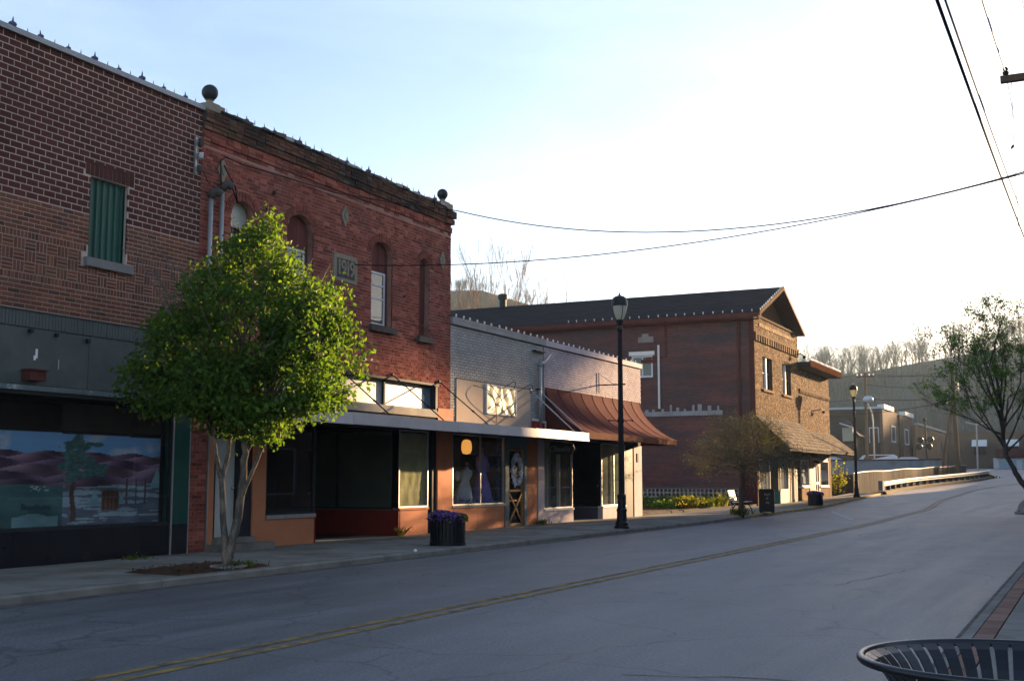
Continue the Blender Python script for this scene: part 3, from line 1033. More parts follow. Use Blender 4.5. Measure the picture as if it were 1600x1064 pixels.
# basket weave: blocks of three bricks lying and three standing
bs_ = .171
for r_ in range(3):
    za = 4.445 + r_ * .1725
    y = y0
    k = r_
    while y < y1 - .1:
        for i in range(3):
            if k % 2:
                a, b, c, d = y, y + .195, za + i * .0575, za + i * .0575 + .048
            else:
                a, b, c, d = y + i * .069, y + i * .069 + .057, za, za + .163
            if b < y1 - .004:
                for (p, q) in free_spans(a, b, (c + d) / 2, [win, wsill]):
                    if q - p > .03:
                        sold.append((p, q, c, d, rr.uniform(-.0015, .0015), False))
        y += .207
        k += 1
lay_bricks(w1, mid + low + sold, M['brick_tan'], XF)
for i in range(11):                                   # soldier bricks over the window
    a = 13.53 + i * .0965
    mb = MB()
    face_x(mb, a, a + .084, 6.21, 6.43, XF + .004)
    mb.build('soldier_brick', M['brick_dark'], w1, fix=False)
simple(B1, 'window_sill', M['sill'], (XF - .2, XF + .07, 13.56, 14.58, 4.735, 4.875))
# ribbed green metal sheet in the opening
mb = MB()
prof = []
y = 13.645
while y < 14.455:
    for dy, dx in ((0, 0), (.055, 0), (.068, .028), (.098, .028), (.111, 0)):
        prof.append((min(y + dy, 14.458), dx))
    y += .135
for (a, b) in zip(prof, prof[1:]):
    mb.quad((XF - .10 + a[1], a[0], 4.88), (XF - .10 + b[1], b[0], 4.88), (XF - .10 + b[1], b[0], 6.2), (XF - .10 + a[1], a[0], 6.2))
mb.build('window_sheet', M['green_metal'], B1, fix=False)
shell(B1, y0, y1 - .02, 0.1, 8.0, XF, -27, M['brick_red'], M['roof'])
# coping with upright pins and small clip lamps
cp = simple(B1, 'coping', M['coping'], (XF - .34, XF + .05, y0, y1, 8.045, 8.085), (XF + .05, XF + .062, y0, y1, 8.0, 8.085))
pin_mb = MB()
pin_mb.tube([(0, 0, 0), (0, 0, .055), (0, 0, .12)], [.012, .010, .002], 6)
pin_me = pin_mb.mesh('pin', M['coping_d'])
lmp_mb = MB()
lmp_mb.lathe([(.001, 0), (.05, 0), (.06, .03), (.05, .055), (.018, .065), (.012, .10), (.003, .15)], n=10)
lmp_me = lmp_mb.mesh('clip_lamp', mat('blue_grey_clip', (0.11, 0.11, 0.19), 0.5, 0.1, 9, 0))
def pin(parent, me, name, loc, po=None):
    o = bpy.data.objects.new(name, me)
    o.location = loc
    o.rotation_euler = (rng.uniform(-.12, .12), rng.uniform(-.12, .12), 0)
    k_ = rng.uniform(.6, 1.1)
    o.scale = (k_, k_, k_)
    COL.objects.link(o)
    o.parent = parent
    return o
k = 0
y = 8.0
while y < 16.0:
    pin(cp, lmp_me if k % 2 else pin_me, 'clip_lamp' if k % 2 else 'pin', (XF + .02, y, 8.085))
    y += .27 + rng.uniform(-.02, .02)
    k += 1
# painted board sign band above the window
sb = simple(B1, 'sign_board', M['teal_board'], (XF, XF + .04, y0, 13.7, 2.78, 3.62), (XF, XF + .04, 13.71, 16.20, 2.78, 3.62))
mb = MB()
y = y0
while y < 16.18:
    mb.box(XF, XF + .05 + rng.uniform(0, .008), y, y + .055, 3.63, 3.86)
    y += .062
mb.build('beaded_strip', M['teal_board'], B1, kind='stuff')
simple(B1, 'strip_cap', M['coping_d'], (XF, XF + .066, y0, 16.2, 3.862, 3.885))
# bits left on the board
simple(B1, 'torn_notice', M['litter'], (XF + .04, XF + .046, 12.66, 12.70, 3.18, 3.32), (XF + .04, XF + .045, 12.63, 12.67, 3.15, 3.22))
simple(B1, 'bracket', M['rod'], (XF + .04, XF + .10, 12.50, 12.56, 3.545, 3.60), (XF + .04, XF + .09, 13.0, 13.05, 3.54, 3.59), (XF + .04, XF + .10, 13.63, 13.68, 3.5, 3.57))
simple(B1, 'meter_box', M['fascia'], (XF + .04, XF + .22, 12.42, 12.72, 2.83, 2.98), (XF + .04, XF + .25, 12.40, 12.74, 2.98, 3.0))
simple(B1, 'hanging_strip', M['chrome'], (XF + .04, XF + .046, 13.1, 13.115, 3.05, 3.2))
# ledge over the shop window
mb = MB()
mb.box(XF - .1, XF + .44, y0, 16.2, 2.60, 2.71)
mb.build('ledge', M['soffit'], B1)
mb = MB()
y = y0
while y < 16.2:
    y2 = min(y + 1.2, 16.2)
    mb.hexa([(XF + .0, y, 2.715), (XF + .47, y, 2.655), (XF + .47, y2 - .006, 2.655), (XF + .0, y2 - .006, 2.715),
             (XF + .0, y, 2.775), (XF + .48, y, 2.725), (XF + .48, y2 - .006, 2.725), (XF + .0, y2 - .006, 2.775)])
    y = y2
mb.build('ledge_flashing', mat('flaking_flashing', (0.15, 0.19, 0.20), 0.55, 0.25, 5, 0.2, 40, stain=(0.45, 0.48, 0.50), stain_scale=5, stain_amt=0.9, stain_lo=0.58, stain_hi=0.64), B1)
# shop window
simple(B1, 'bulkhead', M['black_tile'], *[(XF - .2, XF, 11.80 + i * .652, 11.80 + (i + 1) * .652 - .006, .06, .62) for i in range(6)])
pane_x(B1, 11.80, 15.72, .62, 2.60, XF, M['frame_dk'], M['glass_cl'], fw=.045)
simple(B1, 'metal_trim', M['chrome'], (XF, XF + .02, 11.78, 11.815, .62, 2.5), (XF, XF + .02, 15.705, 15.735, .1, 2.6), (XF, XF + .015, 16.13, 16.155, .1, 2.6))
simple(B1, 'pilaster', M['green_tile'], (XF - .2, XF + .01, 15.735, 16.13, .62, 2.6))
simple(B1, 'pilaster_base', M['black_tile'], (XF - .2, XF + .012, 15.735, 16.13, .06, .617))
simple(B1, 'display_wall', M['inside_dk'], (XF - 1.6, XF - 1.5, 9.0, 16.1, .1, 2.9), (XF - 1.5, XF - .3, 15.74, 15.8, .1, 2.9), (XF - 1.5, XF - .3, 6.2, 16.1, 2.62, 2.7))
simple(B1, 'display_panel', M['grey_green'], (XF - 1.0, XF - .96, 14.2, 15.73, 1.9, 2.62))
simple(B1, 'display_floor', M['inside'], (XF - 1.5, XF - .06, 11.80, 15.73, .5, .6))
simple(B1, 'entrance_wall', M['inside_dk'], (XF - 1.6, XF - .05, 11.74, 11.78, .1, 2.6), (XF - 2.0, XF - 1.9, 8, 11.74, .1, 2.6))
simple(B1, 'entrance_panel', mat('pale_blue_door', (.22, .26, .30), .7, .1, 3), (XF - .9, XF - .86, 10.9, 11.70, .1, 2.1))
simple(B1, 'bulkhead', M['black_tile'], (XF - .2, XF - .002, 6.0, 10.6, .06, .62))
pane_x(B1, 6.0, 10.6, .62, 2.60, XF, M['frame_dk'], M['glass_dk'], fw=.045)

# the landscape painting standing behind the glass
def fbm(x, y, s=0):
    return mnoise.fractal(Vector((x, y, s)), 1.0, 2.0, 5)
def mural_col(u, v):
    """u, v in 0..1: sky, folded purple hills, meadow, stream, tall tree, barn."""
    n = fbm(u * 7, v * 7, 1.3)
    sky = np.array((0.16, 0.30, 0.52)) * (0.80 + 0.5 * v)
    cl = fbm(u * 5.5, v * 4, 8.8)
    if cl > .12:
        sky = sky + (np.array((0.50, 0.52, 0.62)) - sky) * min(1, (cl - .12) * 2.4)
    c = sky
    ridges = [(.755, .035, 13, .3, (0.16, 0.10, 0.15)), (.715, .045, 10, 1.9, (0.23, 0.125, 0.165)), (.655, .055, 9, 4.2, (0.18, 0.10, 0.175)), (.585, .065, 8, 2.6, (0.24, 0.135, 0.175)), (.51, .065, 7, .9, (0.17, 0.10, 0.16)), (.45, .045, 8, 3.3, (0.15, 0.085, 0.12))]
    for (h, a, f, ph, rc) in ridges:
        ph2 = u * f + ph
        top = h + a * abs(math.sin(ph2)) - .02 * u
        if v < top:
            lit = 0.45 + 1.25 * max(0, 1 - (top - v) / .10) * (0.45 + .55 * math.sin(ph2 * 2 + .6))
            c = np.array(rc) * lit * (1 + .25 * n)
    if v < .42 + .015 * math.sin(u * 9):
        t = v / .42
        c = np.array((0.065, 0.13, 0.13)) * (0.65 + .6 * t) * (1 + .5 * n)
        if u > .42:
            s = fbm(u * 4, v * 26, 3.3)
            c = np.array((0.12, 0.13, 0.17)) * (1 + .4 * n)
            if s > .10:
                c = np.array((0.30, 0.36, 0.42)) * (1 + .4 * n)
        if .16 < u < .40 and v < .12 + .02 * math.sin(u * 30):
            c = np.array((0.16, 0.27, 0.29)) * (1 + .3 * n)
        if .2 < u < .36 and .17 < v < .22 + .05 * fbm(u * 22, 1, 4):
            c = np.array((0.035, 0.06, 0.08))
        if .24 < u < .34 and .36 < v < .42 and fbm(u * 60, v * 50, 9) > .22:
            c = np.array((0.5, 0.5, 0.5))
    # pale conical firs and the brown barn
    for (cx, w, b, h) in ((.60, .035, .20, .19), (.76, .022, .22, .12), (.985, .05, .38, .24)):
        if b < v < b + h and abs(u - cx) < w * (1 - (v - b) / h):
            c = np.array((0.20, 0.33, 0.36)) * (1 + .4 * n)
    if .64 < u < .745 and .15 < v < .37 - .5 * max(0, abs(u - .69) - .03):
        c = np.array((0.15, 0.07, 0.045)) * (1 + .5 * n) * (.6 if int(u * 120) % 3 == 0 else 1)
    # far small trees
    for cx in (.79, .85, .91):
        if abs(u - cx) < .006 and .2 < v < .5:
            c = np.array((0.10, 0.07, 0.08))
    # the tall tree: trunk and ragged tiers of foliage
    if abs(u - .475 - .006 * math.sin(v * 14)) < .016 - .008 * v and .04 < v < .78:
        c = np.array((0.10, 0.055, 0.045)) * (1 + .4 * n)
    for (cx, cz, rx, rz) in ((.50, .90, .035, .06), (.49, .84, .09, .05), (.58, .86, .06, .025), (.47, .76, .07, .05), (.53, .70, .09, .05), (.46, .62, .07, .06), (.57, .62, .09, .05), (.50, .54, .10, .05), (.62, .55, .05, .04), (.44, .48, .06, .03)):
        e = ((u - cx) / rx) ** 2 + ((v - cz) / rz) ** 2 + .9 * fbm(u * 24, v * 24, 5.5)
        if e < 1:
            c = np.array((0.05, 0.10, 0.095)) * (0.8 + .7 * fbm(u * 40, v * 40, 2.1) + .5)
    if v > .955 + .025 * (1 - u):
        return (0.02, 0.018, 0.018, 1)
    return tuple(float(max(0.004, q * 1.4)) for q in c) + (1,)
NU, NV = 230, 100
mv, mf = [], []
for j in range(NV + 1):
    for i in range(NU + 1):
        mv.append((XF - .22, 12.02 + (15.66 - 12.02) * i / NU, .67 + (2.14 - .67) * j / NV))
for j in range(NV):
    for i in range(NU):
        a = j * (NU + 1) + i
        mf.append((a, a + 1, a + NU + 2, a + NU + 1))
me = bpy.data.meshes.new('landscape_painting')
me.from_pydata(mv, [], mf)
ca = me.color_attributes.new('paint', 'FLOAT_COLOR', 'POINT')
buf = np.zeros(((NU + 1) * (NV + 1), 4), dtype=np.float32)
for j in range(NV + 1):
    for i in range(NU + 1):
        buf[j * (NU + 1) + i] = mural_col(i / NU, j / NV)
ca.data.foreach_set('color', buf.ravel())
mm = mat('mural_paint', (0.2, 0.2, 0.2), 0.8, 0.1, 3, 0.1, 60)
nt = mm.node_tree
at_ = node(nt, 'ShaderNodeAttribute', attribute_name='paint')
bsd = [n for n in nt.nodes if n.type == 'BSDF_PRINCIPLED'][0]
nt.links.new(at_.outputs['Color'], bsd.inputs['Base Color'])
me.materials.append(mm)
po = bpy.data.objects.new('painting', me)
COL.objects.link(po)
tag(po, 'wide painted landscape of purple hills and a tall tree standing behind the shop window', 'painting')
bk = MB()
bk.box(XF - .25, XF - .222, 12.02, 15.66, .62, 2.14)
bk.build('backing_board', M['inside_dk'], po)

# ---- b2: red brick building of 1919
B2 = thing('brick_building', 'weathered red brick two storey building with arched windows and 1919 date stone', 'building', (XF, 20.8, 0.1))
y0, y1 = 16.22, 25.45
WIN = [(17.08, 17.74, 4.78, 6.58, .30), (18.78, 19.66, 4.78, 6.68, .32), (21.85, 22.72, 4.78, 6.68, .32), (23.92, 24.42, 4.74, 6.62, .22)]
LOWO = (16.9, 24.85, 2.5, 3.64)
mb = wall_x(MB(), y0, y1, 2.60, 8.04, [h[:4] for h in WIN] + [LOWO], XF - .006)
for h in WIN:
    spandrels(mb, h[0], h[1], h[3], h[4], XF - .006)
w2 = mb.build('wall', M['mortar_r'], B2)
big = [(h[0] - .19, h[1] + .19, h[3] - h[4] - .02, h[3] + .19, h[4] + .19) for h in WIN]
big += [(h[0], h[1], h[2] - .16, h[3] - h[4], 0) for h in WIN]
big += [(h[0] - .09, h[1] + .09, h[2] - .16, h[2], 0) for h in WIN]
stone = (20.34, 21.26, 5.52, 6.14, 0)
br = courses(y0 + .004, y1, 3.665, 7.40, 0.198, 0.058, 0.013, big + [stone], seed=5, jit=.006, header_every=6)
br += courses(y0 + .004, 16.9, 2.62, 3.66, 0.200, 0.0595, 0.0115, [], seed=6, jit=.004)
br += courses(24.87, y1, 3.09, 3.66, 0.200, 0.0595, 0.0115, [], seed=6, jit=.004)
lay_bricks(w2, br, M['brick_red'], XF, singles=300)
for h in WIN:
    n = 15 if h[1] - h[0] > .6 else 9
    arch_ring(h[0], h[1], h[3], h[4], XF, .085, w2, M['ring'], n, 0.005)
    arch_ring(h[0], h[1], h[3], h[4], XF, .085, w2, M['ring'], n + 2, 0.098)
# stepped cornice
cz = []
for i, (za, dx) in enumerate(((7.405, .0), (7.475, .03), (7.545, .03), (7.615, .005), (7.685, .045), (7.755, .05), (7.825, .085), (7.895, .09), (7.965, .095))):
    mb = MB()
    yy = y0 + .01 - (.1 if i % 2 else 0)
    for (a, b, c, d, j, f) in courses(y0 + .01, y1, za, za + .06, .2, .06, .011, [], seed=20 + i, jit=.010):
        if i in (4, 6, 8) and rng.random() < .06:
            continue
        bx = MB()
        mb.box(XF - .05, XF + dx + j, a, b, c, d)
    mb.build('cornice_course', M['corbel'] if i > 3 else M['brick_red'], B2, kind='stuff')
simple(B2, 'cornice_bed', M['stone_dark'], (XF - .3, XF - .013, y0, y1, 7.40, 8.03), (XF - .013, XF + .02, y0, y1, 7.47, 7.60), (XF - .013, XF + .035, y0, y1, 7.68, 7.81), (XF - .013, XF + .075, y0, y1, 7.82, 8.03))
cp = simple(B2, 'coping', M['coping_d'], (XF - .34, XF + .10, y0 + .35, y1 - .35, 8.031, 8.05))
y = y0 + .36
while y < y1 - .5:                                   # loose, uneven coping tiles
    w_ = rng.uniform(.24, .36)
    h_ = rng.uniform(.022, .07)
    a_ = rng.uniform(-.02, .02)
    d_ = rng.uniform(-.03, .03)
    t_ = MB()
    t_.hexa([(XF - .32, y, 8.051), (XF + .14 + d_, y, 8.051), (XF + .14 + d_, y + w_ - .012, 8.051), (XF - .32, y + w_ - .012, 8.051),
             (XF - .32, y, 8.051 + h_), (XF + .15 + d_, y, 8.051 + h_ + a_), (XF + .15 + d_, y + w_ - .012, 8.051 + h_ - a_), (XF - .32, y + w_ - .012, 8.051 + h_)])
    t_.build('coping_tile', M['coping_d'] if rng.random() < .75 else M['coping'], cp)
    y += w_
y = 16.75
k = 0
while y < 24.9:
    pin(cp, lmp_me if k % 3 == 2 else pin_me, 'clip_lamp' if k % 3 == 2 else 'pin', (XF + .10, y, 8.09))
    y += .27 + rng.uniform(-.05, .05)
    k += 1
for (y, r) in ((16.48, .150), (25.14, .135)):
    f = MB()
    f.box(XF - .26, XF + .10, y - .22, y + .22, 8.03, 8.17)
    f.box(XF - .21, XF + .05, y - .14, y + .14, 8.17, 8.21)
    f.lathe([(.11, 8.21), (.07, 8.24), (.06, 8.27), (.09, 8.29)], XF - .08, y, 14)
    fo = f.build('finial', M['stone'], B2)
    b = MB()
    b.ball((XF - .08, y, 8.29 + r * .92), r, 12)
    b.build('finial_ball', M['coping_d'], fo, smooth=True)
simple(B2, 'cornice_end', M['corbel'], (XF - .3, XF + .09, y1 - .36, y1 + .03, 7.68, 7.80), (XF - .3, XF + .135, y1 - .40, y1 + .05, 7.83, 8.0))
# boarded and glazed upper windows
def boards(y0, y1, z0, z1, x, parent, n):
    w = (y1 - y0) / n
    for i in range(n):
        mb = MB()
        mb.box(x - .02, x + rng.uniform(-.003, .003), y0 + i * w + .002, y0 + (i + 1) * w - .004, z0, z1)
        mb.build('board', M['board_red'], parent)
for i, h in enumerate(WIN):
    simple(B2, 'window_sill', M['stone_dark'], (XF - .25, XF + .09, h[0] - .09, h[1] + .09, h[2] - .15, h[2] - .01))
    simple(B2, 'window_back', M['inside_dk'], (XF - .9, XF - .85, h[0] - .3, h[1] + .3, h[2] - .2, h[3] + .2))
# w1: open, only a pale broken head left in the arch
f = pane_x(B2, 17.08, 17.74, 4.78, 6.05, XF - .20, M['frame_dk'], M['glass_dk'], fw=.05, trans=(5.4,))
simple(B2, 'broken_head', M['frosted'], (XF - .22, XF - .18, 17.09, 17.73, 6.10, 6.59))
for i in (1, 2):
    h = WIN[i]
    ba = simple(B2, 'boarding', M['board_red'], (XF - .20, XF - .165, h[0], h[1], 4.78, 6.70))
    boards(h[0] + .01, h[1] - .01, 6.02 if i == 2 else 5.98, 6.69, XF - .14, ba, 7)
    boards(h[1] - .14, h[1] - .01, 4.78, 6.0, XF - .135, ba, 1)
    pane_x(B2, h[0] + .02, h[1] - .16, 4.80, 6.0, XF - .10, M['sash'], M['glass_dk'], fw=.045, fd=.05, trans=(5.40, 5.70))
    simple(B2, 'blind', M['shade'], (XF - .150, XF - .142, h[0] + .05, h[1] - .19, 4.84, 5.40))
h = WIN[3]
ba = simple(B2, 'boarding', M['board_red'], (XF - .20, XF - .165, h[0], h[1], 4.74, 6.66))
boards(h[0] + .01, h[1] - .01, 5.10, 6.62, XF - .14, ba, 4)
# date stone
st = simple(B2, 'date_stone', M['stone'], (XF - .10, XF + .02, 20.36, 21.24, 5.54, 6.12))
mb = MB()
mb.box(XF + .02, XF + .036, 20.36, 20.46, 5.54, 6.12)
mb.box(XF + .02, XF + .036, 21.14, 21.24, 5.54, 6.12)
mb.box(XF + .02, XF + .036, 20.46, 21.14, 6.03, 6.12)
mb.box(XF + .02, XF + .036, 20.46, 21.14, 5.54, 5.62)
mb.build('stone_border', M['stone'], st)
simple(st, 'stone_recess', M['stone_dark'], (XF + .0201, XF + .023, 20.465, 21.135, 5.625, 6.025))
for i, ch in enumerate('1919'):
    text_obj(ch, .46, (XF + .030, 20.56 + i * .16, 5.825), (R(90), 0, R(90)), M['stone'], st, extrude=.012, name='numeral', bold=.006)
# diamond stones
for (y, z) in ((16.78, 7.02), (20.76, 6.98), (25.0, 6.72)):
    mb = MB()
    mb.poly([(XF, y - .14, z), (XF, y, z - .24), (XF, y + .14, z), (XF, y, z + .24)], (.03, 0, 0))
    mb.poly([(XF + .03, y - .05, z), (XF + .03, y, z - .09), (XF + .03, y + .05, z), (XF + .03, y, z + .09)], (.018, 0, 0))
    mb.build('diamond_stone', M['stone'], B2)
simple(B2, 'wall_anchor', M['rod'], (XF, XF + .05, 18.28, 18.34, 6.92, 6.98), (XF, XF + .04, 23.2, 23.26, 5.55, 5.60), (XF, XF + .05, 18.1, 18.16, 6.55, 6.6))
shell(B2, y0 + .02, y1 - .02, 0.1, 8.0, XF, -27, M['brick_red'], M['roof'], side0=False)
simple(B2, 'upper_floor', M['inside_dk'], (XF - 8, XF - .25, y0 + .3, y1 - .3, 2.66, 2.72))

# ground floor of b2
mb = wall_x(MB(), 16.16, 16.60, .05, 2.60, [], XF - .012)
pl = mb.build('pier', M['mortar_r'], B2)
lay_bricks(pl, courses(16.165, 16.595, .12, 2.6, .2, .0595, .0115, [], seed=9, jit=.003), M['brick_red'], XF)
simple(B2, 'edge_trim', M['chrome'], (XF, XF + .03, 16.60, 16.625, .1, 2.3))
simple(B2, 'orange_pier', M['orange'], (XF - .2, XF + .012, 16.63, 16.79, .1, 2.5), (XF - .2, XF + .012, 17.90, 18.28, .08, 2.5), (XF - .2, XF + .02, 16.2, 16.78, 2.28, 2.6))
simple(B2, 'door_reveal', M['frame_dk'], (XF - .3, XF - .02, 16.80, 16.87, .1, 2.5), (XF - .3, XF - .02, 17.55, 17.89, .1, 2.5), (XF - .3, XF - .02, 16.87, 17.55, 2.42, 2.5))
dr = simple(B2, 'door', M['door_white'], (XF - .20, XF - .16, 16.87, 17.55, .34, 2.06))
mb = MB()
for (za, zb) in ((.45, .95), (1.05, 1.95)):
    for (ya, yb) in ((16.94, 17.18), (17.24, 17.48)):
        mb.box(XF - .16, XF - .148, ya, yb, za, zb)
mb.build('door_panel', M['door_white'], dr)
kb = MB()
kb.ball((XF - .12, 17.47, 1.22), .032, 6)
kb.build('handle', M['chrome'], dr)
tl = simple(B2, 'fanlight', M['door_white'], (XF - .20, XF - .165, 16.87, 17.55, 2.06, 2.12), (XF - .20, XF - .165, 16.87, 17.55, 2.36, 2.42), (XF - .20, XF - .165, 16.87, 16.92, 2.12, 2.36), (XF - .20, XF - .165, 17.50, 17.55, 2.12, 2.36), (XF - .20, XF - .168, 17.05, 17.08, 2.12, 2.36), (XF - .20, XF - .168, 17.20, 17.23, 2.12, 2.36), (XF - .20, XF - .168, 17.35, 17.38, 2.12, 2.36))
g = MB().quad((XF - .185, 16.9, 2.1), (XF - .185, 17.52, 2.1), (XF - .185, 17.52, 2.38), (XF - .185, 16.9, 2.38))
g.build('pane', M['glass_dk'], tl, fix=False)
simple(B2, 'step', M['kerb'], (XF - .35, XF + .42, 16.66, 18.06, .10, .235), (XF - .35, XF + .12, 16.80, 17.88, .235, .335))
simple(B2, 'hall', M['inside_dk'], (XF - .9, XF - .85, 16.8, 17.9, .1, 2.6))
# left display window
simple(B2, 'bulkhead', M['orange'], (XF - .15, XF + .004, 18.28, 19.86, .08, .63))
simple(B2, 'window_ledge', M['chrome'], (XF - .15, XF + .04, 18.28, 19.88, .63, .70))
pane_x(B2, 18.28, 19.86, .70, 2.50, XF, M['frame_dk'], M['glass_dk'], fw=.04)
# recess
simple(B2, 'recess_floor', M['joint'], (XF - 3.4, XF - .9, 19.9, 23.1, .02, .112))
simple(B2, 'bulkhead', mat('oxblood_tile', (.20, .035, .025), .45, .15, 3, .05, 30), (XF - 3.4, XF - .002, 23.10, 23.16, .06, .68), (XF - .10, XF - .002, 19.88, 19.92, .06, .63))
pane_y(B2, XF - 3.4, XF - .02, .70, 2.50, 23.10, M['frame_dk'], M['glass_dk'], fw=.045, mull=(XF - 1.7,))
pane_y(B2, XF - 3.4, XF - .02, .66, 2.50, 19.86, M['frame_dk'], M['glass_dk'], fw=.04, mull=(XF - 1.7,))
simple(B2, 'recess_door', M['frame_dk'], (XF - 3.5, XF - 3.4, 19.9, 20.6, .1, 2.5), (XF - 3.5, XF - 3.4, 22.4, 23.1, .1, 2.5), (XF - 3.52, XF - 3.45, 20.6, 22.4, .1, 2.5))
kb = MB()
kb.tube([(XF - 3.36, 20.75, 1.0), (XF - 3.33, 20.75, 1.05), (XF - 3.33, 20.75, 1.25), (XF - 3.36, 20.75, 1.3)], .014, 8)
kb.build('door_pull', M['chrome'], B2)
# right display window, papered over
simple(B2, 'bulkhead', M['orange'], (XF - .15, XF + .004, 23.165, 24.40, .08, .68))
simple(B2, 'window_ledge', M['orange'], (XF - .15, XF + .03, 23.10, 24.42, .68, .73))
pane_x(B2, 23.10, 24.42, .73, 2.50, XF, M['chrome'], M['glass_cl'], fw=.035)
mb = MB()
rr = random.Random(3)
gyn, gzn = 26, 30
pv = []
for j in range(gzn + 1):
    for i in range(gyn + 1):
        y = 23.14 + (24.40 - 23.14) * i / gyn
        z = .75 + (2.44 - .75) * j / gzn
        pv.append((XF - .062 + .018 * mnoise.noise(Vector((y * 4, z * 2.2, 3))) + .010 * mnoise.noise(Vector((y * 13, z * 9, 1))), y, z))
mb.add(pv, [(j * (gyn + 1) + i, j * (gyn + 1) + i + 1, (j + 1) * (gyn + 1) + i + 1, (j + 1) * (gyn + 1) + i) for j in range(gzn) for i in range(gyn)])
mb.build('window_paper', M['paper'], B2, smooth=True)
simple(B2, 'metal_column', M['frame_dk'], (XF - .3, XF - .03, 24.42, 24.83, .1, 2.5), (XF - .03, XF + .01, 24.58, 24.64, .1, 2.5))
simple(B2, 'orange_pier', M['orange'], (XF - .3, XF + .016, 24.84, 25.56, .08, 3.08))
# lintel, cement band, grimy transom lights
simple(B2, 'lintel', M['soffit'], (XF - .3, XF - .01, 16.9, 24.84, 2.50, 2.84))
simple(B2, 'cement_band', M['cement'], (XF - .2, XF + .03, 16.9, 24.83, 2.845, 2.985), (XF - .2, XF + .005, 16.9, 24.83, 2.985, 3.03))
tr = simple(B2, 'transom_window', M['frame_dk'], (XF - .16, XF - .02, 16.9, 16.96, 3.03, 3.64), (XF - .16, XF - .0, 24.74, 24.84, 3.03, 3.64), *[(XF - .16, XF - .06, y - .035, y + .035, 3.03, 3.60) for y in (18.8, 20.75, 22.55)], (XF - .16, XF + .03, 16.9, 24.84, 3.60, 3.655))
tv = [16.96, 18.76, 18.84, 20.71, 20.79, 22.51, 22.59, 24.74]
for a, b in zip(tv[::2], tv[1::2]):
    e = b
    g = MB()
    if b > 24:
        g.poly([(XF - .12, a, 3.03), (XF - .12, 24.36, 3.03), (XF - .12, 24.36, 3.2), (XF - .12, 24.42, 3.3), (XF - .12, 24.33, 3.42), (XF - .12, 24.36, 3.52), (XF - .12, 24.2, 3.56), (XF - .12, 24.17, 3.60), (XF - .12, a, 3.60)], (-.006, 0, 0))
    else:
        g.box(XF - .126, XF - .12, a, b, 3.03, 3.60)
    g.build('pane', M['frosted'], tr)
g = MB().quad((XF - .15, 24.0, 3.03), (XF - .15, 24.74, 3.03), (XF - .15, 24.74, 3.6), (XF - .15, 24.0, 3.6))
g.build('pane', mat('bluish_backing', (.14, .19, .23), .5, .2, 3), tr, fix=False)
simple(B2, 'display_panel', mat('beige_partition', (.52, .48, .39), .9, .15, 1.2, .1, 20), (XF - 2.9, XF - .35, 23.34, 23.37, .62, 2.5), (XF - 1.1, XF - 1.06, 18.4, 19.2, .8, 2.0))
simple(B2, 'display_wall', M['inside'], (XF - 1.4, XF - 1.3, 17.95, 19.8, .1, 2.6), (XF - 1.4, XF - .2, 17.9, 17.94, .1, 2.6), (XF - 3.4, XF - .3, 24.5, 24.56, .1, 2.6), (XF - 3.3, XF - .2, 23.2, 24.45, .55, .62))
simple(B2, 'conduit_clamp', M['rod'], (XF, XF + .03, 16.35, 17.0, 5.1, 5.14))
# two service conduits with weather heads
for (y, zt) in ((16.42, 6.42), (16.72, 6.62)):
    mb = MB()
    mb.tube([(XF + .07, y, 4.2), (XF + .07, y, zt)], .042, 10)
    o = mb.build('conduit', M['pipe'], B2, smooth=True)
    mb = MB()
    mb.tube([(XF + .07, y, zt), (XF + .09, y + .01, zt + .09), (XF + .16, y + .06, zt + .13), (XF + .22, y + .11, zt + .08)], [.06, .08, .085, .07], 10)
    mb.build('weather_head', M['stone_dark'], o, smooth=True)
# insulator rack on the dark brick corner
rk = simple(B1, 'insulator_rack', M['pipe'], (XF + .01, XF + .05, 16.0, 16.05, 6.78, 7.46))
for z in (6.88, 7.12, 7.36):
    mb = MB()
    mb.lathe([(.02, -.06), (.055, -.05), (.035, -.02), (.055, 0), (.035, .02), (.055, .05), (.02, .06)], 0, 0, 12)
    o = mb.build('insulator', M['insul'] if z == 7.12 else M['stone_dark'], rk, smooth=True, fix=False)
    o.location = (XF + .11, 16.07, z)

# ---- flat metal canopy shared by the two shops, hung on rods
CAN = thing('canopy', 'long flat grey metal canopy hung on rods over the orange shop fronts', 'canopy', (XF, 24, 2.5))
CX1 = -12.78
ye = [16.95, 19.1, 21.2, 23.3, 25.35, 27.4, 29.4, 30.90]
for a, b in zip(ye, ye[1:]):
    mb = MB()
    d = rng.uniform(-.006, .006)
    mb.box(CX1 - .02, CX1, a + .004, b - .004, 2.43 + d, 2.66 + d)
    mb.box(CX1, CX1 + .02, a + .004, b - .004, 2.43 + d, 2.475 + d)
    mb.build('fascia_panel', M['canopy'], CAN)
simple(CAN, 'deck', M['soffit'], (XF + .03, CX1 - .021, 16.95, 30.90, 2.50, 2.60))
simple(CAN, 'end_plate', M['canopy'], (XF + .03, CX1, 30.90, 30.92, 2.44, 2.66))
for i, y in enumerate((18.4, 20.55, 22.74, 24.86, 30.05, 30.72)):
    top = 3.72 if i < 4 else 3.85
    mb = MB()
    mb.tube([(XF + .02, y, top), (CX1 - .06, y, 2.66)], .015 if i < 4 else .022, 6)
    mb.tube([(XF - .01, y, top), (XF + .05, y, top)], .035, 8)
    mb.tube([(XF + .02 + .68 * 1.34, y, top + (2.66 - top) * .68), (XF + .02 + .72 * 1.34, y, top + (2.66 - top) * .72)], .024, 6)
    mb.build('tie_rod', M['rod'] if i < 4 else M['chrome'], CAN)
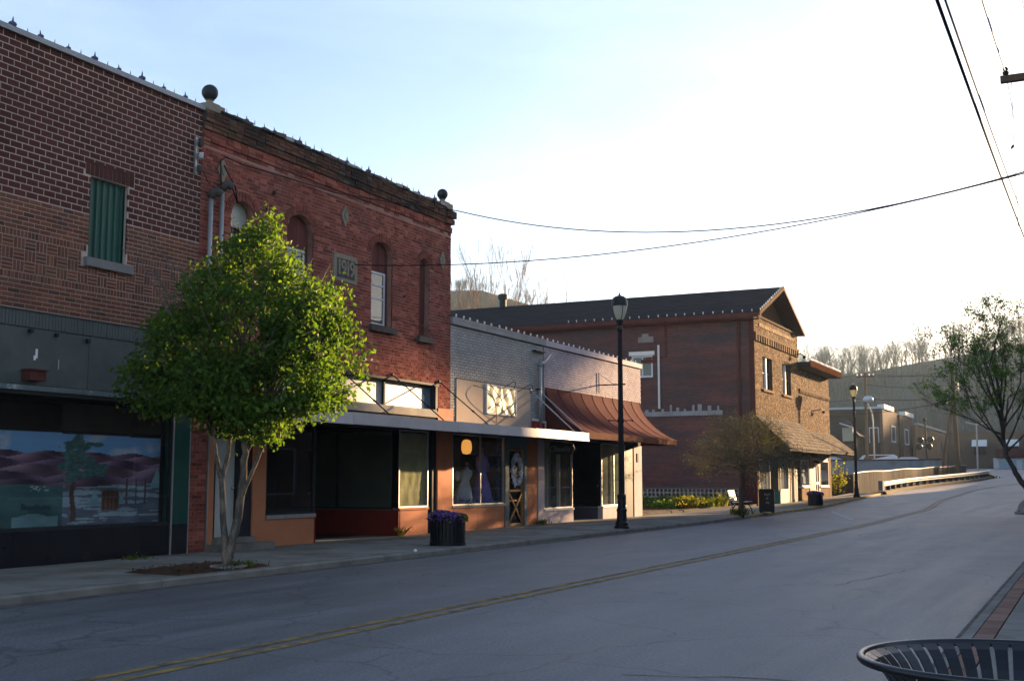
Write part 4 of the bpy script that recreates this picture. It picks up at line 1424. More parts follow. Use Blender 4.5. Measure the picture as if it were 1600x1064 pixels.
# loose wires looped above the grey half
for i, (ya, yb) in enumerate(((26.6, 27.9), (29.2, 30.0), (28.2, 28.9))):
    mb = MB()
    pts = []
    for k in range(13):
        t = k / 12
        pts.append((XF + .03 + .9 * math.sin(math.pi * t) * .25, ya + (yb - ya) * t, 3.75 + .22 * math.sin(math.pi * t) - .9 * t * (i == 0)))
    mb.tube(pts, .009, 5)
    mb.build('loose_wire', M['rod'], CAN)

# ---- b3: low painted brick shop pair
B3 = thing('painted_shop', 'low painted brick shop pair, grey half and lilac half, with curved maroon awning', 'building', (XF, 32, 0.1))
y0, ym, y1 = 25.45, 30.95, 39.06
mb = wall_x(MB(), y0, ym, 2.50, 5.20, [], XF - .010)
w3 = mb.build('wall', M['mortar_p'], B3)
panel = (25.72, 30.06, 2.4, 3.88, 0)
lay_bricks(w3, courses(y0 + .01, ym, 2.62, 5.18, .20, .060, .013, [panel], seed=31, jit=.003), M['brick_grey'], XF)
mb = wall_x(MB(), ym + .002, y1, 2.50, 5.20, [], XF + .010)
w3b = mb.build('wall', M['mortar_p'], B3)
lay_bricks(w3b, courses(ym + .01, y1, 2.62, 5.18, .20, .060, .013, [(31.0, 38.8, 2.5, 3.9, 0)], seed=32, jit=.003), M['brick_lilac'], XF + .02)
cpg = simple(B3, 'coping', M['coping_g'], (XF - .34, XF + .06, y0 + .01, ym, 5.20, 5.36))
cpl = simple(B3, 'coping', M['lilac'], (XF - .34, XF + .08, ym + .002, y1 + .03, 5.20, 5.36))
simple(B3, 'coping_cap', M['coping'], (XF - .34, XF + .075, y0 + .01, ym, 5.362, 5.38), (XF + .06, XF + .07, y0 + .01, ym, 5.33, 5.362))
shell(B3, y0 + .26, y1, 0.1, 5.2, XF, -26, M['brick_lilac'], M['roof'], roof_z=4.8)
bulb_mb = MB()
bulb_mb.lathe([(.001, 0), (.014, 0), (.015, .02), (.024, .04), (.027, .06), (.019, .085), (.003, .097)], n=10)
bulb_me = bulb_mb.mesh('bulb', M['bulb'], smooth=True)
SL = thing('string_lights', 'string of white bulbs along the top of the low painted shops', 'string lights', (XF, 32, 5.38))
mb = MB()
mb.tube([(XF + .0, y0 + .1, 5.388), (XF + .0, 30.9, 5.388), (XF + .0, y1, 5.372)], .008, 5)
mb.build('light_cable', M['wire'], SL)
y = y0 + .25
while y < y1 - .05:
    o = bpy.data.objects.new('bulb', bulb_me)
    o.location = (XF + rng.uniform(-.02, .02), y, 5.385 if y < ym else 5.362)
    o.rotation_euler = (rng.uniform(-.12, .12), rng.uniform(-.12, .12), 0)
    COL.objects.link(o)
    attach(o, SL)
    y += .40 + rng.uniform(-.04, .04)
# beige panel and framed gold cloth
simple(B3, 'beige_panel', M['beige'], (XF - .009, XF + .022, 25.74, 30.04, 2.60, 3.86))
simple(B3, 'panel_trim', M['stone_dark'], (XF + .0, XF + .03, 25.74, 30.06, 3.862, 3.885))
BN = thing('banner', 'square white framed banner of crumpled gold cloth on beige panel', 'banner', (XF, 28.2, 3.45))
by0, by1, bz0, bz1 = 27.30, 29.08, 3.06, 3.84
simple(BN, 'frame', M['white'], (XF + .022, XF + .06, by0, by0 + .05, bz0, bz1), (XF + .022, XF + .06, by1 - .05, by1, bz0, bz1), (XF + .022, XF + .058, by0 + .05, by1 - .05, bz0, bz0 + .045), (XF + .022, XF + .058, by0 + .05, by1 - .05, bz1 - .035, bz1))
mb = MB()
n1, n2 = 44, 22
pv = []
for j in range(n2 + 1):
    for i in range(n1 + 1):
        u, v = i / n1, j / n2
        y = by0 + .05 + (by1 - by0 - .10) * u
        z = bz0 + .045 + (bz1 - bz0 - .08) * v
        fold = abs(math.sin((u * 3.4 + (v - .5) * .9 * (1 if u > .5 else -.8)) * 3.0))
        pv.append((XF + .030 + .026 * fold ** 1.5 + .012 * mnoise.noise(Vector((u * 7, v * 3, 2))), y, z))
mb.add(pv, [(j * (n1 + 1) + i, j * (n1 + 1) + i + 1, (j + 1) * (n1 + 1) + i + 1, (j + 1) * (n1 + 1) + i) for j in range(n2) for i in range(n1)])
mb.build('cloth', M['gold'], BN, smooth=True)
for (a, b) in (((by0 + .1, bz1), (by1 - .35, bz0)), ((by0 + .2, bz0 + .1), (by1 - .4, bz1 - .05))):
    m2 = MB()
    m2.tube([(XF + .10, a[0], a[1]), (XF + .12, (a[0] + b[0]) / 2, (a[1] + b[1]) / 2), (XF + .10, b[0], b[1])], .011, 5)
    m2.build('cord', M['stone_dark'], BN)
# downpipe with its head, junction box
mb = MB()
mb.tube([(XF + .09, 30.52, 2.67), (XF + .09, 30.52, 4.55)], .055, 10)
mb.tube([(XF + .09, 30.52, 4.55), (XF + .10, 30.56, 4.66), (XF + .14, 30.80, 4.74), (XF + .12, 31.2, 4.98)], [.06, .06, .045, .02], 8)
mb.build('downpipe', M['pipe'], B3, smooth=True)
simple(B3, 'pipe_bracket', M['rod'], (XF, XF + .12, 30.42, 30.62, 3.9, 3.93), (XF, XF + .12, 30.2, 30.9, 4.98, 5.01))
simple(B3, 'junction_box', mat('red_box', (.30, .035, .03), .6, .15, 4), (XF + .022, XF + .12, 30.14, 30.42, 2.74, 2.98), (XF + .022, XF + .11, 30.62, 30.80, 2.74, 2.96))
simple(B3, 'junction_plate', M['white'], (XF + .022, XF + .10, 30.14, 30.42, 3.0, 3.05), (XF + .022, XF + .10, 30.83, 30.93, 2.72, 3.02))
# dress shop front
simple(B3, 'bulkhead', M['orange'], (XF - .15, XF + .004, 25.57, 26.9, .08, .67), (XF - .15, XF + .004, 26.907, 28.44, .08, .67))
simple(B3, 'window_ledge', M['cement'], (XF - .2, XF + .03, 25.57, 28.46, .67, .73))
simple(B3, 'header', M['soffit'], (XF - .3, XF - .02, 25.57, 30.94, 2.50, 2.60))
pane_x(B3, 25.60, 28.44, .73, 2.50, XF, M['chrome'], M['glass_cl'], fw=.035, mull=(27.1,))
simple(B3, 'display_wall', M['inside_dk'], (XF - 3.0, XF - 2.9, 25.6, 30.9, .1, 2.6), (XF - 2.9, XF - .1, 28.46, 28.50, .1, 2.6), (XF - 2.9, XF - .4, 25.5, 25.54, .1, 2.6))
simple(B3, 'display_floor', M['inside'], (XF - 2.9, XF - .07, 25.6, 28.44, .55, .66))
fr = simple(B3, 'door_frame', mat('grey_green_frame', (.16, .19, .19), .6, .1, 4), (XF - .12, XF + .02, 28.47, 28.70, .1, 2.5), (XF - .12, XF + .02, 29.66, 29.82, .1, 2.5), (XF - .12, XF + .015, 28.70, 29.66, 2.22, 2.5))
dr = simple(B3, 'door', M['wood'], (XF - .08, XF - .03, 28.70, 28.78, .12, 2.2), (XF - .08, XF - .03, 29.58, 29.66, .12, 2.2), (XF - .08, XF - .032, 28.78, 29.58, 2.13, 2.2), (XF - .08, XF - .032, 28.78, 29.58, .12, .20), (XF - .08, XF - .032, 28.78, 29.58, 1.04, 1.10), (XF - .08, XF - .032, 28.78, 29.58, .78, .82))
mb = MB()
mb.bar((XF - .035, 28.76, 1.04), (XF - .035, 29.60, .18), .05, .03, up=(1, 0, 0))
mb.build('brace', M['wood'], dr)
mb = MB()
mb.bar((XF - .025, 28.76, .18), (XF - .025, 29.60, 1.04), .05, .03, up=(1, 0, 0))
mb.build('brace', M['wood'], dr)
g = MB().quad((XF - .07, 28.76, .18), (XF - .07, 29.6, .18), (XF - .07, 29.6, 2.15), (XF - .07, 28.76, 2.15))
g.build('pane', M['glass_dk'], dr, fix=False)
simple(B3, 'doormat_back', M['inside_dk'], (XF - 1.2, XF - 1.15, 28.5, 29.9, .1, 2.5))
WR = thing('wreath', 'oval wreath of pale ribbon with dark centre hung on glass shop door', 'wreath', (XF, 29.18, 1.62))
mb = MB()
rr = random.Random(14)
for k in range(260):
    a = rr.uniform(0, 2 * math.pi)
    q = rr.uniform(.72, 1.08)
    p = Vector((XF + .0 + rr.uniform(-.03, .04), 29.18 + .30 * q * math.cos(a), 1.62 + .40 * q * math.sin(a)))
    d = Vector((rr.uniform(-.5, .5), rr.uniform(-1, 1), rr.uniform(-1, 1))).normalized() * .055
    e = Vector((rr.uniform(-1, 1), rr.uniform(-1, 1), rr.uniform(-1, 1))).normalized() * .03
    mb.add([p - d - e, p + d - e, p + d + e, p - d + e], [(0, 1, 2, 3)])
mb.build('ribbon', M['dress_w'], WR, kind='stuff', fix=False)
mb = MB()
mb.poly([(XF - .028, 29.18 + .19 * math.cos(t * math.pi / 8), 1.62 + .27 * math.sin(t * math.pi / 8)) for t in range(16)], (.012, 0, 0))
mb.build('wreath_centre', M['stone'], WR)
mb = MB()
mb.poly([(XF - .014, 29.18 + a, 1.62 + b) for a, b in ((-.05, -.2), (.06, -.2), (.05, -.02), (.10, .02), (.09, .16), (.02, .21), (-.07, .15), (-.06, .03), (-.10, 0))], (.012, 0, 0))
mb.build('silhouette', M['frame_dk'], WR)
simple(B3, 'orange_pier', M['orange'], (XF - .2, XF + .014, 29.83, 30.52, .08, 2.5))
simple(B3, 'lilac_pier', M['lilac'], (XF - .2, XF + .03, 30.53, 30.94, .08, 2.5), (XF - .3, XF + .03, 38.28, 39.06, .02, 2.5))
# things shown in the dress shop
lan = thing('lantern', 'glowing orange paper lantern hanging inside the dress shop window', 'lantern', (XF - .5, 27.24, 2.2))
mb = MB()
mb.lathe([(.03, 2.02), (.10, 2.04), (.135, 2.12), (.14, 2.22), (.125, 2.32), (.09, 2.38), (.03, 2.40)], XF - .5, 27.24, 18)
mb.build('lamp_shade', M['lantern'], lan, smooth=True)
mb = MB()
mb.tube([(XF - .5, 27.24, 2.40), (XF - .5, 27.24, 2.62)], .008, 5)
mb.build('cord', M['wire'], lan)
def dress(loc, m, label, h=1.35, lean=0.0):
    t = thing('dress_form', label, 'dress', loc, local=True)
    mb = MB()
    mb.lathe([(.02, 0), (.30, .02), (.27, .25), (.20, .55), (.125, .80), (.11, .88), (.15, 1.02), (.165, 1.10), (.15, 1.2), (.06, 1.26), (.045, 1.33)], 0, 0, 18, sy=1.15)
    for i, (x, y, z) in enumerate(list(mb.v)):
        a = math.atan2(y, x)
        k = 1 + .10 * math.sin(a * 7 + z * 2) * max(0, (.8 - z)) / .8
        mb.v[i] = (x * k + lean * z * .2, y * k + lean * z * .3, z * h / 1.35)
    mb.build('gown', m, t, smooth=True)
    mb = MB()
    for s in (-1, 1):
        mb.tube([(0, .17 * s, 1.14 * h / 1.35), (.02, .24 * s, 1.02 * h / 1.35), (.03, .25 * s, .86 * h / 1.35)], [.07, .085, .05], 8)
    mb.build('sleeves', m, t, smooth=True, kind='stuff')
    mb = MB()
    mb.ball((lean * .25, lean * .35, h + .05), .055, 6)
    mb.build('neck_block', M['wood'], t)
    return t
dress((XF - .45, 28.0, .66), M['dress_p'], 'long purple gown on a dress form in shop window', 1.45)
dress((XF - .55, 27.05, .66), M['dress_w'], 'pale blue gown on a dress form below the lantern', 1.05, .35)
dress((XF - 1.3, 26.9, .66), mat('plum_dress', (.10, .05, .13), .85, .2, 8), 'dark plum gown standing behind the pale blue gown', 1.5)
ts = MB()
rr = random.Random(2)
for k in range(900):
    z = rr.uniform(.75, 2.45)
    edge = 28.36 if k % 3 else 25.68
    p = Vector((XF - .12 + rr.uniform(-.05, .03), edge + rr.gauss(0, .045), z))
    d = Vector((rr.uniform(-1, 1), rr.uniform(-1, 1), rr.uniform(-1, 1))).normalized() * .035
    e = Vector((rr.uniform(-1, 1), rr.uniform(-1, 1), rr.uniform(-1, 1))).normalized() * .006
    ts.add([p - d - e, p + d - e, p + d + e, p - d + e], [(0, 1, 2, 3)])
for k in range(700):
    y = rr.uniform(25.7, 28.4)
    p = Vector((XF - .2 + rr.uniform(-.12, .1), y, .68 + abs(rr.gauss(0, .09)) + (.12 if y < 27 else 0) * rr.random()))
    d = Vector((rr.uniform(-1, 1), rr.uniform(-1, 1), rr.uniform(-1, 1))).normalized() * .04
    e = Vector((rr.uniform(-1, 1), rr.uniform(-1, 1), rr.uniform(-1, 1))).normalized() * .008
    ts.add([p - d - e, p + d - e, p + d + e, p - d + e], [(0, 1, 2, 3)])
tag(ts.build('tinsel', M['tinsel'], fix=False), 'blue tinsel round the edges of the dress shop window', 'tinsel', kind='stuff')
# lettered sign hanging under the canopy
SG = thing('hanging_sign', 'small dark hanging sign with pale script name under the canopy end', 'sign', (XF + .7, 30.62, 2.2))
mb = MB()
out = [(XF + .35, 2.36), (XF + .5, 2.40), (XF + .75, 2.37), (XF + 1.05, 2.38), (XF + 1.12, 2.22), (XF + 1.02, 2.06), (XF + .7, 2.07), (XF + .45, 2.05), (XF + .33, 2.2)]
mb.poly([(x, 30.60, z) for x, z in out], (0, .03, 0))
mb.build('sign_board', M['frame_dk'], SG)
for x in (XF + .5, XF + .95):
    mb = MB()
    mb.tube([(x, 30.615, 2.37), (x, 30.615, 2.50)], .008, 5)
    mb.build('hook', M['rod'], SG)
text_obj("Claudia's", .22, (XF + .72, 30.595, 2.22), (R(90), 0, 0), M['sill'], SG, extrude=.003, shear=.3)
# right shop: two windows and a recessed entrance
simple(B3, 'bulkhead', M['lilac'], (XF - .15, XF + .02, 30.95, 33.05, .06, .47), (XF - .15, XF + .02, 35.42, 37.5, .04, .47))
simple(B3, 'window_ledge', M['white'], (XF - .15, XF + .045, 30.95, 33.07, .47, .53), (XF - .15, XF + .045, 35.40, 37.5, .47, .52))
simple(B3, 'header', M['frame_dk'], (XF - .3, XF - .0, 30.95, 38.28, 2.50, 2.60))
pane_x(B3, 30.95, 33.05, .53, 2.50, XF, M['chrome'], M['glass'], fw=.035)
pane_x(B3, 35.40, 37.52, .52, 2.50, XF, M['chrome'], M['glass'], fw=.035, mull=(36.5,))
simple(B3, 'dark_mullion', M['frame_dk'], (XF - .2, XF + .01, 37.54, 38.27, .06, 2.5))
simple(B3, 'bulkhead', M['slate'], (XF - 2.6, XF - .16, 35.42, 35.48, .06, .47))
simple(B3, 'window_ledge', M['chrome'], (XF - 2.6, XF - .16, 35.38, 35.48, .472, .50))
pane_y(B3, XF - 2.6, XF - .06, .50, 2.5, 35.42, M['frame_dk'], M['glass_dk'], fw=.035, mull=(XF - 1.3,))
pane_y(B3, XF - 2.6, XF - .06, .53, 2.5, 33.0, M['frame_dk'], M['glass_dk'], fw=.035)
simple(B3, 'recess_floor', M['joint'], (XF - 2.6, XF - .9, 33.05, 35.42, .02, .11))
rd = simple(B3, 'recess_door', M['frame_dk'], (XF - 2.7, XF - 2.6, 33.05, 33.6, .1, 2.5), (XF - 2.7, XF - 2.6, 35.0, 35.42, .1, 2.5), (XF - 2.75, XF - 2.68, 33.6, 35.0, .1, 2.5))
for (x, y) in ((XF - .13, 35.36), (XF - 1.45, 35.36)):
    kb = MB()
    kb.ball((x, y, 1.16), .035, 6)
    kb.build('door_knob', M['chrome'], B3)
simple(B3, 'display_wall', mat('pale_olive_wall', (.26, .27, .20), .9, .25, 1.1, .1, 20, stain=(.13, .15, .12), stain_scale=.8, stain_amt=.7), (XF - .75, XF - .7, 30.95, 33.0, .1, 2.6), (XF - .14, XF - .09, 35.5, 38.2, .1, 2.6))
simple(B3, 'display_post', M['sash'], (XF - .4, XF - .34, 31.95, 32.03, .5, 2.0), (XF - .4, XF - .3, 32.75, 32.80, .5, 2.2))
simple(B3, 'display_floor', M['inside'], (XF - .7, XF - .07, 30.95, 33.0, .4, .47))
simple(B3, 'wall_plate', M['slate'], (XF + .03, XF + .05, 38.55, 38.70, 1.95, 2.25))
# iron sign arm on the wall
mb = MB()
mb.tube([(XF + .02, 35.1, 4.35), (XF + .95, 35.1, 4.35)], .022, 6)
mb.tube([(XF + .05, 35.1, 4.1), (XF + .05, 35.1, 4.75)], .014, 6)
mb.tube([(XF + .05, 35.1, 4.72), (XF + .55, 35.1, 4.37)], .006, 5)
sa = mb.build('sign_arm', M['rod'], B3)
# swept maroon awning in gores
AW = thing('awning', 'maroon canvas awning with curved ribs over the lilac shop windows', 'awning', (XF, 35, 3))
AX, AZT, AZB = -12.84, 4.0, 2.70
def aw_prof(t):
    x = XF + .035 + (AX - XF - .035) * (t ** 1.55)
    z = AZT + (AZB - AZT) * (1 - (1 - t) ** 1.25)
    return x, z
ya, yb = 31.02, 38.92
ng = 9
for g_ in range(ng):
    a = ya + (yb - ya) * g_ / ng
    b = ya + (yb - ya) * (g_ + 1) / ng
    mb = MB()
    N, K = 14, 6
    vs = []
    for i in range(N + 1):
        x, z = aw_prof(i / N)
        for k in range(K + 1):
            s = k / K
            sag = -.016 * math.sin(math.pi * s) * math.sin(math.pi * min(1, i / N + .1))
            vs.append((x + sag * .6, a + (b - a) * s, z + sag * .5))
    mb.add(vs, [(i * (K + 1) + k, i * (K + 1) + k + 1, (i + 1) * (K + 1) + k + 1, (i + 1) * (K + 1) + k) for i in range(N) for k in range(K)])
    mb.build('canvas_gore', M['awning'], AW, smooth=True)
    mb = MB()
    mb.tube([(aw_prof(i / N)[0] + .006, b if g_ < ng - 1 else b - .01, aw_prof(i / N)[1] + .006) for i in range(N + 1)], .006, 5)
    mb.build('seam', M['awning'], AW)
for y in (ya, yb):
    mb = MB()
    pts = [(XF + .03, y, AZT)] + [(aw_prof(i / 12)[0], y, aw_prof(i / 12)[1]) for i in range(13)] + [(XF + .03, y, AZB)]
    mb.poly(pts, (0, .012 if y == ya else -.012, 0))
    mb.build('side_panel', M['awning'], AW)
simple(AW, 'valance', M['valance'], (AX - .012, AX + .004, ya, yb, AZB - .19, AZB), (XF + .05, AX - .012, ya, ya + .012, AZB - .19, AZB - .002), (XF + .05, AX - .012, yb - .012, yb, AZB - .19, AZB - .002))
simple(AW, 'awning_frame', M['rod'], (XF + .04, AX - .02, ya + .05, ya + .08, AZB - .16, AZB - .13), (XF + .04, AX - .02, 35.0, 35.03, AZB - .16, AZB - .13), (XF + .04, AX - .02, yb - .08, yb - .05, AZB - .16, AZB - .13))

# ---- b4: gabled red brick building with a brown front
B4 = thing('gabled_building', 'gabled two storey brick building with red side wall and brown front', 'building', (XF, 59, 0.15))
y0, y1 = 54.8, 63.95
EZ, RZ = 9.15, 10.95
YR = (y0 + y1) / 2 + .2
XB = -48.0
def brick_tex_mat(name, c1, c2, mortar, axes, bw=.21, rh=.072, stain=(.08, .06, .06)):
    """Far brickwork: a brick texture laid out in metres along the wall."""
    m = mat(name, c1, .95, .42, 1.1, 0, 10, stain=stain, stain_scale=.75, stain_amt=.9, stain_lo=.42, stain_hi=.66, stretch=(.30, .30, 1.5), spec=.05)
    nt = m.node_tree
    bs = [n for n in nt.nodes if n.type == 'BSDF_PRINCIPLED'][0]
    geo = node(nt, 'ShaderNodeNewGeometry')
    sp = node(nt, 'ShaderNodeSeparateXYZ')
    nt.links.new(geo.outputs['Position'], sp.inputs[0])
    cb = node(nt, 'ShaderNodeCombineXYZ')
    nt.links.new(sp.outputs[axes[0]], cb.inputs[0])
    nt.links.new(sp.outputs[axes[1]], cb.inputs[1])
    bt = node(nt, 'ShaderNodeTexBrick')
    bt.inputs['Scale'].default_value = 1.0
    bt.inputs['Brick Width'].default_value = bw
    bt.inputs['Row Height'].default_value = rh
    bt.inputs['Mortar Size'].default_value = .008
    bt.inputs['Color1'].default_value = (1, 1, 1, 1)
    bt.inputs['Color2'].default_value = (*[b / max(a, 1e-3) for a, b in zip(c1, c2)], 1)
    bt.inputs['Mortar'].default_value = (*[b / max(a, 1e-3) for a, b in zip(c1, mortar)], 1)
    nt.links.new(cb.outputs[0], bt.inputs['Vector'])
    old = bs.inputs['Base Color'].links[0].from_socket
    mx = node(nt, 'ShaderNodeVectorMath', operation='MULTIPLY')
    nt.links.new(old, mx.inputs[0])
    nt.links.new(bt.outputs['Color'], mx.inputs[1])
    nt.links.new(mx.outputs['Vector'], bs.inputs['Base Color'])
    bp = node(nt, 'ShaderNodeBump')
    bp.inputs['Strength'].default_value = .6
    bp.inputs['Distance'].default_value = .012
    inv = node(nt, 'ShaderNodeMath', operation='SUBTRACT')
    inv.inputs[0].default_value = 1
    nt.links.new(bt.outputs['Fac'], inv.inputs[1])
    nt.links.new(inv.outputs[0], bp.inputs['Height'])
    nt.links.new(bp.outputs['Normal'], bs.inputs['Normal'])
    return m
M['side_brick'] = brick_tex_mat('side_wall_brick', (.165, .062, .052), (.12, .05, .045), (.15, .085, .075), ('X', 'Z'))
M['far_brick_x'] = brick_tex_mat('brown_brick_far', (.14, .08, .05), (.11, .065, .045), (.14, .10, .075), ('Y', 'Z'), .24, .08)
M['across_brick'] = brick_tex_mat('brick_across_street', (.20, .09, .065), (.16, .075, .055), (.22, .17, .14), ('Y', 'Z'), .22, .075)
# side wall, with its window opening
mb = MB()
WXA, WXB, WZA, WZB = -20.35, -19.25, 6.30, 7.38
for (a, b, c, d) in ((XB, WXA, -.4, EZ), (WXB, XF - .26, -.4, EZ), (WXA, WXB, -.4, WZA), (WXA, WXB, WZB, EZ)):
    mb.box(a, b, y0, y0 + .3, c, d)
mb.box(XB, XF - .26, y1 - .3, y1, -.4, EZ)
mb.box(XB, XB + .3, y0 + .3, y1 - .3, -.4, EZ)
mb.build('side_wall', M['side_brick'], B4)
simple(B4, 'corner_pier', M['brick_dark'], (XF - .62, XF - .02, y0 - .07, y0 - .002, .1, 4.2), (XF - .26, XF - .012, y0 - .03, y0 + .3, .1, 9.1))
sw = pane_y(B4, WXA, WXB, WZA, WZB, y0 + .03, M['sash'], M['glass_dk'], fw=.09, mull=((WXA + WXB) / 2,))
simple(B4, 'blind', M['shade'], (WXA + .08, WXB - .08, y0 + .14, y0 + .15, WZA + .05, WZB - .05))
simple(B4, 'window_head', M['white'], (WXA - .12, WXB + .1, y0 - .05, y0 + .03, WZB, WZB + .2))
mb = MB()
mb.tube([(-18.92, y0 - .07, 4.75), (-18.92, y0 - .07, 7.85)], .055, 8)
mb.build('vent_pipe', M['white'], B4)
mb = MB()                                        # mortar left from a vanished lean-to roof
rr = random.Random(21)
mb.box(-22.5, -15.8, y0 - .05, y0 - .001, 4.38, 4.60)
x = -22.4
while x < -15.9:
    w = rr.uniform(.08, .2)
    mb.box(x, x + w, y0 - .045, y0 - .001, 4.60, 4.60 + rr.uniform(.1, .34))
    x += w + rr.uniform(.12, .35)
mb.build('mortar_ledge', mat('grey_mortar_patch', (.28, .29, .29), .95, .25, 3, .4, 30), B4)
mb = MB()                                        # outline of a blocked opening
mb.box(-18.62, -18.50, y0 - .03, y0 - .001, 7.2, 9.1)
mb.box(-19.6, -18.62, y0 - .03, y0 - .001, 7.2, 7.28)
mb.box(-19.85, -18.85, y0 - .012, y0 - .001, 7.0, 7.18)
mb.build('blocked_opening', M['fascia'], B4)
simple(B4, 'wall_patch', mat('pale_patch', (.24, .21, .19), .95, .3, 2), (-20.0, -19.2, y0 - .008, y0 - .001, 8.02, 8.3), (-19.8, -19.45, y0 - .008, y0 - .001, 8.3, 8.45))
mb = MB()
mb.tube([(-14.95, y0 - .10, .3), (-14.95, y0 - .10, 8.9)], .06, 8)
mb.build('downpipe', M['fascia'], B4)
# roof
OV = .35
mb = MB()
def roof_slope(mb, ya, za, yb, zb, xa, xb, nrow, seed):
    rr = random.Random(seed)
    for i in range(nrow):
        t0, t1 = i / nrow, (i + 1.12) / nrow
        y_a, y_b = ya + (yb - ya) * t0, ya + (yb - ya) * min(1, t1)
        z_a, z_b = za + (zb - za) * t0, za + (zb - za) * min(1, t1)
        x = xa
        while x > xb:
            x2 = max(x - rr.uniform(.8, 1.1), xb)
            dz = .02 + rr.uniform(0, .006)
            mb.hexa([(x, y_a, z_a), (x2 + .01, y_a, z_a), (x2 + .01, y_b, z_b - .0), (x, y_b, z_b - .0),
                     (x, y_a, z_a + dz), (x2 + .01, y_a, z_a + dz), (x2 + .01, y_b, z_b + .004), (x, y_b, z_b + .004)])
            x = x2
slope = (RZ - EZ) / (YR - y0)
xr = XF + OV
roof_slope(mb, y0 - .3, EZ - .3 * slope + .12, YR, RZ + .12, xr, XB, 16, 4)
roof_slope(mb, y1 + .3, EZ - .3 * slope + .12, YR, RZ + .12, xr, XB, 16, 5)
mb.build('roof_shingles', M['roof'], B4, kind='stuff')
mb = MB()
for (ya, s) in ((y0 - .3, 1), (y1 + .3, -1)):
    za = EZ - .3 * slope
    mb.hexa([(xr - .02, ya, za + .0), (XB, ya, za + .0), (XB, YR, RZ + .0), (xr - .02, YR, RZ + .0),
             (xr - .02, ya, za + .115), (XB, ya, za + .115), (XB, YR, RZ + .115), (xr - .02, YR, RZ + .115)])
mb.build('roof_deck', M['fascia'], B4)
simple(B4, 'fascia', M['fascia'], (XB, xr - .03, y0 - .335, y0 - .302, EZ - .3 * slope - .12, EZ - .3 * slope + .11), (XB, xr - .03, y0 - .30, y0 - .002, EZ - .32, EZ - .28))
for (ya) in (y0 - .3, y1 + .3):
    mb = MB()
    za = EZ - .3 * slope
    mb.hexa([(xr - .018, ya, za - .06), (xr + .02, ya, za - .06), (xr + .02, YR, RZ - .06), (xr - .018, YR, RZ - .06),
             (xr - .018, ya, za + .14), (xr + .02, ya, za + .14), (xr + .02, YR, RZ + .14), (xr - .018, YR, RZ + .14)])
    mb.build('barge_board', M['mortar_b'] if ya < 60 else M['fascia'], B4)
mb = MB()                                       # roof vent
mb.lathe([(.19, 0), (.19, .55), (.27, .56), (.27, .80), (.20, .86), (.01, .88)], -29.6, YR - .5, 12)
mb.v = [(x, y, z + RZ - .1) for x, y, z in mb.v]
mb.build('roof_vent', M['rod'], B4)
# brown front, brick by brick
F4W = [(56.25, 58.15, 5.66, 7.28), (60.25, 62.15, 5.66, 7.28)]
mb = wall_x(MB(), y0, y1, 2.6, EZ, F4W, XF - .012, thick=.25)
w4 = mb.build('wall', M['mortar_b'], B4)
hol = [(h[0], h[1], h[2] - .13, h[3], 0) for h in F4W]
b4b = courses(y0 + .002, y1, 2.65, 8.02, .205, .062, .011, hol, seed=41, jit=.006)
b4b += courses(y0 + .002, y1, 8.30, EZ - .12, .205, .062, .011, [], seed=42, jit=.006)
lay_bricks(w4, b4b, M['brick_brown'], XF)
mb = MB()                                       # dentil band
y = y0 + .05
while y < y1 - .1:
    mb.box(XF - .05, XF + .09, y, y + .20, 7.86, 8.17)
    y += .46
mb.build('dentil_course', M['brick_brown'], B4, kind='stuff')
simple(B4, 'string_course', M['brick_brown'], (XF - .05, XF + .09, y0, y1 - .02, 8.17, 8.29))
simple(B4, 'raised_band', mat('pale_sign_band', (.15, .085, .035), .9, .3, 3, .3, 40, stain=(.36, .24, .12), stain_scale=2.2, stain_amt=.9, stain_lo=.45, stain_hi=.62), (XF, XF + .025, y0 + .9, y1 - 1.0, 8.62, 8.80))
simple(B4, 'gable_trim', M['mortar_b'], (XF - .05, XF + .06, y0, y1, EZ - .11, EZ + .0))
mb = MB()
mb.poly([(XF - .50, y0 + .05, EZ - .1), (XF - .50, YR, RZ - .02), (XF - .50, y1 - .05, EZ - .1)], (-.1, 0, 0))
mb.build('gable_boarding', mat('brown_gable_boards', (.12, .055, .03), .9, .25, 3, .3, 30), B4)
for h in F4W:
    simple(B4, 'window_sill', M['brick_brown'], (XF - .2, XF + .08, h[0] - .12, h[1] + .12, h[2] - .12, h[2]))
    ym_ = (h[0] + h[1]) / 2
    simple(B4, 'mullion_post', M['white'], (XF - .18, XF - .06, ym_ - .07, ym_ + .07, h[2], h[3]))
    pane_x(B4, h[0], ym_ - .07, h[2], h[3], XF - .12, M['white'], M['glass_dk'], fw=.06, trans=((h[2] + h[3]) / 2,))
    pane_x(B4, ym_ + .07, h[1], h[2], h[3], XF - .12, M['slate'], M['glass_dk'], fw=.05, trans=((h[2] + h[3]) / 2,))
    simple(B4, 'curtain', M['curtain'], (XF - .2, XF - .19, h[0] + .03, ym_, h[2], h[3]))
    simple(B4, 'room', M['slate'], (XF - .5, XF - .48, h[0] - .2, h[1] + .2, h[2] - .2, h[3] + .2))
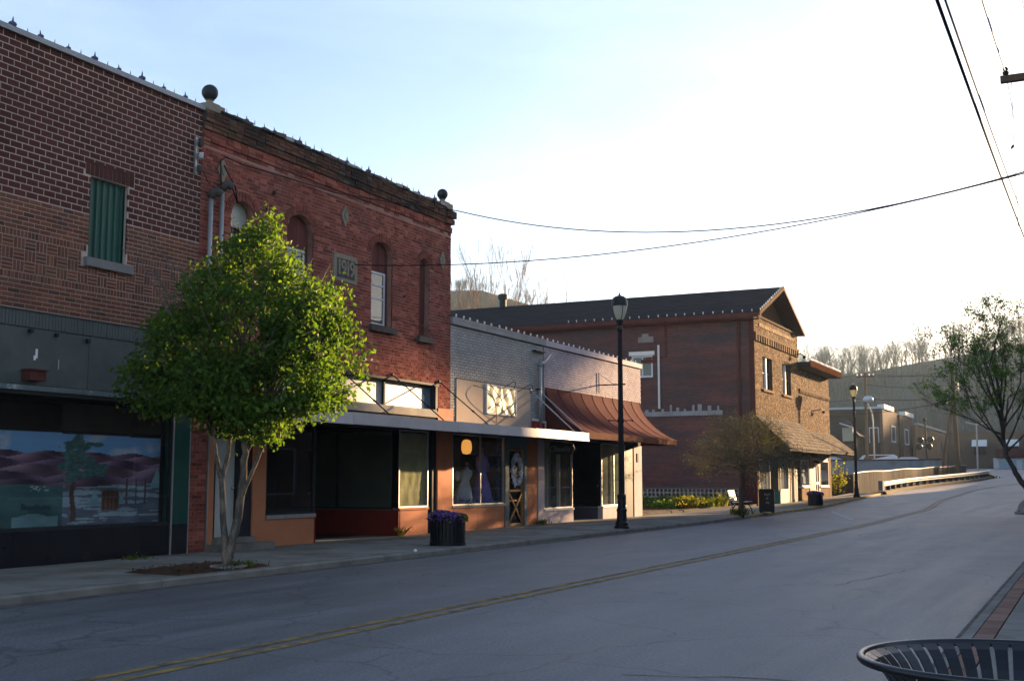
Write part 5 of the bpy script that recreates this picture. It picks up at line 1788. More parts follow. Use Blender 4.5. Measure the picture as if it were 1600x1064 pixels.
# shop front under the shakes
simple(B4, 'brick_pier', M['brick_brown'], (XF - .3, XF - .0, y0, 55.15, .1, 2.6))
simple(B4, 'header', M['frame_dk'], (XF - .3, XF - .02, 55.15, y1, 2.3, 2.6))
pane_x(B4, 55.2, 57.25, .80, 2.3, XF, M['white'], M['glass'], fw=.05)
simple(B4, 'bulkhead', M['white'], (XF - .1, XF - .004, 55.16, 57.25, .1, .79))
simple(B4, 'curtain', M['curtain'], (XF - .14, XF - .12, 55.22, 57.2, .8, 2.3), (XF - .14, XF - .12, 59.3, 61.0, .8, 2.3))
simple(B4, 'recess_wall', mat('grey_green_recess', (.12, .14, .14), .85, .15, 2), (XF - 1.5, XF - 1.4, 57.2, 59.3, .1, 2.6), (XF - 1.4, XF - .1, 57.22, 57.28, .1, 2.5), (XF - 1.4, XF - .1, 59.2, 59.26, .75, 2.5))
simple(B4, 'side_bulkhead', M['teal'], (XF - 1.4, XF - .004, 59.2, 59.27, .1, .745))
pane_x(B4, 59.3, 61.05, .80, 2.3, XF, M['white'], M['glass'], fw=.05)
simple(B4, 'bulkhead', mat('pale_teal_panel', (.44, .52, .50), .7, .08, 3), (XF - .1, XF - .004, 59.28, 60.95, .12, .79))
simple(B4, 'bulkhead_end', M['teal'], (XF - .1, XF - .002, 60.953, 61.15, .12, .79))
simple(B4, 'porch_column', mat('grey_porch_paint', (.36, .36, .36), .8, .1, 3), (XF - .2, XF + .02, 62.15, 62.6, .15, 2.4), (XF - .22, XF + .06, 62.1, 62.65, .1, .32))
simple(B4, 'dark_doorway', M['frame_dk'], (XF - .6, XF - .5, 61.1, 63.9, .1, 2.4), (XF - .5, XF - .04, 61.15, 61.5, .1, 2.3), (XF - .4, XF - .06, 63.0, 63.3, .1, 2.4))
simple(B4, 'door_casing', M['curtain'], (XF - .2, XF - .02, 61.55, 61.75, .15, 2.2))

# shake-covered awnings
def shake_awning(label, ya, yb, zt, xo, zb, seed):
    t = thing('shingle_awning', label, 'awning', (XF, (ya + yb) / 2, zb))
    rr = random.Random(seed)
    mb = MB()
    nrow = 9
    for i in range(nrow):
        t0, t1 = i / nrow, min(1, (i + 1.25) / nrow)
        # row 0 is at the eave
        x_a, z_a = xo + (XF - xo) * t0, zb + (zt - zb) * t0
        x_b, z_b = xo + (XF - xo) * t1, zb + (zt - zb) * t1
        y = ya
        while y < yb:
            y2 = min(y + rr.uniform(.09, .19), yb)
            d = rr.uniform(.012, .035)
            e = rr.uniform(-.03, .03)
            mb.hexa([(x_a + e * .8, y, z_a - e * .5), (x_b, y, z_b), (x_b, y2 - .008, z_b), (x_a + e * .8, y2 - .008, z_a - e * .5),
                     (x_a + e * .8 + .01, y, z_a - e * .5 + d), (x_b, y, z_b + .006), (x_b, y2 - .008, z_b + .006), (x_a + e * .8 + .01, y2 - .008, z_a - e * .5 + d)])
            y = y2
    mb.build('shakes', M['shake'], t, kind='stuff')
    mb = MB()
    mb.hexa([(xo - .02, ya + .01, zb - .06), (XF + .02, ya + .01, zt - .06), (XF + .02, yb - .01, zt - .06), (xo - .02, yb - .01, zb - .06),
             (xo - .02, ya + .01, zb - .004), (XF + .02, ya + .01, zt - .004), (XF + .02, yb - .01, zt - .004), (xo - .02, yb - .01, zb - .004)])
    mb.build('awning_deck', M['soffit'], t)
    simple(t, 'awning_soffit', M['soffit'], (XF + .03, xo - .04, ya + .02, yb - .02, zb - .12, zb - .07))
    return t
shake_awning('wide wooden shake awning on the gabled brown brick front', 54.7, 64.2, 4.32, -12.62, 2.78, 51)
shake_awning('smaller wooden shake awning on the flat topped brown front', 64.25, 72.3, 3.98, -12.78, 2.86, 52)

# ---- b5: flat topped brown brick shop
B5 = thing('flat_top_shop', 'flat topped brown brick shop with deep bulb lined cornice beside the gabled building', 'building', (XF, 68, 0.2))
y0, y1 = 63.97, 72.0
mb = wall_x(MB(), y0, y1, 2.6, 7.35, [], XF - .022, thick=.25)
w5 = mb.build('wall', M['mortar_b'], B5)
b5b = courses(y0 + .002, y1, 2.65, 5.96, .205, .062, .011, [], seed=44, jit=.006) + courses(y0 + .002, y1, 6.22, 7.3, .205, .062, .011, [], seed=45, jit=.006)
lay_bricks(w5, b5b, M['brick_brown'], XF - .01)
mb = MB()
y = y0 + .05
while y < y1 - .1:
    mb.box(XF - .05, XF + .05, y, y + .12, 5.97, 6.08)
    y += .25
mb.build('dentil_course', M['brick_brown'], B5, kind='stuff')
simple(B5, 'string_course', M['brick_brown'], (XF - .05, XF + .07, y0, y1, 6.08, 6.2))
mb = MB()
mb.box(-40, XF - .28, y0, y0 + .25, -.3, 7.0)
mb.box(-40, XF - .28, y1 - .25, y1, -.3, 7.0)
mb.box(-40.3, -40, y0, y1, -.3, 7.0)
mb.build('shell_wall', M['far_brick'], B5)
mb = MB()
mb.box(XF - .2, XF + .68, y0 - .3, y1 + .25, 7.385, 7.56)
mb.box(-40, XF - .2, y0, y1, 6.9, 7.0)
mb.build('roof', M['roof'], B5)
simple(B5, 'cornice_fascia', mat('brown_fascia', (.085, .038, .02), .9, .25, 3, 0, spec=0.0), (XF + .682, XF + .72, y0 - .32, y1 + .27, 7.34, 7.68))
simple(B5, 'cornice_soffit', M['frame_dk'], (XF + .0, XF + .68, y0 - .3, y1 + .25, 7.33, 7.38), (XF + .0, XF + .68, y0 - .32, y0 - .302, 7.34, 7.6))
SL2 = thing('string_lights', 'string of white bulbs along the cornice of the flat topped brown shop', 'string lights', (XF + .70, 68, 7.7))
SL3 = thing('string_lights', 'string of white bulbs along the eave and gable of the big brick building', 'string lights', (XF, 55, 9.3))
mb = MB()
mb.tube([(XF + .70, y0 - .3, 7.69), (XF + .70, y1 + .25, 7.69)], .008, 5)
mb.build('light_cable', M['wire'], SL2)
def bulb(parent, loc, rot=(0, 0, 0)):
    o = bpy.data.objects.new('bulb', bulb_me)
    o.location = loc
    o.rotation_euler = rot
    COL.objects.link(o)
    attach(o, parent)
    o.scale = (1.25, 1.25, 1.25)
y = y0 - .4
while y < y1 + .2:
    bulb(SL2, (XF + .70, y, 7.69))
    y += .30
eave_z = 9.15 - .3 * slope + .14
mb = MB()
mb.tube([(-34, 54.5, eave_z), (xr - .1, 54.5, eave_z), (xr + .02, YR, RZ + .26)], .008, 5)
mb.build('light_cable', M['wire'], SL3)
x = xr - .35
while x > -24:
    bulb(SL3, (x, 54.52, eave_z + .02), (.3, 0, 0))
    x -= .47 + rng.uniform(-.03, .03)
for i in range(14):
    t = (i + .5) / 14
    bulb(SL3, (xr + .01, 54.5 + (YR - 54.5) * t, eave_z + (RZ + .15 - eave_z) * t))
# front
simple(B5, 'header', M['frame_dk'], (XF - .3, XF - .03, 64.0, y1 - .02, 2.4, 2.6))
simple(B5, 'brick_pier', M['brick_brown'], (XF - .3, XF - .01, 71.25, y1, .2, 2.6))
pane_x(B5, 64.0, 65.95, .95, 2.4, XF, M['white'], M['glass'], fw=.07)
simple(B5, 'bulkhead', M['brick_brown'], (XF - .2, XF - .02, 63.98, 66.0, .15, .88))
simple(B5, 'window_ledge', M['white'], (XF - .2, XF + .04, 63.98, 66.0, .88, .95))
simple(B5, 'window_card', M['white'], (XF - .12, XF - .11, 64.7, 65.3, 1.75, 2.1), (XF - .12, XF - .11, 64.9, 65.6, 1.1, 1.5), (XF - .12, XF - .11, 64.5, 65.2, 1.5, 1.66))
simple(B5, 'display_wall', M['brick_tan'], (XF - 1.0, XF - .95, 64.0, 71.2, .2, 2.6))
simple(B5, 'red_panel', M['red_door'], (XF - .2, XF + .01, 66.05, 67.35, .2, 2.4))
dr = simple(B5, 'door', M['white'], (XF - .1, XF - .02, 67.45, 67.62, .25, 2.25), (XF - .1, XF - .02, 68.6, 68.8, .25, 2.25), (XF - .1, XF - .022, 67.62, 68.6, 2.12, 2.25), (XF - .1, XF - .022, 67.62, 68.6, .25, .5), (XF - .1, XF - .022, 67.62, 68.6, 1.05, 1.2), (XF - .1, XF - .024, 68.05, 68.15, .5, 2.12))
g = MB().quad((XF - .06, 67.6, .4), (XF - .06, 68.62, .4), (XF - .06, 68.62, 2.15), (XF - .06, 67.6, 2.15))
g.build('pane', M['glass'], dr, fix=False)
pane_x(B5, 68.9, 71.2, .95, 2.4, XF, M['white'], M['glass'], fw=.06)
simple(B5, 'bulkhead', M['brick_brown'], (XF - .2, XF - .02, 68.85, 71.24, .2, .88))
simple(B5, 'window_ledge', M['white'], (XF - .2, XF + .04, 68.85, 71.24, .88, .95))
mb = MB()
mb.tube([(XF, 68.2, 5.25), (XF + .3, 68.2, 5.3), (XF + .35, 68.5, 5.2)], .03, 6)
mb.ball((XF + .35, 68.55, 5.15), .09, 6)
mb.build('flood_lamp', M['rod'], B5)
mb = MB()
mb.tube([(XF, 63.3, 7.95), (XF + .3, 63.3, 8.0), (XF + .4, 63.6, 7.9)], .03, 6)
mb.ball((XF + .4, 63.65, 7.85), .09, 6)
mb.build('flood_lamp', M['rod'], B4)

# ------------------------------------------------------------------ unseen buildings across the street, placed and sized to shade it
def across(label, ya, yb, zt, x0=3.0, depth=11.0, rows=2):
    t = thing('brick_building', label, 'building', (x0, (ya + yb) / 2, 0.1))
    mb = MB()
    zb = -.3
    n = max(2, int((yb - ya) / 3.2))
    hol = []
    zg = zr((ya + yb) / 2) + .1
    w = (yb - ya) / n
    for i in range(n):
        c = ya + w * (i + .5)
        hol.append((c - w * .38, c + w * .38, zg + .6, zg + 2.6))
        for r in range(1, rows):
            z0 = zg + .9 + r * 3.3
            if z0 + 1.8 < zt - .5:
                hol.append((c - .55, c + .55, z0, z0 + 1.7))
    # wall facing -X
    ys_ = sorted({ya, yb, *[h[0] for h in hol], *[h[1] for h in hol]})
    zs_ = sorted({zb, zt, *[h[2] for h in hol], *[h[3] for h in hol]})
    for a, b in zip(ys_, ys_[1:]):
        for c, d in zip(zs_, zs_[1:]):
            cy, cz = (a + b) / 2, (c + d) / 2
            if not any(h[0] < cy < h[1] and h[2] < cz < h[3] for h in hol):
                mb.box(x0, x0 + .3, a, b, c, d)
    mb.box(x0 + .3, x0 + depth, ya, ya + .3, zb, zt)
    mb.box(x0 + .3, x0 + depth, yb - .3, yb, zb, zt)
    mb.box(x0 + depth, x0 + depth + .3, ya, yb, zb, zt)
    mb.build('wall', M['across_brick'], t)
    simple(t, 'roof', M['roof'], (x0 + .3, x0 + depth, ya + .3, yb - .3, zt - .5, zt - .35))
    simple(t, 'coping', M['stone'], (x0 - .08, x0 + .38, ya, yb, zt, zt + .12))
    for h in hol:
        f = MB()
        for (a, b, c, d) in ((h[0], h[0] + .07, h[2], h[3]), (h[1] - .07, h[1], h[2], h[3]), (h[0] + .07, h[1] - .07, h[2], h[2] + .07), (h[0] + .07, h[1] - .07, h[3] - .07, h[3])):
            f.box(x0 + .08, x0 + .16, a, b, c, d)
        o = f.build('window', M['sash'], t)
        g = MB().quad((x0 + .12, h[0], h[2]), (x0 + .12, h[1], h[2]), (x0 + .12, h[1], h[3]), (x0 + .12, h[0], h[3]))
        g.build('pane', M['car_glass'], o, fix=False)
across('unseen long two storey brick row across the street from the awnings', 14, 49.5, 9.0)
across('unseen plain two storey brick block across the street beyond the alley', 50.3, 74.5, 9.3)
across('unseen two storey brick block between the alley and the tower', 75.0, 83.5, 9.6)
across('unseen tall narrow brick tower added across the street to shade the left fronts', 84.0, 91.0, 20.0, depth=2.7, rows=5)  # proportions set to shade the left fronts and clear the street tree
across('unseen low brick block added at the far end across the street for shade', 92.0, 117, 12.2, x0=6.5)  # height set so its shadow covers the pavement opposite
across('unseen long brick warehouse added beyond the far end of the street for shade', 118, 144.5, 11.5, x0=5.5)  # warehouse and shed added to shade the far road and pavement
across('unseen low brick shed added past the warehouse for shade', 146, 172, 9.4, x0=5.5)

# ------------------------------------------------------------------ street furniture
def lamp(loc, h, label, dup_of=None):
    t = thing('street_lamp', label, 'street lamp', loc, 'black street lamps along the kerb', local=True)
    mb = MB()
    mb.lathe([(.0, 0), (.20, 0), (.20, .06), (.17, .08), (.17, .14), (.135, .20), (.125, .42), (.135, .44), (.135, .50), (.11, .53), (.10, .78), (.115, .80), (.115, .86), (.08, .90)], n=20)
    mb.build('base', M['black_paint'], t, smooth=False)
    mb = MB()
    n = 16
    vs, fs = [], []
    for (r, z) in ((.078, .88), (.060, h - .98)):
        for j in range(n * 2):
            a = math.pi * j / n
            q = r * (1 if j % 2 else .88)
            vs.append((q * math.cos(a), q * math.sin(a), z))
    fs = [(j, (j + 1) % (2 * n), 2 * n + (j + 1) % (2 * n), 2 * n + j) for j in range(2 * n)]
    mb.add(vs, fs)
    mb.build('pole', M['black_paint'], t)
    mb = MB()
    mb.lathe([(.062, h - 1.0), (.085, h - .97), (.085, h - .90), (.06, h - .86), (.075, h - .80), (.11, h - .74), (.115, h - .70), (.07, h - .68)], n=18)
    for z in (h - 1.55, h - 1.75):
        mb.lathe([(.068, z - .025), (.074, z - .02), (.074, z + .02), (.068, z + .025)], n=16)
    mb.build('collar', M['black_paint'], t)
    mb = MB()
    mb.lathe([(.085, h - .70), (.13, h - .62), (.175, h - .50), (.20, h - .36), (.205, h - .30)], n=22)
    mb.build('globe', M['lamp_glass'], t, smooth=True)
    mb = MB()
    mb.lathe([(.218, h - .33), (.222, h - .27), (.212, h - .18), (.175, h - .10), (.11, h - .055), (.04, h - .04), (.028, h - .02), (.03, h), (.012, h + .02), (.006, h + .07), (.001, h + .08)], n=22)
    mb.lathe([(.001, h - .32), (.215, h - .325)], n=22)
    mb.build('hood', M['black_paint'], t, smooth=True)
    mb = MB()
    for k in range(4):
        a = math.pi / 4 + k * math.pi / 2
        c, s = math.cos(a), math.sin(a)
        mb.tube([(.09 * c, .09 * s, h - .69), (.138 * c, .138 * s, h - .62), (.183 * c, .183 * s, h - .50), (.208 * c, .208 * s, h - .36), (.216 * c, .216 * s, h - .31)], .010, 5)
    mb.build('cage', M['black_paint'], t)
    mb = MB()
    zb = h * .455
    mb.tube([(-.30, 0, zb), (.30, 0, zb)], .013, 6)
    for s in (-1, 1):
        mb.ball((.31 * s, 0, zb), .026, 5)
    mb.lathe([(.075, zb - .06), (.085, zb - .05), (.085, zb + .05), (.075, zb + .06)], n=14)
    o = mb.build('banner_arm', M['black_paint'], t)
    o.rotation_euler = (0, 0, YAW)
    return t
L1 = lamp((-11.22, 29.35, .10), 6.18, 'black street lamp in front of the maroon awning')
L2 = dup(L1, (-12.52, 70.6, zw(70.6) - .02), label='black street lamp near the guardrail beyond the wooden shake awnings')
L2.scale = (1.06, 1.06, 1.06)

def planter(loc, label, seed):
    t = thing('flower_planter', label, 'planter', loc, 'black slatted planters of purple flowers', local=True)
    mb = MB()
    n, r, h = 30, .345, .56
    for k in range(n):
        a = 2 * math.pi * k / n
        c, s = math.cos(a), math.sin(a)
        w = 2 * math.pi * r / n * .74
        tx, ty = -s * w / 2, c * w / 2
        for (ra, rb, za, zb) in ((r, r, .04, h - .03),):
            mb.hexa([(c * (ra - .02) - tx, s * (ra - .02) - ty, za), (c * ra - tx, s * ra - ty, za), (c * ra + tx, s * ra + ty, za), (c * (ra - .02) + tx, s * (ra - .02) + ty, za),
                     (c * (rb - .02) - tx, s * (rb - .02) - ty, zb), (c * rb - tx, s * rb - ty, zb), (c * rb + tx, s * rb + ty, zb), (c * (rb - .02) + tx, s * (rb - .02) + ty, zb)])
    mb.build('slats', M['black_paint'], t, kind='stuff')
    mb = MB()
    mb.lathe([(r - .03, 0), (r + .012, 0), (r + .012, .05), (r - .03, .05), (r - .03, 0)], n=36)
    mb.lathe([(r - .03, h - .05), (r + .015, h - .05), (r + .02, h), (r - .03, h), (r - .03, h - .05)], n=36)
    mb.build('hoop', M['black_paint'], t)
    mb = MB()
    mb.lathe([(.001, h - .06), (r - .035, h - .07), (r - .04, .02), (.001, .02)], n=24)
    mb.build('liner', M['mulch'], t)
    rr = random.Random(seed)
    fl, gr, fp = MB(), MB(), MB()
    for k in range(1500):
        a = rr.uniform(0, 2 * math.pi)
        q = math.sqrt(rr.random()) * .40
        x, y = q * math.cos(a), q * math.sin(a)
        side = -x * .6 - y * .5                        # heaped towards one side
        hh = .05 + .16 * max(0, 1 - (q / .44) ** 2) * (0.45 + 1.3 * max(0, side + .12))
        z = h - .05 + hh * rr.uniform(.55, 1.05) - (.10 if q > .36 else 0) * rr.random()
        p = Vector((x, y, z))
        d = Vector((rr.uniform(-1, 1), rr.uniform(-1, 1), rr.uniform(-.6, .6))).normalized()
        e = d.cross(Vector((rr.uniform(-1, 1), rr.uniform(-1, 1), rr.uniform(-1, 1)))).normalized()
        s = rr.uniform(.016, .030)
        (gr if rr.random() < .16 or side < -.16 + rr.uniform(-.1, .1) else fl if rr.random() < .72 else fp).add([p - d * s, p + e * s, p + d * s, p - e * s], [(0, 1, 2, 3)])
    fl.build('flowers', M['petal'], t, kind='stuff', fix=False)
    fp.build('pale_flowers', M['petal_l'], t, kind='stuff', fix=False)
    gr.build('foliage', M['leaf_y'], t, kind='stuff', fix=False)
    return t
P1 = planter((-11.50, 20.55, .10), 'black slatted planter of purple flowers beside the orange bulkhead', 1)
P2 = dup(P1, (-11.98, 56.8, .14), rotz=.4, label='black slatted planter of purple flowers by the brown brick shops')

# litter bin with cut letters
TB = thing('litter_bin', 'square black litter bin with pale words beside the bench', 'litter bin', (-11.35, 45.1, .10), local=True)
mb = MB()
mb.box(-.27, .27, -.27, .27, .04, .82)
mb.build('bin_body', M['black_paint'], TB)
simple(TB, 'bin_lid', M['black_paint'], (-.31, .31, -.31, .31, .82, .86), (-.25, .25, -.25, .25, .86, .90))
simple(TB, 'bin_foot', M['black_paint'], (-.25, -.18, -.25, -.18, 0, .04), (.18, .25, -.25, -.18, 0, .04), (-.25, -.18, .18, .25, 0, .04), (.18, .25, .18, .25, 0, .04))
simple(TB, 'bin_rib', M['black_paint'], (-.285, -.265, -.285, .285, .05, .80), (.265, .285, -.285, .285, .05, .80))
for i, w_ in enumerate(('PUT', 'IT', 'IN')):
    text_obj(w_, .12, (.03, -.272, .68 - i * .15), (R(90), 0, 0), M['stone'], TB, extrude=.003, bold=.002)
TB.rotation_euler = (0, 0, .22)

# bench: iron ends with arched legs, slatted seat and back
BE = thing('park_bench', 'slatted park bench with curved black iron legs under the small tree', 'bench', (-11.85, 43.3, .10), local=True)
L = 1.5
for s in (-1, 1):
    y = s * L / 2 * .92
    mb = MB()
    mb.tube([(.30, y, .0), (.28, y, .16), (.20, y, .30), (.05, y, .37), (-.10, y, .34), (-.20, y, .22), (-.25, y, .0)], .022, 7)
    mb.build('leg', M['black_paint'], BE, smooth=True)
    mb = MB()
    mb.tube([(.26, y, .42), (-.22, y, .40), (-.30, y, .52), (-.40, y, .86)], .022, 7)
    mb.tube([(.24, y, .43), (.25, y, .60), (.16, y, .66), (-.10, y, .64), (-.32, y, .62)], .018, 7)
    mb.build('end_frame', M['black_paint'], BE, smooth=True)
pale = mat('pale_slat', (.55, .53, .50), .6, .12, 5, .15, 40)  # one even pale tone for seat and back slats
for k in range(7):
    x = .27 - k * .075
    simple(BE, 'seat_slat', pale, (x - .031, x + .031, -L / 2, L / 2, .435 - .004 * k, .460 - .004 * k))
for k in range(6):
    t_ = (k + .6) / 6.2
    x, z = -.275 - .115 * t_, .47 + .40 * t_
    mb = MB()
    mb.hexa([(x, -L / 2, z - .028), (x + .022, -L / 2, z - .022), (x + .022, L / 2, z - .022), (x, L / 2, z - .028),
             (x - .02, -L / 2, z + .026), (x + .002, -L / 2, z + .032), (x + .002, L / 2, z + .032), (x - .02, L / 2, z + .026)])
    mb.build('back_slat', pale, BE)
BE.rotation_euler = (0, 0, .12)

# round slatted receptacle beside the camera
RC = thing('trash_receptacle', 'black slatted metal trash receptacle with flared rim in the near corner', 'trash can', (-.24, 3.62, .10), local=True)
RTOP = .80
def rim_prof(t):
    """Slat profile from foot to flared lip."""
    if t < .62:
        return .255 + .03 * t / .62, .06 + (.52 - .06) * t / .62
    u = (t - .62) / .38
    return .280 + .115 * u ** 2.1, .52 + (RTOP - .52) * (1 - (1 - u) ** 1.35)
n = 44
for k in range(n):
    a0 = 2 * math.pi * k / n
    mb = MB()
    vs, fs = [], []
    N = 22
    for i in range(N + 1):
        t = i / N
        r, z = rim_prof(t)
        wid = .74
        if t < .06:
            wid = .74 + .26 * (1 - t / .06)
        if .66 < t < .72:
            wid = .74 + .26 * (1 - abs(t - .69) / .03)
        if t > .965:
            wid = 1.0
        hw = math.pi / n * wid
        for (dr, sg) in ((0, -1), (0, 1), (-.007, 1), (-.007, -1)):
            a = a0 + sg * hw
            vs.append(((r + dr) * math.cos(a), (r + dr) * math.sin(a), z + (-.003 if dr else 0)))
    for i in range(N):
        for q in range(4):
            fs.append((i * 4 + q, i * 4 + (q + 1) % 4, i * 4 + 4 + (q + 1) % 4, i * 4 + 4 + q))
    fs += [(3, 2, 1, 0), (N * 4, N * 4 + 1, N * 4 + 2, N * 4 + 3)]
    mb.add(vs, fs)
    mb.build('slat', M['bin_paint'], RC)
mb = MB()
pts = [(.400 * math.cos(2 * math.pi * k / 64), .400 * math.sin(2 * math.pi * k / 64), RTOP - .004) for k in range(65)]
mb.tube(pts, .012, 10, cap=False)
mb.build('rim', M['bin_paint'], RC, smooth=True)
mb = MB()
mb.lathe([(.292, .515), (.300, .52), (.300, .55), (.292, .555)], n=48)
mb.lathe([(.250, .02), (.262, .03), (.262, .07), (.250, .08)], n=48)
mb.build('band', M['bin_paint'], RC)
mb = MB()
mb.lathe([(.001, .05), (.235, .05), (.245, .5), (.236, .5), (.228, .06), (.001, .06)], n=40)
mb.build('liner', mat('dark_liner', (.02, .02, .022), .6, .2, 4), RC, smooth=True)

# ------------------------------------------------------------------ trees and plants
def leaf_quad(mb, p, size, rr, droop=.5, wid=.55):
    d = Vector((rr.uniform(-1, 1), rr.uniform(-1, 1), rr.uniform(-1, .6) - droop)).normalized()
    e = d.cross(Vector((rr.uniform(-1, 1), rr.uniform(-1, 1), rr.uniform(-1, 1))))
    if e.length < 1e-3:
        return
    e.normalize()
    s = size * rr.uniform(.65, 1.2)
    nrm = d.cross(e) * s * .12
    a, b = p, p + d * s
    m1 = p + d * s * .45 + nrm
    mb.add([a, m1 + e * s * wid * .5, b, m1 - e * s * wid * .5], [(0, 1, 2, 3)])

CR, SR = math.cos(YAW), math.sin(YAW)
def loc_uv(base, u, w, z):
    """Point beside a tree base: u across the view of the street, w away, z up."""
    return Vector((base[0] + CR * u - SR * w, base[1] + SR * u + CR * w, z))

# the leafy street tree
TB0 = (-11.18, 13.58)
T1 = thing('street_tree', 'bushy green street tree with twin grey trunks in front of the white door', 'tree', (TB0[0], TB0[1], .1))
rr = random.Random(77)
def stem(name, pts, rad, parent, m, n=10):
    P_, R_ = [], []
    for i in range(len(pts) - 1):
        a, b = Vector(pts[i]), Vector(pts[i + 1])
        k = 5
        for j in range(k):
            t = j / k
            P_.append(a.lerp(b, t) + Vector((rr.uniform(-1, 1), rr.uniform(-1, 1), 0)) * rad[i] * .20)
            R_.append((rad[i] + (rad[i + 1] - rad[i]) * t) * rr.uniform(.95, 1.06))
    P_.append(Vector(pts[-1]))
    R_.append(rad[-1])
    mb = MB()
    mb.tube(P_, R_, n)
    return mb.build(name, m, parent, smooth=True)
B_ = lambda u, w, z: loc_uv(TB0, u, w, z)
stem('trunk', [B_(0, 0, .02), B_(-.01, 0, .22), B_(.03, 0, .40), B_(.10, .02, .75), B_(.16, .05, 1.25), B_(.19, .05, 1.75), B_(.16, .0, 2.3), B_(.22, -.05, 2.9)], [.105, .078, .068, .062, .056, .048, .036, .025], T1, M['bark'], 12)
stem('trunk', [B_(-.02, 0, .15), B_(-.05, -.02, .48), B_(-.09, -.03, .95), B_(-.12, -.02, 1.40)], [.06, .048, .043, .040], T1, M['bark'])
stem('limb', [B_(-.12, -.02, 1.38), B_(-.22, 0, 1.75), B_(-.28, .02, 2.15), B_(-.5, .1, 2.8)], [.036, .03, .025, .016], T1, M['bark'])
stem('limb', [B_(-.12, -.02, 1.38), B_(-.05, .06, 1.75), B_(-.03, .1, 2.3), B_(-.05, .2, 3.1)], [.034, .028, .024, .016], T1, M['bark'])
stem('limb', [B_(.17, .04, 1.15), B_(.32, -.05, 1.5), B_(.52, -.1, 1.95), B_(.8, -.15, 2.5)], [.03, .027, .024, .015], T1, M['bark'])
stem('limb', [B_(.19, .05, 1.7), B_(.28, .1, 1.95), B_(.42, .2, 2.3), B_(.7, .35, 3.0)], [.035, .03, .025, .015], T1, M['bark'])
CRN = [  # lobes of the crown: u, w, z, radii
    (.18, 0, 3.55, 1.12, 1.15, 1.12), (-.62, .1, 3.15, .85, .9, .85), (1.12, -.05, 3.12, .82, .9, .80), (.34, 0, 4.42, .62, .65, .62),
    (-.34, .1, 3.98, .66, .7, .52), (.92, 0, 3.85, .72, .75, .62), (-1.18, .05, 2.74, .46, .5, .44), (.62, -.2, 2.55, .82, .75, .52), (-.25, -.3, 2.70, .72, .75, .52),
    (1.48, .05, 2.92, .42, .5, .42), (.36, 0, 4.92, .26, .28, .40), (-.95, .2, 3.55, .36, .4, .34), (1.5, .1, 3.45, .34, .4, .32), (-.02, 0, 2.50, .6, .6, .5), (.48, -.25, 2.22, .42, .4, .26), (1.0, .1, 2.50, .42, .4, .26)]
lf, tw = MB(), MB()
for (u, w, z, a, b, c) in CRN:
    nt_ = int(470 * (a * b + b * c + a * c) / 1.9)
    for k in range(nt_):
        v = Vector((rr.gauss(0, 1), rr.gauss(0, 1), rr.gauss(0, 1))).normalized()
        q = rr.uniform(.50, 1.0) ** .55
        q *= 1 + .16 * mnoise.noise(Vector((v.x * 2.3 + u * 3, v.y * 2.3 + w, v.z * 2.3 + z * 2)))
        cu, cw, cz_ = u + v.x * a * q, w + v.y * b * q, z + v.z * c * q
        if mnoise.noise(Vector((cu * 2.1, cw * 2.1, cz_ * 2.1))) < -.15:
            continue                                # gaps
        P0 = B_(cu, cw, cz_)
        if rr.random() < .05:
            tw.tube([B_(u + v.x * a * q * .55, w + v.y * b * q * .55, z + v.z * c * q * .5 - .08), P0], [.008, .003], 4)
        for j in range(rr.randint(6, 10)):
            leaf_quad(lf, P0 + Vector((rr.gauss(0, .075), rr.gauss(0, .075), rr.gauss(0, .07))), .085, rr, .45, .68)
for k in range(26):                                  # shoots that stand out of the top
    u = rr.gauss(.34, .42)
    z = 4.85 + .3 * rr.random() - abs(u - .35) * .75
    top = B_(u, rr.uniform(-.2, .2), z + rr.uniform(.1, .45))
    bot = B_(u * .9, 0, z - .3)
    tw.tube([bot, top], [.006, .002], 4)
    for j in range(14):
        leaf_quad(lf, bot.lerp(top, j / 13) + Vector((rr.gauss(0, .035), rr.gauss(0, .035), 0)), .07, rr, .3)
for k in range(60):                                  # stray shoots round the outline
    u, w, z, a, b, c = rr.choice(CRN[1:])
    v = Vector((rr.uniform(-1, 1), rr.uniform(-.6, .6), rr.uniform(-.35, 1))).normalized()
    bot = B_(u + v.x * a * .8, w + v.y * b * .8, z + v.z * c * .8)
    top = B_(u + v.x * (a + rr.uniform(.1, .3)), w + v.y * b, z + v.z * (c + rr.uniform(.05, .25)))
    tw.tube([bot, top], [.006, .002], 4)
    for j in range(11):
        leaf_quad(lf, bot.lerp(top, j / 10) + Vector((rr.gauss(0, .04), rr.gauss(0, .04), rr.gauss(0, .03))), .075, rr, .3)
for k in range(70):                                  # boughs inside the crown
    v = Vector((rr.uniform(-1, 1), rr.uniform(-1, 1), rr.uniform(-.15, 1)))
    a = B_(rr.choice([-.3, -.05, .2, .5]), rr.uniform(-.1, .1), rr.uniform(2.0, 3.0))
    b = B_(v.x * 1.5, v.y * 1.1, 3.2 + v.z * 1.5)
    m_ = a.lerp(b, .5) + Vector((0, 0, .15))
    tw.tube([a, m_, b], [.018, .012, .004], 5)
tw.build('boughs', M['bark'], T1, kind='stuff', smooth=True, fix=False)
lf.build('crown', M['leaf'], T1, kind='stuff', fix=False)
mb = MB()                                            # mulch in the tree pit
gn = 18
vs = []
for j in range(gn + 1):
    for i in range(gn + 1):
        a, b = i / gn, j / gn
        x, y = -12.15 + 1.0 * a, 12.55 + 2.0 * b
        edge = min(a, 1 - a, b, 1 - b)
        vs.append((x, y, .104 + .045 * min(1, edge * 5) + (rr.uniform(0, .022) if 0 < edge else 0)))
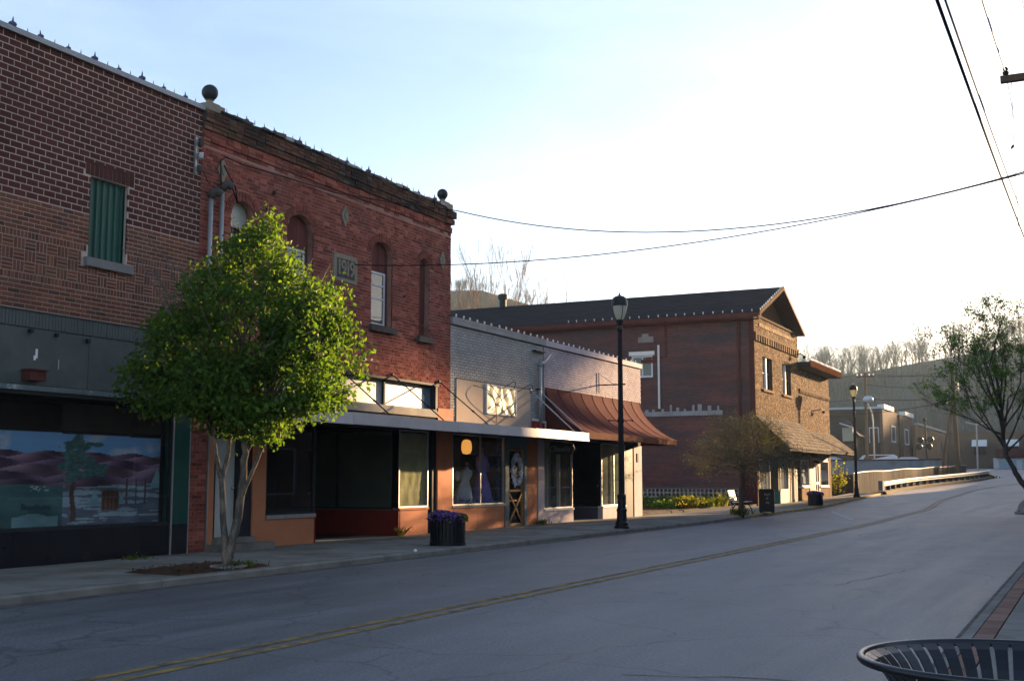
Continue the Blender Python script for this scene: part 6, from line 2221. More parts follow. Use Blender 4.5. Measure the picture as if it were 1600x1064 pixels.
mb.add(vs, [(j * (gn + 1) + i, j * (gn + 1) + i + 1, (j + 1) * (gn + 1) + i + 1, (j + 1) * (gn + 1) + i) for j in range(gn) for i in range(gn)])
for k in range(420):
    x, y = rr.uniform(-12.15, -11.15), rr.uniform(12.55, 14.5)
    p = Vector((x, y, .14 + rr.uniform(0, .025)))
    d = Vector((rr.uniform(-1, 1), rr.uniform(-1, 1), rr.uniform(-.3, .3))).normalized() * .035
    e = d.cross(Vector((0, 0, 1))).normalized() * .009
    mb.add([p - d - e, p + d - e, p + d + e, p - d + e], [(0, 1, 2, 3)])
tag(mb.build('mulch', M['mulch'], fix=False), 'dark bark mulch in the square pit round the twin trunked tree', 'mulch', kind='stuff')
mb = MB()
for k in range(60):
    a = rr.uniform(0, 6.3)
    mb.ball((TB0[0] + .2 * math.cos(a) * rr.uniform(.8, 1.5), TB0[1] + .2 * math.sin(a) * rr.uniform(.8, 1.5), .155), rr.uniform(.012, .024), 4)
tag(mb.build('gravel', M['concrete'], fix=False), 'pale stones round the foot of the twin trunked tree', 'gravel', kind='stuff')

def grow(mb, p, d, ln, r, depth, rr, tips, spread=.5, up=.12, nseg=3, minr=.004):
    """Branching limb; the end points of the last twigs go to tips."""
    pts, rad = [p], [r]
    for i in range(nseg):
        d = (d + Vector((rr.gauss(0, .10), rr.gauss(0, .10), up * .5))).normalized()
        p = p + d * ln / nseg
        pts.append(p)
        rad.append(max(minr, r * (1 - .45 * (i + 1) / nseg)))
    mb.tube(pts, rad, 5 if r > .03 else 4 if r > .012 else 3, cap=False)
    if depth == 0:
        tips.append((p, d))
        return
    for k in range(rr.choice([2, 3, 3])):
        ax = Vector((rr.gauss(0, 1), rr.gauss(0, 1), rr.gauss(0, .6)))
        nd = (d + ax.normalized() * spread * rr.uniform(.6, 1.3) + Vector((0, 0, up))).normalized()
        j = rr.choice([nseg, nseg, nseg - 1])
        grow(mb, pts[j], nd, ln * rr.uniform(.62, .82), rad[j] * .72, depth - 1, rr, tips, spread, up, nseg, minr)

# budding tree at the right edge
TB1 = (-2.0, 52.0)
T2 = thing('street_tree', 'half leafed tree with open ascending branches at right edge of the street', 'tree', (TB1[0], TB1[1], .1))
rr = random.Random(31)
Q = lambda u, w, z: loc_uv(TB1, u, w, z)
def px2(x, y, w=0):
    return Q((x - 1628) / 38.9, w, 1.4 + (746 - y) / 38.6)
stem('trunk', [px2(1617, 799), px2(1603, 762), px2(1588, 738), px2(1575, 712), px2(1571, 682), px2(1571, 645), px2(1568, 615), px2(1563, 575), px2(1566, 530)], [.14, .115, .10, .088, .078, .066, .05, .035, .015], T2, M['bark_dk'])
br, tips = MB(), []
LIMBS = [((1573, 700), (1540, 648), (1508, 598), -.3), ((1572, 690), (1530, 640), (1515, 570), .5), ((1571, 660), (1545, 605), (1522, 555), -.6), ((1570, 640), (1553, 580), (1540, 525), .3),
         ((1569, 630), (1580, 570), (1578, 505), .4), ((1574, 700), (1605, 640), (1625, 570), .2), ((1572, 660), (1598, 600), (1602, 530), -.4), ((1571, 690), (1590, 620), (1640, 600), .8),
         ((1571, 650), (1590, 580), (1594, 505), .9), ((1570, 640), (1545, 580), (1556, 515), -.9), ((1573, 690), (1555, 640), (1530, 615), -1.0), ((1576, 705), (1620, 660), (1660, 630), -.2), ((1572, 670), (1625, 600), (1650, 545), .1),
         ((1572, 680), (1530, 655), (1500, 640), .7), ((1571, 650), (1535, 575), (1508, 548), .9)]
for (a, b, c, w) in LIMBS:
    A, Bp, Cp = px2(*a), px2(*b, w * .6), px2(*c, w * 1.3)
    br.tube([A, A.lerp(Bp, .5) + Vector((0, 0, -.05)), Bp, Bp.lerp(Cp, .55), Cp], [.042, .036, .028, .018, .008], 5)
    for t in (.35, .6, .85, 1.0):
        p = (A.lerp(Bp, t * 2) if t < .5 else Bp.lerp(Cp, t * 2 - 1))
        d = (Cp - Bp).normalized()
        for k in range(3):
            nd = (d + Vector((rr.gauss(0, .6), rr.gauss(0, .6), rr.gauss(.05, .4)))).normalized()
            grow(br, p, nd, rr.uniform(.4, .75), .013, 3, rr, tips, .48, .14)
br.build('limbs', M['bark_dk'], T2, kind='stuff', smooth=True, fix=False)
lf = MB()
for (p, d) in tips:
    if rr.random() < .42:
        for k in range(rr.randint(4, 9)):
            leaf_quad(lf, p + Vector((rr.gauss(0, .11), rr.gauss(0, .11), rr.gauss(0, .10))), .10, rr, .35, .65)
lf.build('crown', M['leaf_b'], T2, kind='stuff', fix=False)

# unseen tall tree, added across the street so its high crown shades the upper fronts
TB4 = (4.6, 105.5)
T4 = thing('street_tree', 'unseen tall full crowned tree added across the street to shade the upper fronts', 'tree', (TB4[0], TB4[1], 1.0))
rr = random.Random(90)
stem('trunk', [(4.6, 105.5, .8), (4.7, 105.4, 6), (4.5, 105.6, 12), (4.6, 105.5, 18)], [.38, .30, .24, .12], T4, M['bark_dk'])
br, lf = MB(), MB()
for k in range(46):
    v = Vector((rr.gauss(0, 1), rr.gauss(0, 1), rr.gauss(0, 1))).normalized()
    p = Vector((4.6 + v.x * 2.3, 105.5 + v.y * 2.6, 18.6 + v.z * 3.0))
    br.tube([(4.6, 105.5, 12 + rr.random() * 6), p], [.07, .02], 5)
for k in range(3300):
    v = Vector((rr.gauss(0, 1), rr.gauss(0, 1), rr.gauss(0, 1))).normalized() * rr.random() ** .45
    p = Vector((4.6 + v.x * 2.6, 105.5 + v.y * 3.0, 18.9 + v.z * 3.5))
    for j in range(6):
        leaf_quad(lf, p + Vector((rr.gauss(0, .2), rr.gauss(0, .2), rr.gauss(0, .2))), .2, rr, .3, .7)
br.build('limbs', M['bark_dk'], T4, kind='stuff', fix=False)
lf.build('crown', M['leaf_b'], T4, kind='stuff', fix=False)

# small grey-twigged tree by the bench
TB2 = (-11.22, 41.0)
T3 = thing('street_tree', 'small round tree of fine grey twigs behind the park bench', 'tree', (TB2[0], TB2[1], .1))
rr = random.Random(13)
W_ = lambda u, w, z: loc_uv(TB2, u, w, z)
stem('trunk', [W_(0, 0, .05), W_(.02, 0, .8), W_(.05, 0, 1.45), W_(.12, 0, 1.95)], [.10, .082, .075, .06], T3, M['bark_dk'])
br, tips = MB(), []
for k in range(50):
    a = rr.uniform(0, 2 * math.pi)
    el = rr.uniform(.05, 1.25)
    d = Vector((math.cos(a) * math.cos(el), math.sin(a) * math.cos(el), math.sin(el)))
    grow(br, W_(.10, 0, rr.uniform(1.55, 2.2)), d, rr.uniform(.55, .86), .022, 4, rr, tips, .60, -.04, 3, .004)
br.build('twigs', M['twig'], T3, kind='stuff', fix=False)
lf = MB()
for (p, d) in tips:
    for k in range(4):
        leaf_quad(lf, p + Vector((rr.gauss(0, .07), rr.gauss(0, .07), rr.gauss(0, .07))), .06, rr, .1, .5)
lf.build('crown', M['leaf_olive'], T3, kind='stuff', fix=False)

def tuft(loc, n, h, label, m=None, spread=.12, seed=0, name='weed', cat='weed', leaf=.06):
    r2 = random.Random(seed)
    mb = MB()
    for k in range(n):
        a = r2.uniform(0, 6.283)
        b = Vector((loc[0] + r2.gauss(0, spread * .4), loc[1] + r2.gauss(0, spread * .4), loc[2]))
        d = Vector((math.cos(a) * r2.uniform(.1, .8), math.sin(a) * r2.uniform(.1, .8), 1)).normalized()
        s = d.cross(Vector((0, 0, 1)))
        s = (s.normalized() if s.length > 1e-3 else Vector((1, 0, 0))) * leaf * .16
        hh = h * r2.uniform(.5, 1.1)
        mid = b + d * hh * .6
        tip = b + d * hh + Vector((d.x, d.y, -.25)) * hh * .3
        mb.add([b - s, b + s, mid + s * .9, tip, mid - s * .9], [(0, 1, 2, 3, 4)])
        if k % 3 == 0:
            for q in range(3):
                leaf_quad(mb, b.lerp(tip, r2.uniform(.3, 1)), leaf, r2, .1, .6)
    o = mb.build(name, m or M['grass'], fix=False)
    return tag(o, label, cat)
tuft((-14.05, 23.0, .11), 16, .32, 'small weed growing at the corner of the orange bulkhead', seed=1)
tuft((-14.10, 30.55, .11), 60, .20, 'leafy weed at foot of the lilac pier', seed=2, spread=.25)
tuft((-13.95, 14.6, .10), 40, .10, 'flat weed tuft below the painted shop window', seed=3, spread=.35)
tuft((-11.22, 40.9, .12), 90, .34, 'green weeds round the trunk of the small twiggy tree', seed=4, spread=.32)
tuft((-11.15, 13.9, .14), 26, .12, 'short weeds at foot of the twin trunked tree', seed=5, spread=.3)

# garden bed between the shops
GB = thing('garden_border', 'low dark stone border along the garden bed beside the brick side wall', 'border', (XF, 47, .1))
y = 39.15
rr = random.Random(9)
while y < 54.6:
    y2 = min(y + rr.uniform(.55, .9), 54.65)
    simple(GB, 'border_stone', M['stone_dark'], (XF - .22, XF - .01 + rr.uniform(-.02, .01), y, y2 - .012, .02, .20 + rr.uniform(-.02, .03)))
    y = y2
mb = MB()
mb.box(-30, XF - .22, 39.1, 54.79, -.2, .17)
tag(mb.build('garden_soil', M['mulch']), kind='structure')
SB = thing('screen_wall', 'low pierced concrete block screen at foot of the red side wall', 'wall', (-18, 54.45, .1))
blk = MB()
bw = .40
blk.box(-bw / 2, bw / 2, -.05, .05, 0, .03)
blk.box(-bw / 2, bw / 2, -.05, .05, bw - .03, bw)
blk.box(-bw / 2, -bw / 2 + .03, -.05, .05, .03, bw - .03)
blk.box(bw / 2 - .03, bw / 2, -.05, .05, .03, bw - .03)
blk.box(-.022, .022, -.05, .05, .03, bw - .03)
blk.box(-bw / 2 + .03, -.022, -.048, .048, bw / 2 - .022, bw / 2 + .022)
blk.box(.022, bw / 2 - .03, -.048, .048, bw / 2 - .022, bw / 2 + .022)
for (cx, cz) in ((-.1, bw * .25), (.1, bw * .25), (-.1, bw * .75), (.1, bw * .75)):
    pass
blk.poly([(-.075, -.055, bw / 2), (0, -.055, bw / 2 - .075), (.075, -.055, bw / 2), (0, -.055, bw / 2 + .075)], (0, .11, 0))
bme = blk.mesh('screen_block', M['screen'])
for r_ in range(2):
    x = -15.2
    while x > -25:
        o = bpy.data.objects.new('screen_block', bme)
        o.location = (x, 54.40, .12 + r_ * .405)
        COL.objects.link(o)
        attach(o, SB)
        x -= .405
simple(SB, 'cap_slab', M['stone_dark'], (-25.2, -14.95, 54.31, 54.5, .93, .99))
rr = random.Random(40)
for i in range(34):
    x, y = rr.uniform(-21.5, -14.8), rr.uniform(41, 53.8)
    if i < 22:
        y = rr.uniform(46, 53.5)
        x = -14.7 - abs(rr.gauss(0, 2.0))
    n, h = rr.randint(40, 70), rr.uniform(.35, .75)
    kind = rr.random()
    o = tuft((x, y, .16), n, h, 'clump of bright garden leaves growing along the stone border', M['leaf_y'] if kind < .18 else M['grass'] if kind < .6 else M['leaf_b'], .45, 100 + i, 'garden_plant', 'plant', .13)
    o['group'] = 'leafy clumps in the garden bed'
for i in range(4):
    x, y = -14.55 - rr.random() * .5, 45.5 + i * 2.1
    mb = MB()
    for k in range(22):
        leaf_quad(mb, Vector((x + rr.gauss(0, .16), y + rr.gauss(0, .2), .34 + rr.uniform(-.05, .16))), .06, rr, 0, .9)
    tag(mb.build('garden_flower', M['petal_y'], fix=False), 'small clump of yellow flowers near the stone border', 'flowers', 'yellow flowers in the garden bed', kind='stuff')
# bush past the flat topped shop
tb = thing('bush', 'yellow green bush at the end of the flat topped brown shop', 'bush', (-14.6, 75.2, .3))
mb, st_ = MB(), MB()
for k in range(16):
    a = rr.uniform(0, 6.28)
    top = Vector((-14.5 + math.cos(a) * rr.uniform(.2, .8), 75.2 + math.sin(a) * rr.uniform(.2, .8), rr.uniform(1.3, 2.6)))
    st_.tube([(-14.6, 75.2, .2), top], [.02, .006], 4)
    for j in range(26):
        t = rr.uniform(.25, 1)
        leaf_quad(mb, Vector((-14.6, 75.2, .2)).lerp(top, t) + Vector((rr.gauss(0, .12), rr.gauss(0, .12), rr.gauss(0, .1))), .15, rr, .1, .7)
st_.build('stems', M['bark_dk'], tb, kind='stuff', fix=False)
mb.build('foliage', M['leaf_y'], tb, kind='stuff', fix=False)

# crumpled litter on the kerb
mb = MB()
mb.ball((-10.93, 18.35, .13), .035, 6, squash=.7)
mb.v = [(x + rng.uniform(-.008, .008), y + rng.uniform(-.008, .008), z + rng.uniform(-.006, .006)) for x, y, z in mb.v]
tag(mb.build('litter', M['litter']), 'crumpled white litter lying on the kerb edge', 'litter')

# ------------------------------------------------------------------ wires and poles
def sag(a, b, s, n=28):
    a, b = Vector(a), Vector(b)
    return [a.lerp(b, i / n) - Vector((0, 0, 4 * s * (i / n) * (1 - i / n))) for i in range(n + 1)]
def cable(pts, r, label, name='overhead_cable', cat='cable', group=None):
    mb = MB()
    mb.tube(pts, r, 5)
    return tag(mb.build(name, M['wire'], smooth=True, fix=False), label, cat, group)
UP = thing('utility_pole', 'wooden utility pole with crossarm beside the near pavement', 'utility pole', (-.15, 22.0, .1))
mb = MB()
mb.tube([(-.15, 22, 0), (-.15, 22, 9.3)], [.16, .11], 12)
mb.build('pole', M['pole'], UP)
simple(UP, 'crossarm', M['pole'], (-1.18, .95, 21.86, 21.97, 8.30, 8.42))
for x in (-1.09, -.6, .4, .85):
    mb = MB()
    mb.lathe([(.015, 0), (.05, .03), (.055, .07), (.03, .09), (.05, .12), (.025, .16)], x, 21.92, 10)
    mb.v = [(a, b, c + 8.42) for a, b, c in mb.v]
    mb.build('insulator', M['rod'], UP)
mb = MB()
mb.tube([(-1.0, 21.9, 8.3), (-1.02, 21.9, 6.9), (-1.0, 21.9, 4.6)], .006, 4)
mb.tube([(-1.02, 21.9, 7.16), (-1.06, 21.9, 7.1)], .02, 5)
mb.build('drop_wire', M['wire'], UP)
wa = [(XF + .09, 16.66, 6.72), (XF + .10, 16.62, 7.16), (XF + .10, 16.75, 7.26), (XF + .10, 17.3, 7.24), (XF + .10, 18.4, 7.30), (XF + .10, 20.2, 7.36), (XF + .17, 22.2, 7.58), (XF + .20, 24.2, 7.86), (XF + .2, 25.4, 8.02)]
cable(wa + sag((XF + .2, 25.4, 8.02), (-.15, 22, 6.85), .88)[1:], .013, 'black cable from the old brick cornice sagging across the street, the upper one')
cable([(XF + .03, 21.1, 5.98)] + sag((XF + .10, 21.25, 5.98), (-.15, 22, 6.80), .52), .011, 'black cable from the 1919 stone across the street, the lower one')
cable([(XF + .02, 22.75, 5.0), (XF + .03, 24.2, 4.92), (XF + .03, 25.3, 4.98)], .006, 'thin wire running on the brick wall between window sills')
cable([(XF + .12, 16.1, 6.88), (XF + .1, 16.3, 6.68), (XF + .1, 16.5, 6.62), (XF + .14, 16.7, 6.66)], .007, 'short wire from the insulator rack to the weather heads')
cable([(XF + .22, 16.82, 6.68), (XF + .2, 17.0, 6.45), (XF + .14, 17.0, 6.75), (XF + .1, 16.85, 6.95), (XF + .1, 16.72, 7.1)], .014, 'black cable loop hanging at the conduit weather heads')
def par(y, z1, a, b):
    return z1 - a * (22 - y) + b * (22 - y) ** 2
cable([(-1.27, y, 6.40 + .035 * (y - 12.7) + .0006 * (y - 20) ** 2) for y in range(-20, 59, 3)], .020, 'thick black cable running overhead along the street, the outer one', group=None)
cable([(-1.22, y, 6.52 + .048 * (y - 13.1) + .0006 * (y - 20) ** 2) for y in range(-20, 59, 3)], .013, 'thin black cable running overhead beside the thick one')
cable([(-1.09, y, par(y, 8.50, .128, .0032)) for y in range(-18, 23, 2)], .012, 'power line reaching the tip of the crossarm')
cable([(-.60, y, par(y, 8.52, .128, .0032)) for y in range(-18, 23, 2)], .007, 'thin power line reaching the middle of the crossarm')
cable([(-1.09, y, par(44 - y, 8.50, .128, .0032)) for y in range(22, 62, 2)], .006, 'thin power line leaving the crossarm up the street')

# far poles
PA = thing('utility_pole', 'far wooden utility pole with one crossarm behind the low blue wall', 'utility pole', (-19.35, 115, 1.2))
mb = MB()
mb.tube([(-19.35, 115, 1.0), (-19.25, 115, 11.3)], [.16, .11], 10)
mb.build('pole', M['pole'], PA)
simple(PA, 'crossarm', M['pole'], (-20.1, -18.4, 114.85, 114.95, 10.88, 11.02))
for x in (-20.0, -19.6, -18.9, -18.5):
    simple(PA, 'insulator', M['insul'], (x - .05, x + .05, 114.85, 114.95, 11.02, 11.2))
WL = thing('street_light', 'white curved street light on slim mast by the far utility pole', 'street light', (-18.55, 114, 1.3))
mb = MB()
mb.tube([(-18.5, 114, 1.2), (-18.52, 114, 6.4), (-18.6, 114, 7.4), (-18.8, 114, 8.0), (-18.95, 114, 8.3)], [.075, .065, .06, .055, .05], 8)
mb.build('mast', M['galv'], WL)
mb = MB()
mb.lathe([(.001, .55), (.3, .5), (.47, .3), (.5, .12), (.42, 0), (.001, -.05)], n=16)
mb.v = [(x - 18.9, y + 114, z + 8.5) for x, y, z in mb.v]
mb.build('dome', mat('pale_dome', (.48, .55, .60), .35, .05, 3), WL, smooth=True)
PB = thing('utility_pole', 'tall leaning utility pole with long braces behind the guardrail', 'utility pole', (-11.05, 112, 1.2))
mb = MB()
mb.tube([(-11.0, 112, 1.0), (-11.12, 112, 6.5), (-11.18, 112, 11.3)], [.24, .19, .14], 10)
mb.build('pole', M['pole'], PB)
mb = MB()
mb.tube([(-12.6, 112.3, 1.2), (-11.25, 112, 8.3)], [.13, .10], 8)
mb.build('brace', M['pole'], PB)
mb = MB()
mb.tube([(-11.9, 111.0, 1.2), (-11.2, 112, 8.9)], [.05, .05], 6)
mb.build('brace', M['pole'], PB)
simple(PB, 'transformer', M['galv'], (-10.95, -10.7, 111.8, 112.0, 9.2, 9.9))
mb = MB()
mb.tube([(-13.6, 111.8, 8.45), (-13.2, 111.8, 8.1), (-12.85, 111.8, 8.0)], .03, 6)
mb.tube([(-12.75, 111.8, 7.88), (-11.7, 111.8, 8.2)], .20, 8)
mb.tube([(-11.7, 111.8, 8.2), (-11.1, 111.8, 8.6)], .05, 6)
mb.build('splice_case', M['wire'], PB)
mb = MB()
mb.tube([(-10.2, 111.8, 8.6), (-9.1, 111.8, 8.45)], .14, 8)
mb.build('splice_case', M['wire'], PB)
WIRES = ('thick wire from the single crossarm pole to the splice case arm', 'thick lower wire running left from the black splice case', 'top wire between the crossarm pole and the braced pole',
         'top wire leaving the crossarm pole up the valley', 'top wire reaching the crossarm pole from behind the brown shop', 'lower wire reaching the crossarm pole from behind the brown shop',
         'middle wire between the crossarm pole and the braced pole', 'top wire leaving the braced pole behind the budding tree', 'lower wire leaving the braced pole behind the budding tree')
for i, (a, b, s) in enumerate((((-19.25, 115, 8.9), (-13.5, 111.8, 8.45), .15), ((-26, 115, 7.3), (-12.8, 111.8, 7.95), .3), ((-20.0, 115, 11.1), (-11.2, 112, 11.0), .35), ((-18.5, 115, 11.1), (-9, 130, 12.2), .3), ((-45, 110, 10.3), (-20.0, 115, 11.1), .8), ((-45, 110, 8.0), (-19.3, 115, 8.9), .5), ((-19.2, 115, 10.2), (-11.2, 112, 9.7), .3), ((-11.2, 112, 11.0), (6, 100, 11.6), .3), ((-11.1, 112, 8.5), (6, 100, 9.0), .3))):
    cable(sag(a, b, s, 12), .028 if i < 2 else .018, WIRES[i], 'power_line', 'power line')

TP = thing('street_light', 'slim pale pole with short crossbar beyond end of the guardrail', 'street light', (-9.75, 116, 1.3))
mb = MB()
mb.tube([(-9.75, 116, 1.2), (-9.68, 116, 6.6)], [.10, .07], 8)
mb.tube([(-10.6, 116, 6.5), (-9.7, 116, 6.25), (-8.6, 116, 6.5)], .05, 6)
mb.build('mast', M['galv'], TP)

# railway crossing signal
RS = thing('railway_signal', 'railway crossing signal with two pairs of dark round lights on a slim mast', 'railway signal', (-14.25, 117, 1.3))
mb = MB()
mb.tube([(-14.2, 117, 1.2), (-14.3, 117, 6.7)], .075, 8)
mb.ball((-14.3, 117, 6.85), .17, 6)
mb.build('mast', M['rod'], RS)
for (x, z) in ((-14.75, 4.95), (-13.85, 5.0), (-14.85, 4.32), (-14.0, 4.35)):
    mb = MB()
    mb.tube([(x, 116.9, z), (x, 116.78, z)], .30, 14)
    mb.tube([(x, 116.78, z), (x, 116.6, z)], .13, 10)
    mb.build('signal_light', M['black_paint'], RS)
simple(RS, 'light_bar', M['rod'], (-14.8, -13.8, 116.86, 116.9, 4.9, 5.0), (-14.9, -13.95, 116.86, 116.9, 4.27, 4.37))

# guardrail, fence, low walls beyond the bridge
GR = thing('guardrail', 'long galvanised guardrail with wooden posts beside the curving road', 'guardrail', (-10, 98, .5))
ys_ = [78 + i * 40 / 20 for i in range(21)]
prof = [(.0, -.155), (.035, -.12), (.08, -.085), (.08, -.055), (.0, -.01), (.0, .01), (.08, .055), (.08, .085), (.035, .12), (0, .155)]
mb = MB()
vs, fs = [], []
for y in ys_:
    for (d, z) in prof:
        vs.append((kerb_left(y) + d, y, zr(y) + .62 + z))
k = len(prof)
fs = [(i * k + j, i * k + j + 1, (i + 1) * k + j + 1, (i + 1) * k + j) for i in range(len(ys_) - 1) for j in range(k - 1)]
mb.add(vs, fs)
mb.build('rail', M['galv'], GR, fix=False)
simple(GR, 'rail_end', M['block_wall'], (kerb_left(78) - .15, kerb_left(78) + .12, 77.2, 78.0, zr(78) + .25, zr(78) + .85))
for y in ys_[:-1]:
    x = kerb_left(y)
    simple(GR, 'post', M['fence_wood'], (x - .28, x - .01, y + .9, y + 1.12, zr(y) - .1, zr(y) + .76))
mb = MB()
vs, fs = [], []
for y in ys_:
    x = kerb_left(y)
    vs += [(x + .22, y, zr(y)), (x + .20, y, zr(y) + .16), (x - .5, y, zr(y) + .22)]
fs = [(i * 3 + j, i * 3 + j + 1, i * 3 + 4 + j, i * 3 + 3 + j) for i in range(len(ys_) - 1) for j in range(2)]
mb.add(vs, fs)
tag(mb.build('verge', mat('sandy_verge', (.22, .17, .10), .95, .25, 2, .3, 30)), kind='structure')
FE = thing('board_fence', 'grey board fence with pale top rail behind the guardrail', 'fence', (-13, 100, .5))
fpath = [(-14.1, 78.5), (-13.6, 88), (-12.9, 98), (-12.2, 108), (-11.2, 121)]
def fx(y):
    return interp(y, [(b, a) for a, b in fpath])
top, bds = MB(), MB()
y = 78.5
k = 0
while y < 120.8:
    x, x2 = fx(y), fx(y + .28)
    zt = zr(y) + 1.32 - .004 * (y - 78) + .03 * math.sin(y * .55)
    if k < 290:
        b = MB()
        b.hexa([(x - .012, y, zr(y) - .1), (x + .012, y, zr(y) - .1), (x2 + .012, y + .265, zr(y) - .1), (x2 - .012, y + .265, zr(y) - .1),
                (x - .012, y, zt), (x + .012, y, zt), (x2 + .012, y + .265, zt), (x2 - .012, y + .265, zt)])
        b.build('fence_board', M['fence_wood'], FE, fix=False)
    top.hexa([(x - .05, y, zt + .002), (x + .05, y, zt + .002), (x2 + .05, y + .28, zt + .002), (x2 - .05, y + .28, zt + .002),
              (x - .05, y, zt + .06), (x + .05, y, zt + .06), (x2 + .05, y + .28, zt + .06), (x2 - .05, y + .28, zt + .06)])
    y += .28
    k += 1
top.build('top_rail', M['galv'], FE, fix=False)
simple(FE, 'end_board', M['fence_wood'], (-16.4, -14.1, 78.4, 78.47, .1, 1.62))
RW = thing('retaining_wall', 'long stained blue grey retaining wall behind the board fence', 'wall', (-22, 113, 1.2))
x = -34.0
rr = random.Random(17)
while x < -12.4:
    x2 = min(x + 2.4, -12.4)
    simple(RW, 'wall_panel', M['block_wall'], (x, x2 - .02, 112.6, 112.9, .4, 3.02))
    x = x2
simple(RW, 'wall_cap', M['frame_dk'], (-34, -12.4, 112.5, 113.0, 3.02, 3.12))
tuft((-10.2, 119.2, zr(119)), 260, .35, 'patch of bright grass at end of the guardrail', M['grass'], 2.2, 61, 'grass_patch', 'grass', .3)
mb = MB()
rr = random.Random(4)
vs = [(-11.8, 112, zr(112) + .05), (-9.0, 118.4, zr(118) + .02), (-8.9, 121.0, zr(121) + .02), (-10.5, 124, zr(124) + .02), (-13.2, 124, zr(124) + .05), (-14, 114, zr(114) + .05)]
mb.add(vs, [tuple(range(6))])
tag(mb.build('grass_verge', mat('bright_grass', (.17, .19, .035), .95, .3, 2, .5, 12)), kind='structure')

# ------------------------------------------------------------------ far buildings and cars
FA = thing('far_building', 'far two storey brown brick building with pale parapet caps', 'building', (-19.5, 136, 1.5))
simple(FA, 'wall', M['far_brick_x'], (-19.8, -19.5, 126, 148, 1, 8.5))
simple(FA, 'side_wall', M['far_dark'], (-32, -19.8, 126, 126.3, 1, 8.5), (-32, -19.8, 147.7, 148, 1, 8.5), (-32, -31.7, 126.3, 147.7, 1, 8.5))
simple(FA, 'roof', M['roof'], (-31.7, -19.8, 126.3, 147.7, 7.9, 8.05))
simple(FA, 'parapet_cap', M['cyan_trim'], (-32.1, -19.6, 125.85, 126.35, 8.5, 8.72))
simple(FA, 'cap_block', M['white'], (-20.0, -19.3, 126, 132.5, 8.5, 8.95), (-20.0, -19.3, 141, 148, 8.5, 8.95))
simple(FA, 'pilaster', M['far_dark'], (-19.49, -19.3, 136.5, 138.5, 1.5, 8.4))
for (a, b) in ((131.2, 134.2), (141, 144.2)):
    o = simple(FA, 'window', M['cyan_trim'], (-19.48, -19.42, a, a + .25, 5.2, 7.0), (-19.48, -19.42, b - .25, b, 5.2, 7.0), (-19.48, -19.42, a + .25, b - .25, 6.85, 7.0), (-19.48, -19.42, a + .25, b - .25, 5.2, 5.35))
    g = MB().quad((-19.47, a, 5.2), (-19.47, b, 5.2), (-19.47, b, 7.0), (-19.47, a, 7.0))
    g.build('pane', M['car_glass'], o, fix=False)
o = simple(FA, 'window', M['cyan_trim'], (-20.9, -20.8, 125.93, 125.99, 5.0, 6.6), (-20.0, -19.9, 125.93, 125.99, 5.0, 6.6), (-20.8, -20.0, 125.93, 125.99, 6.5, 6.6), (-20.45, -20.38, 125.93, 125.99, 5, 6.5))
g = MB().quad((-20.85, 125.97, 5), (-19.95, 125.97, 5), (-19.95, 125.97, 6.6), (-20.85, 125.97, 6.6))
g.build('pane', M['car_glass'], o, fix=False)
FC = thing('far_house', 'far dark house with low pitched roof and small white dormer', 'house', (-26, 121, 1.5))
simple(FC, 'wall', M['far_dark'], (-33, -21.0, 119, 119.3, 1, 5.6), (-21.3, -21.0, 119.3, 125, 1, 5.6), (-33, -32.7, 119.3, 125, 1, 5.6))
mb = MB()
mb.add([(-33.5, 118.6, 5.5), (-20.6, 118.6, 5.5), (-22.5, 121.8, 7.4), (-31, 121.8, 7.4), (-33.5, 125, 5.5), (-20.6, 125, 5.5)], [(0, 1, 2, 3), (1, 5, 2), (5, 4, 3, 2), (4, 0, 3), (0, 4, 5, 1)])
mb.build('roof', M['roof'], FC)
simple(FC, 'dormer', mat('pale_dormer', (.38, .36, .28), .8, .1, 3), (-22.2, -21.2, 118.5, 118.9, 5.0, 6.3))
mb = MB()
mb.bar((-22.4, 118.4, 6.75), (-21.0, 118.4, 6.25), .5, .12)
mb.build('dormer_roof', M['cyan_trim'], FC)
FB = thing('far_shop', 'far sunlit single storey tan brick shop beyond the railway signal', 'building', (-19, 160, 2.0))
simple(FB, 'wall', mat('tan_far_brick', (.20, .125, .075), .95, .25, .8, .3, 6), (-19.3, -19.0, 146.2, 178, 1.5, 7.6))
simple(FB, 'side_wall', M['far_dark'], (-30, -19.3, 149, 149.3, 1.5, 7.7), (-30, -19.3, 177.7, 178, 1.5, 7.7), (-30, -29.7, 149.3, 177.7, 1.5, 7.7))
simple(FB, 'roof', M['roof'], (-29.7, -19.3, 149.3, 177.7, 7.2, 7.3))
simple(FB, 'parapet_cap', M['cement'], (-19.4, -18.9, 149, 178, 7.7, 8.0))
for a in (150.5, 172):
    simple(FB, 'window', M['frame_dk'], (-18.99, -18.95, a, a + 1.6, 5.0, 6.3))
simple(FB, 'shop_front', M['frame_dk'], (-18.99, -18.9, 153, 172, 2.2, 3.6))
FD = thing('far_store_row', 'far row of low tan stores with small white awnings at end of the street', 'building', (-10, 192, 2.8))
simple(FD, 'wall', mat('far_store_wall', (.13, .09, .06), .95, .25, .5, .3, 5), (-24, 20, 190, 190.4, 2, 8.3))
simple(FD, 'side_wall', M['far_dark'], (-24, -23.6, 190.4, 200, 2, 8.3), (19.6, 20, 190.4, 200, 2, 8.3), (-23.6, 19.6, 199.6, 200, 2, 8.3))
simple(FD, 'roof', M['roof'], (-23.6, 19.6, 190.4, 199.6, 7.9, 8.0))
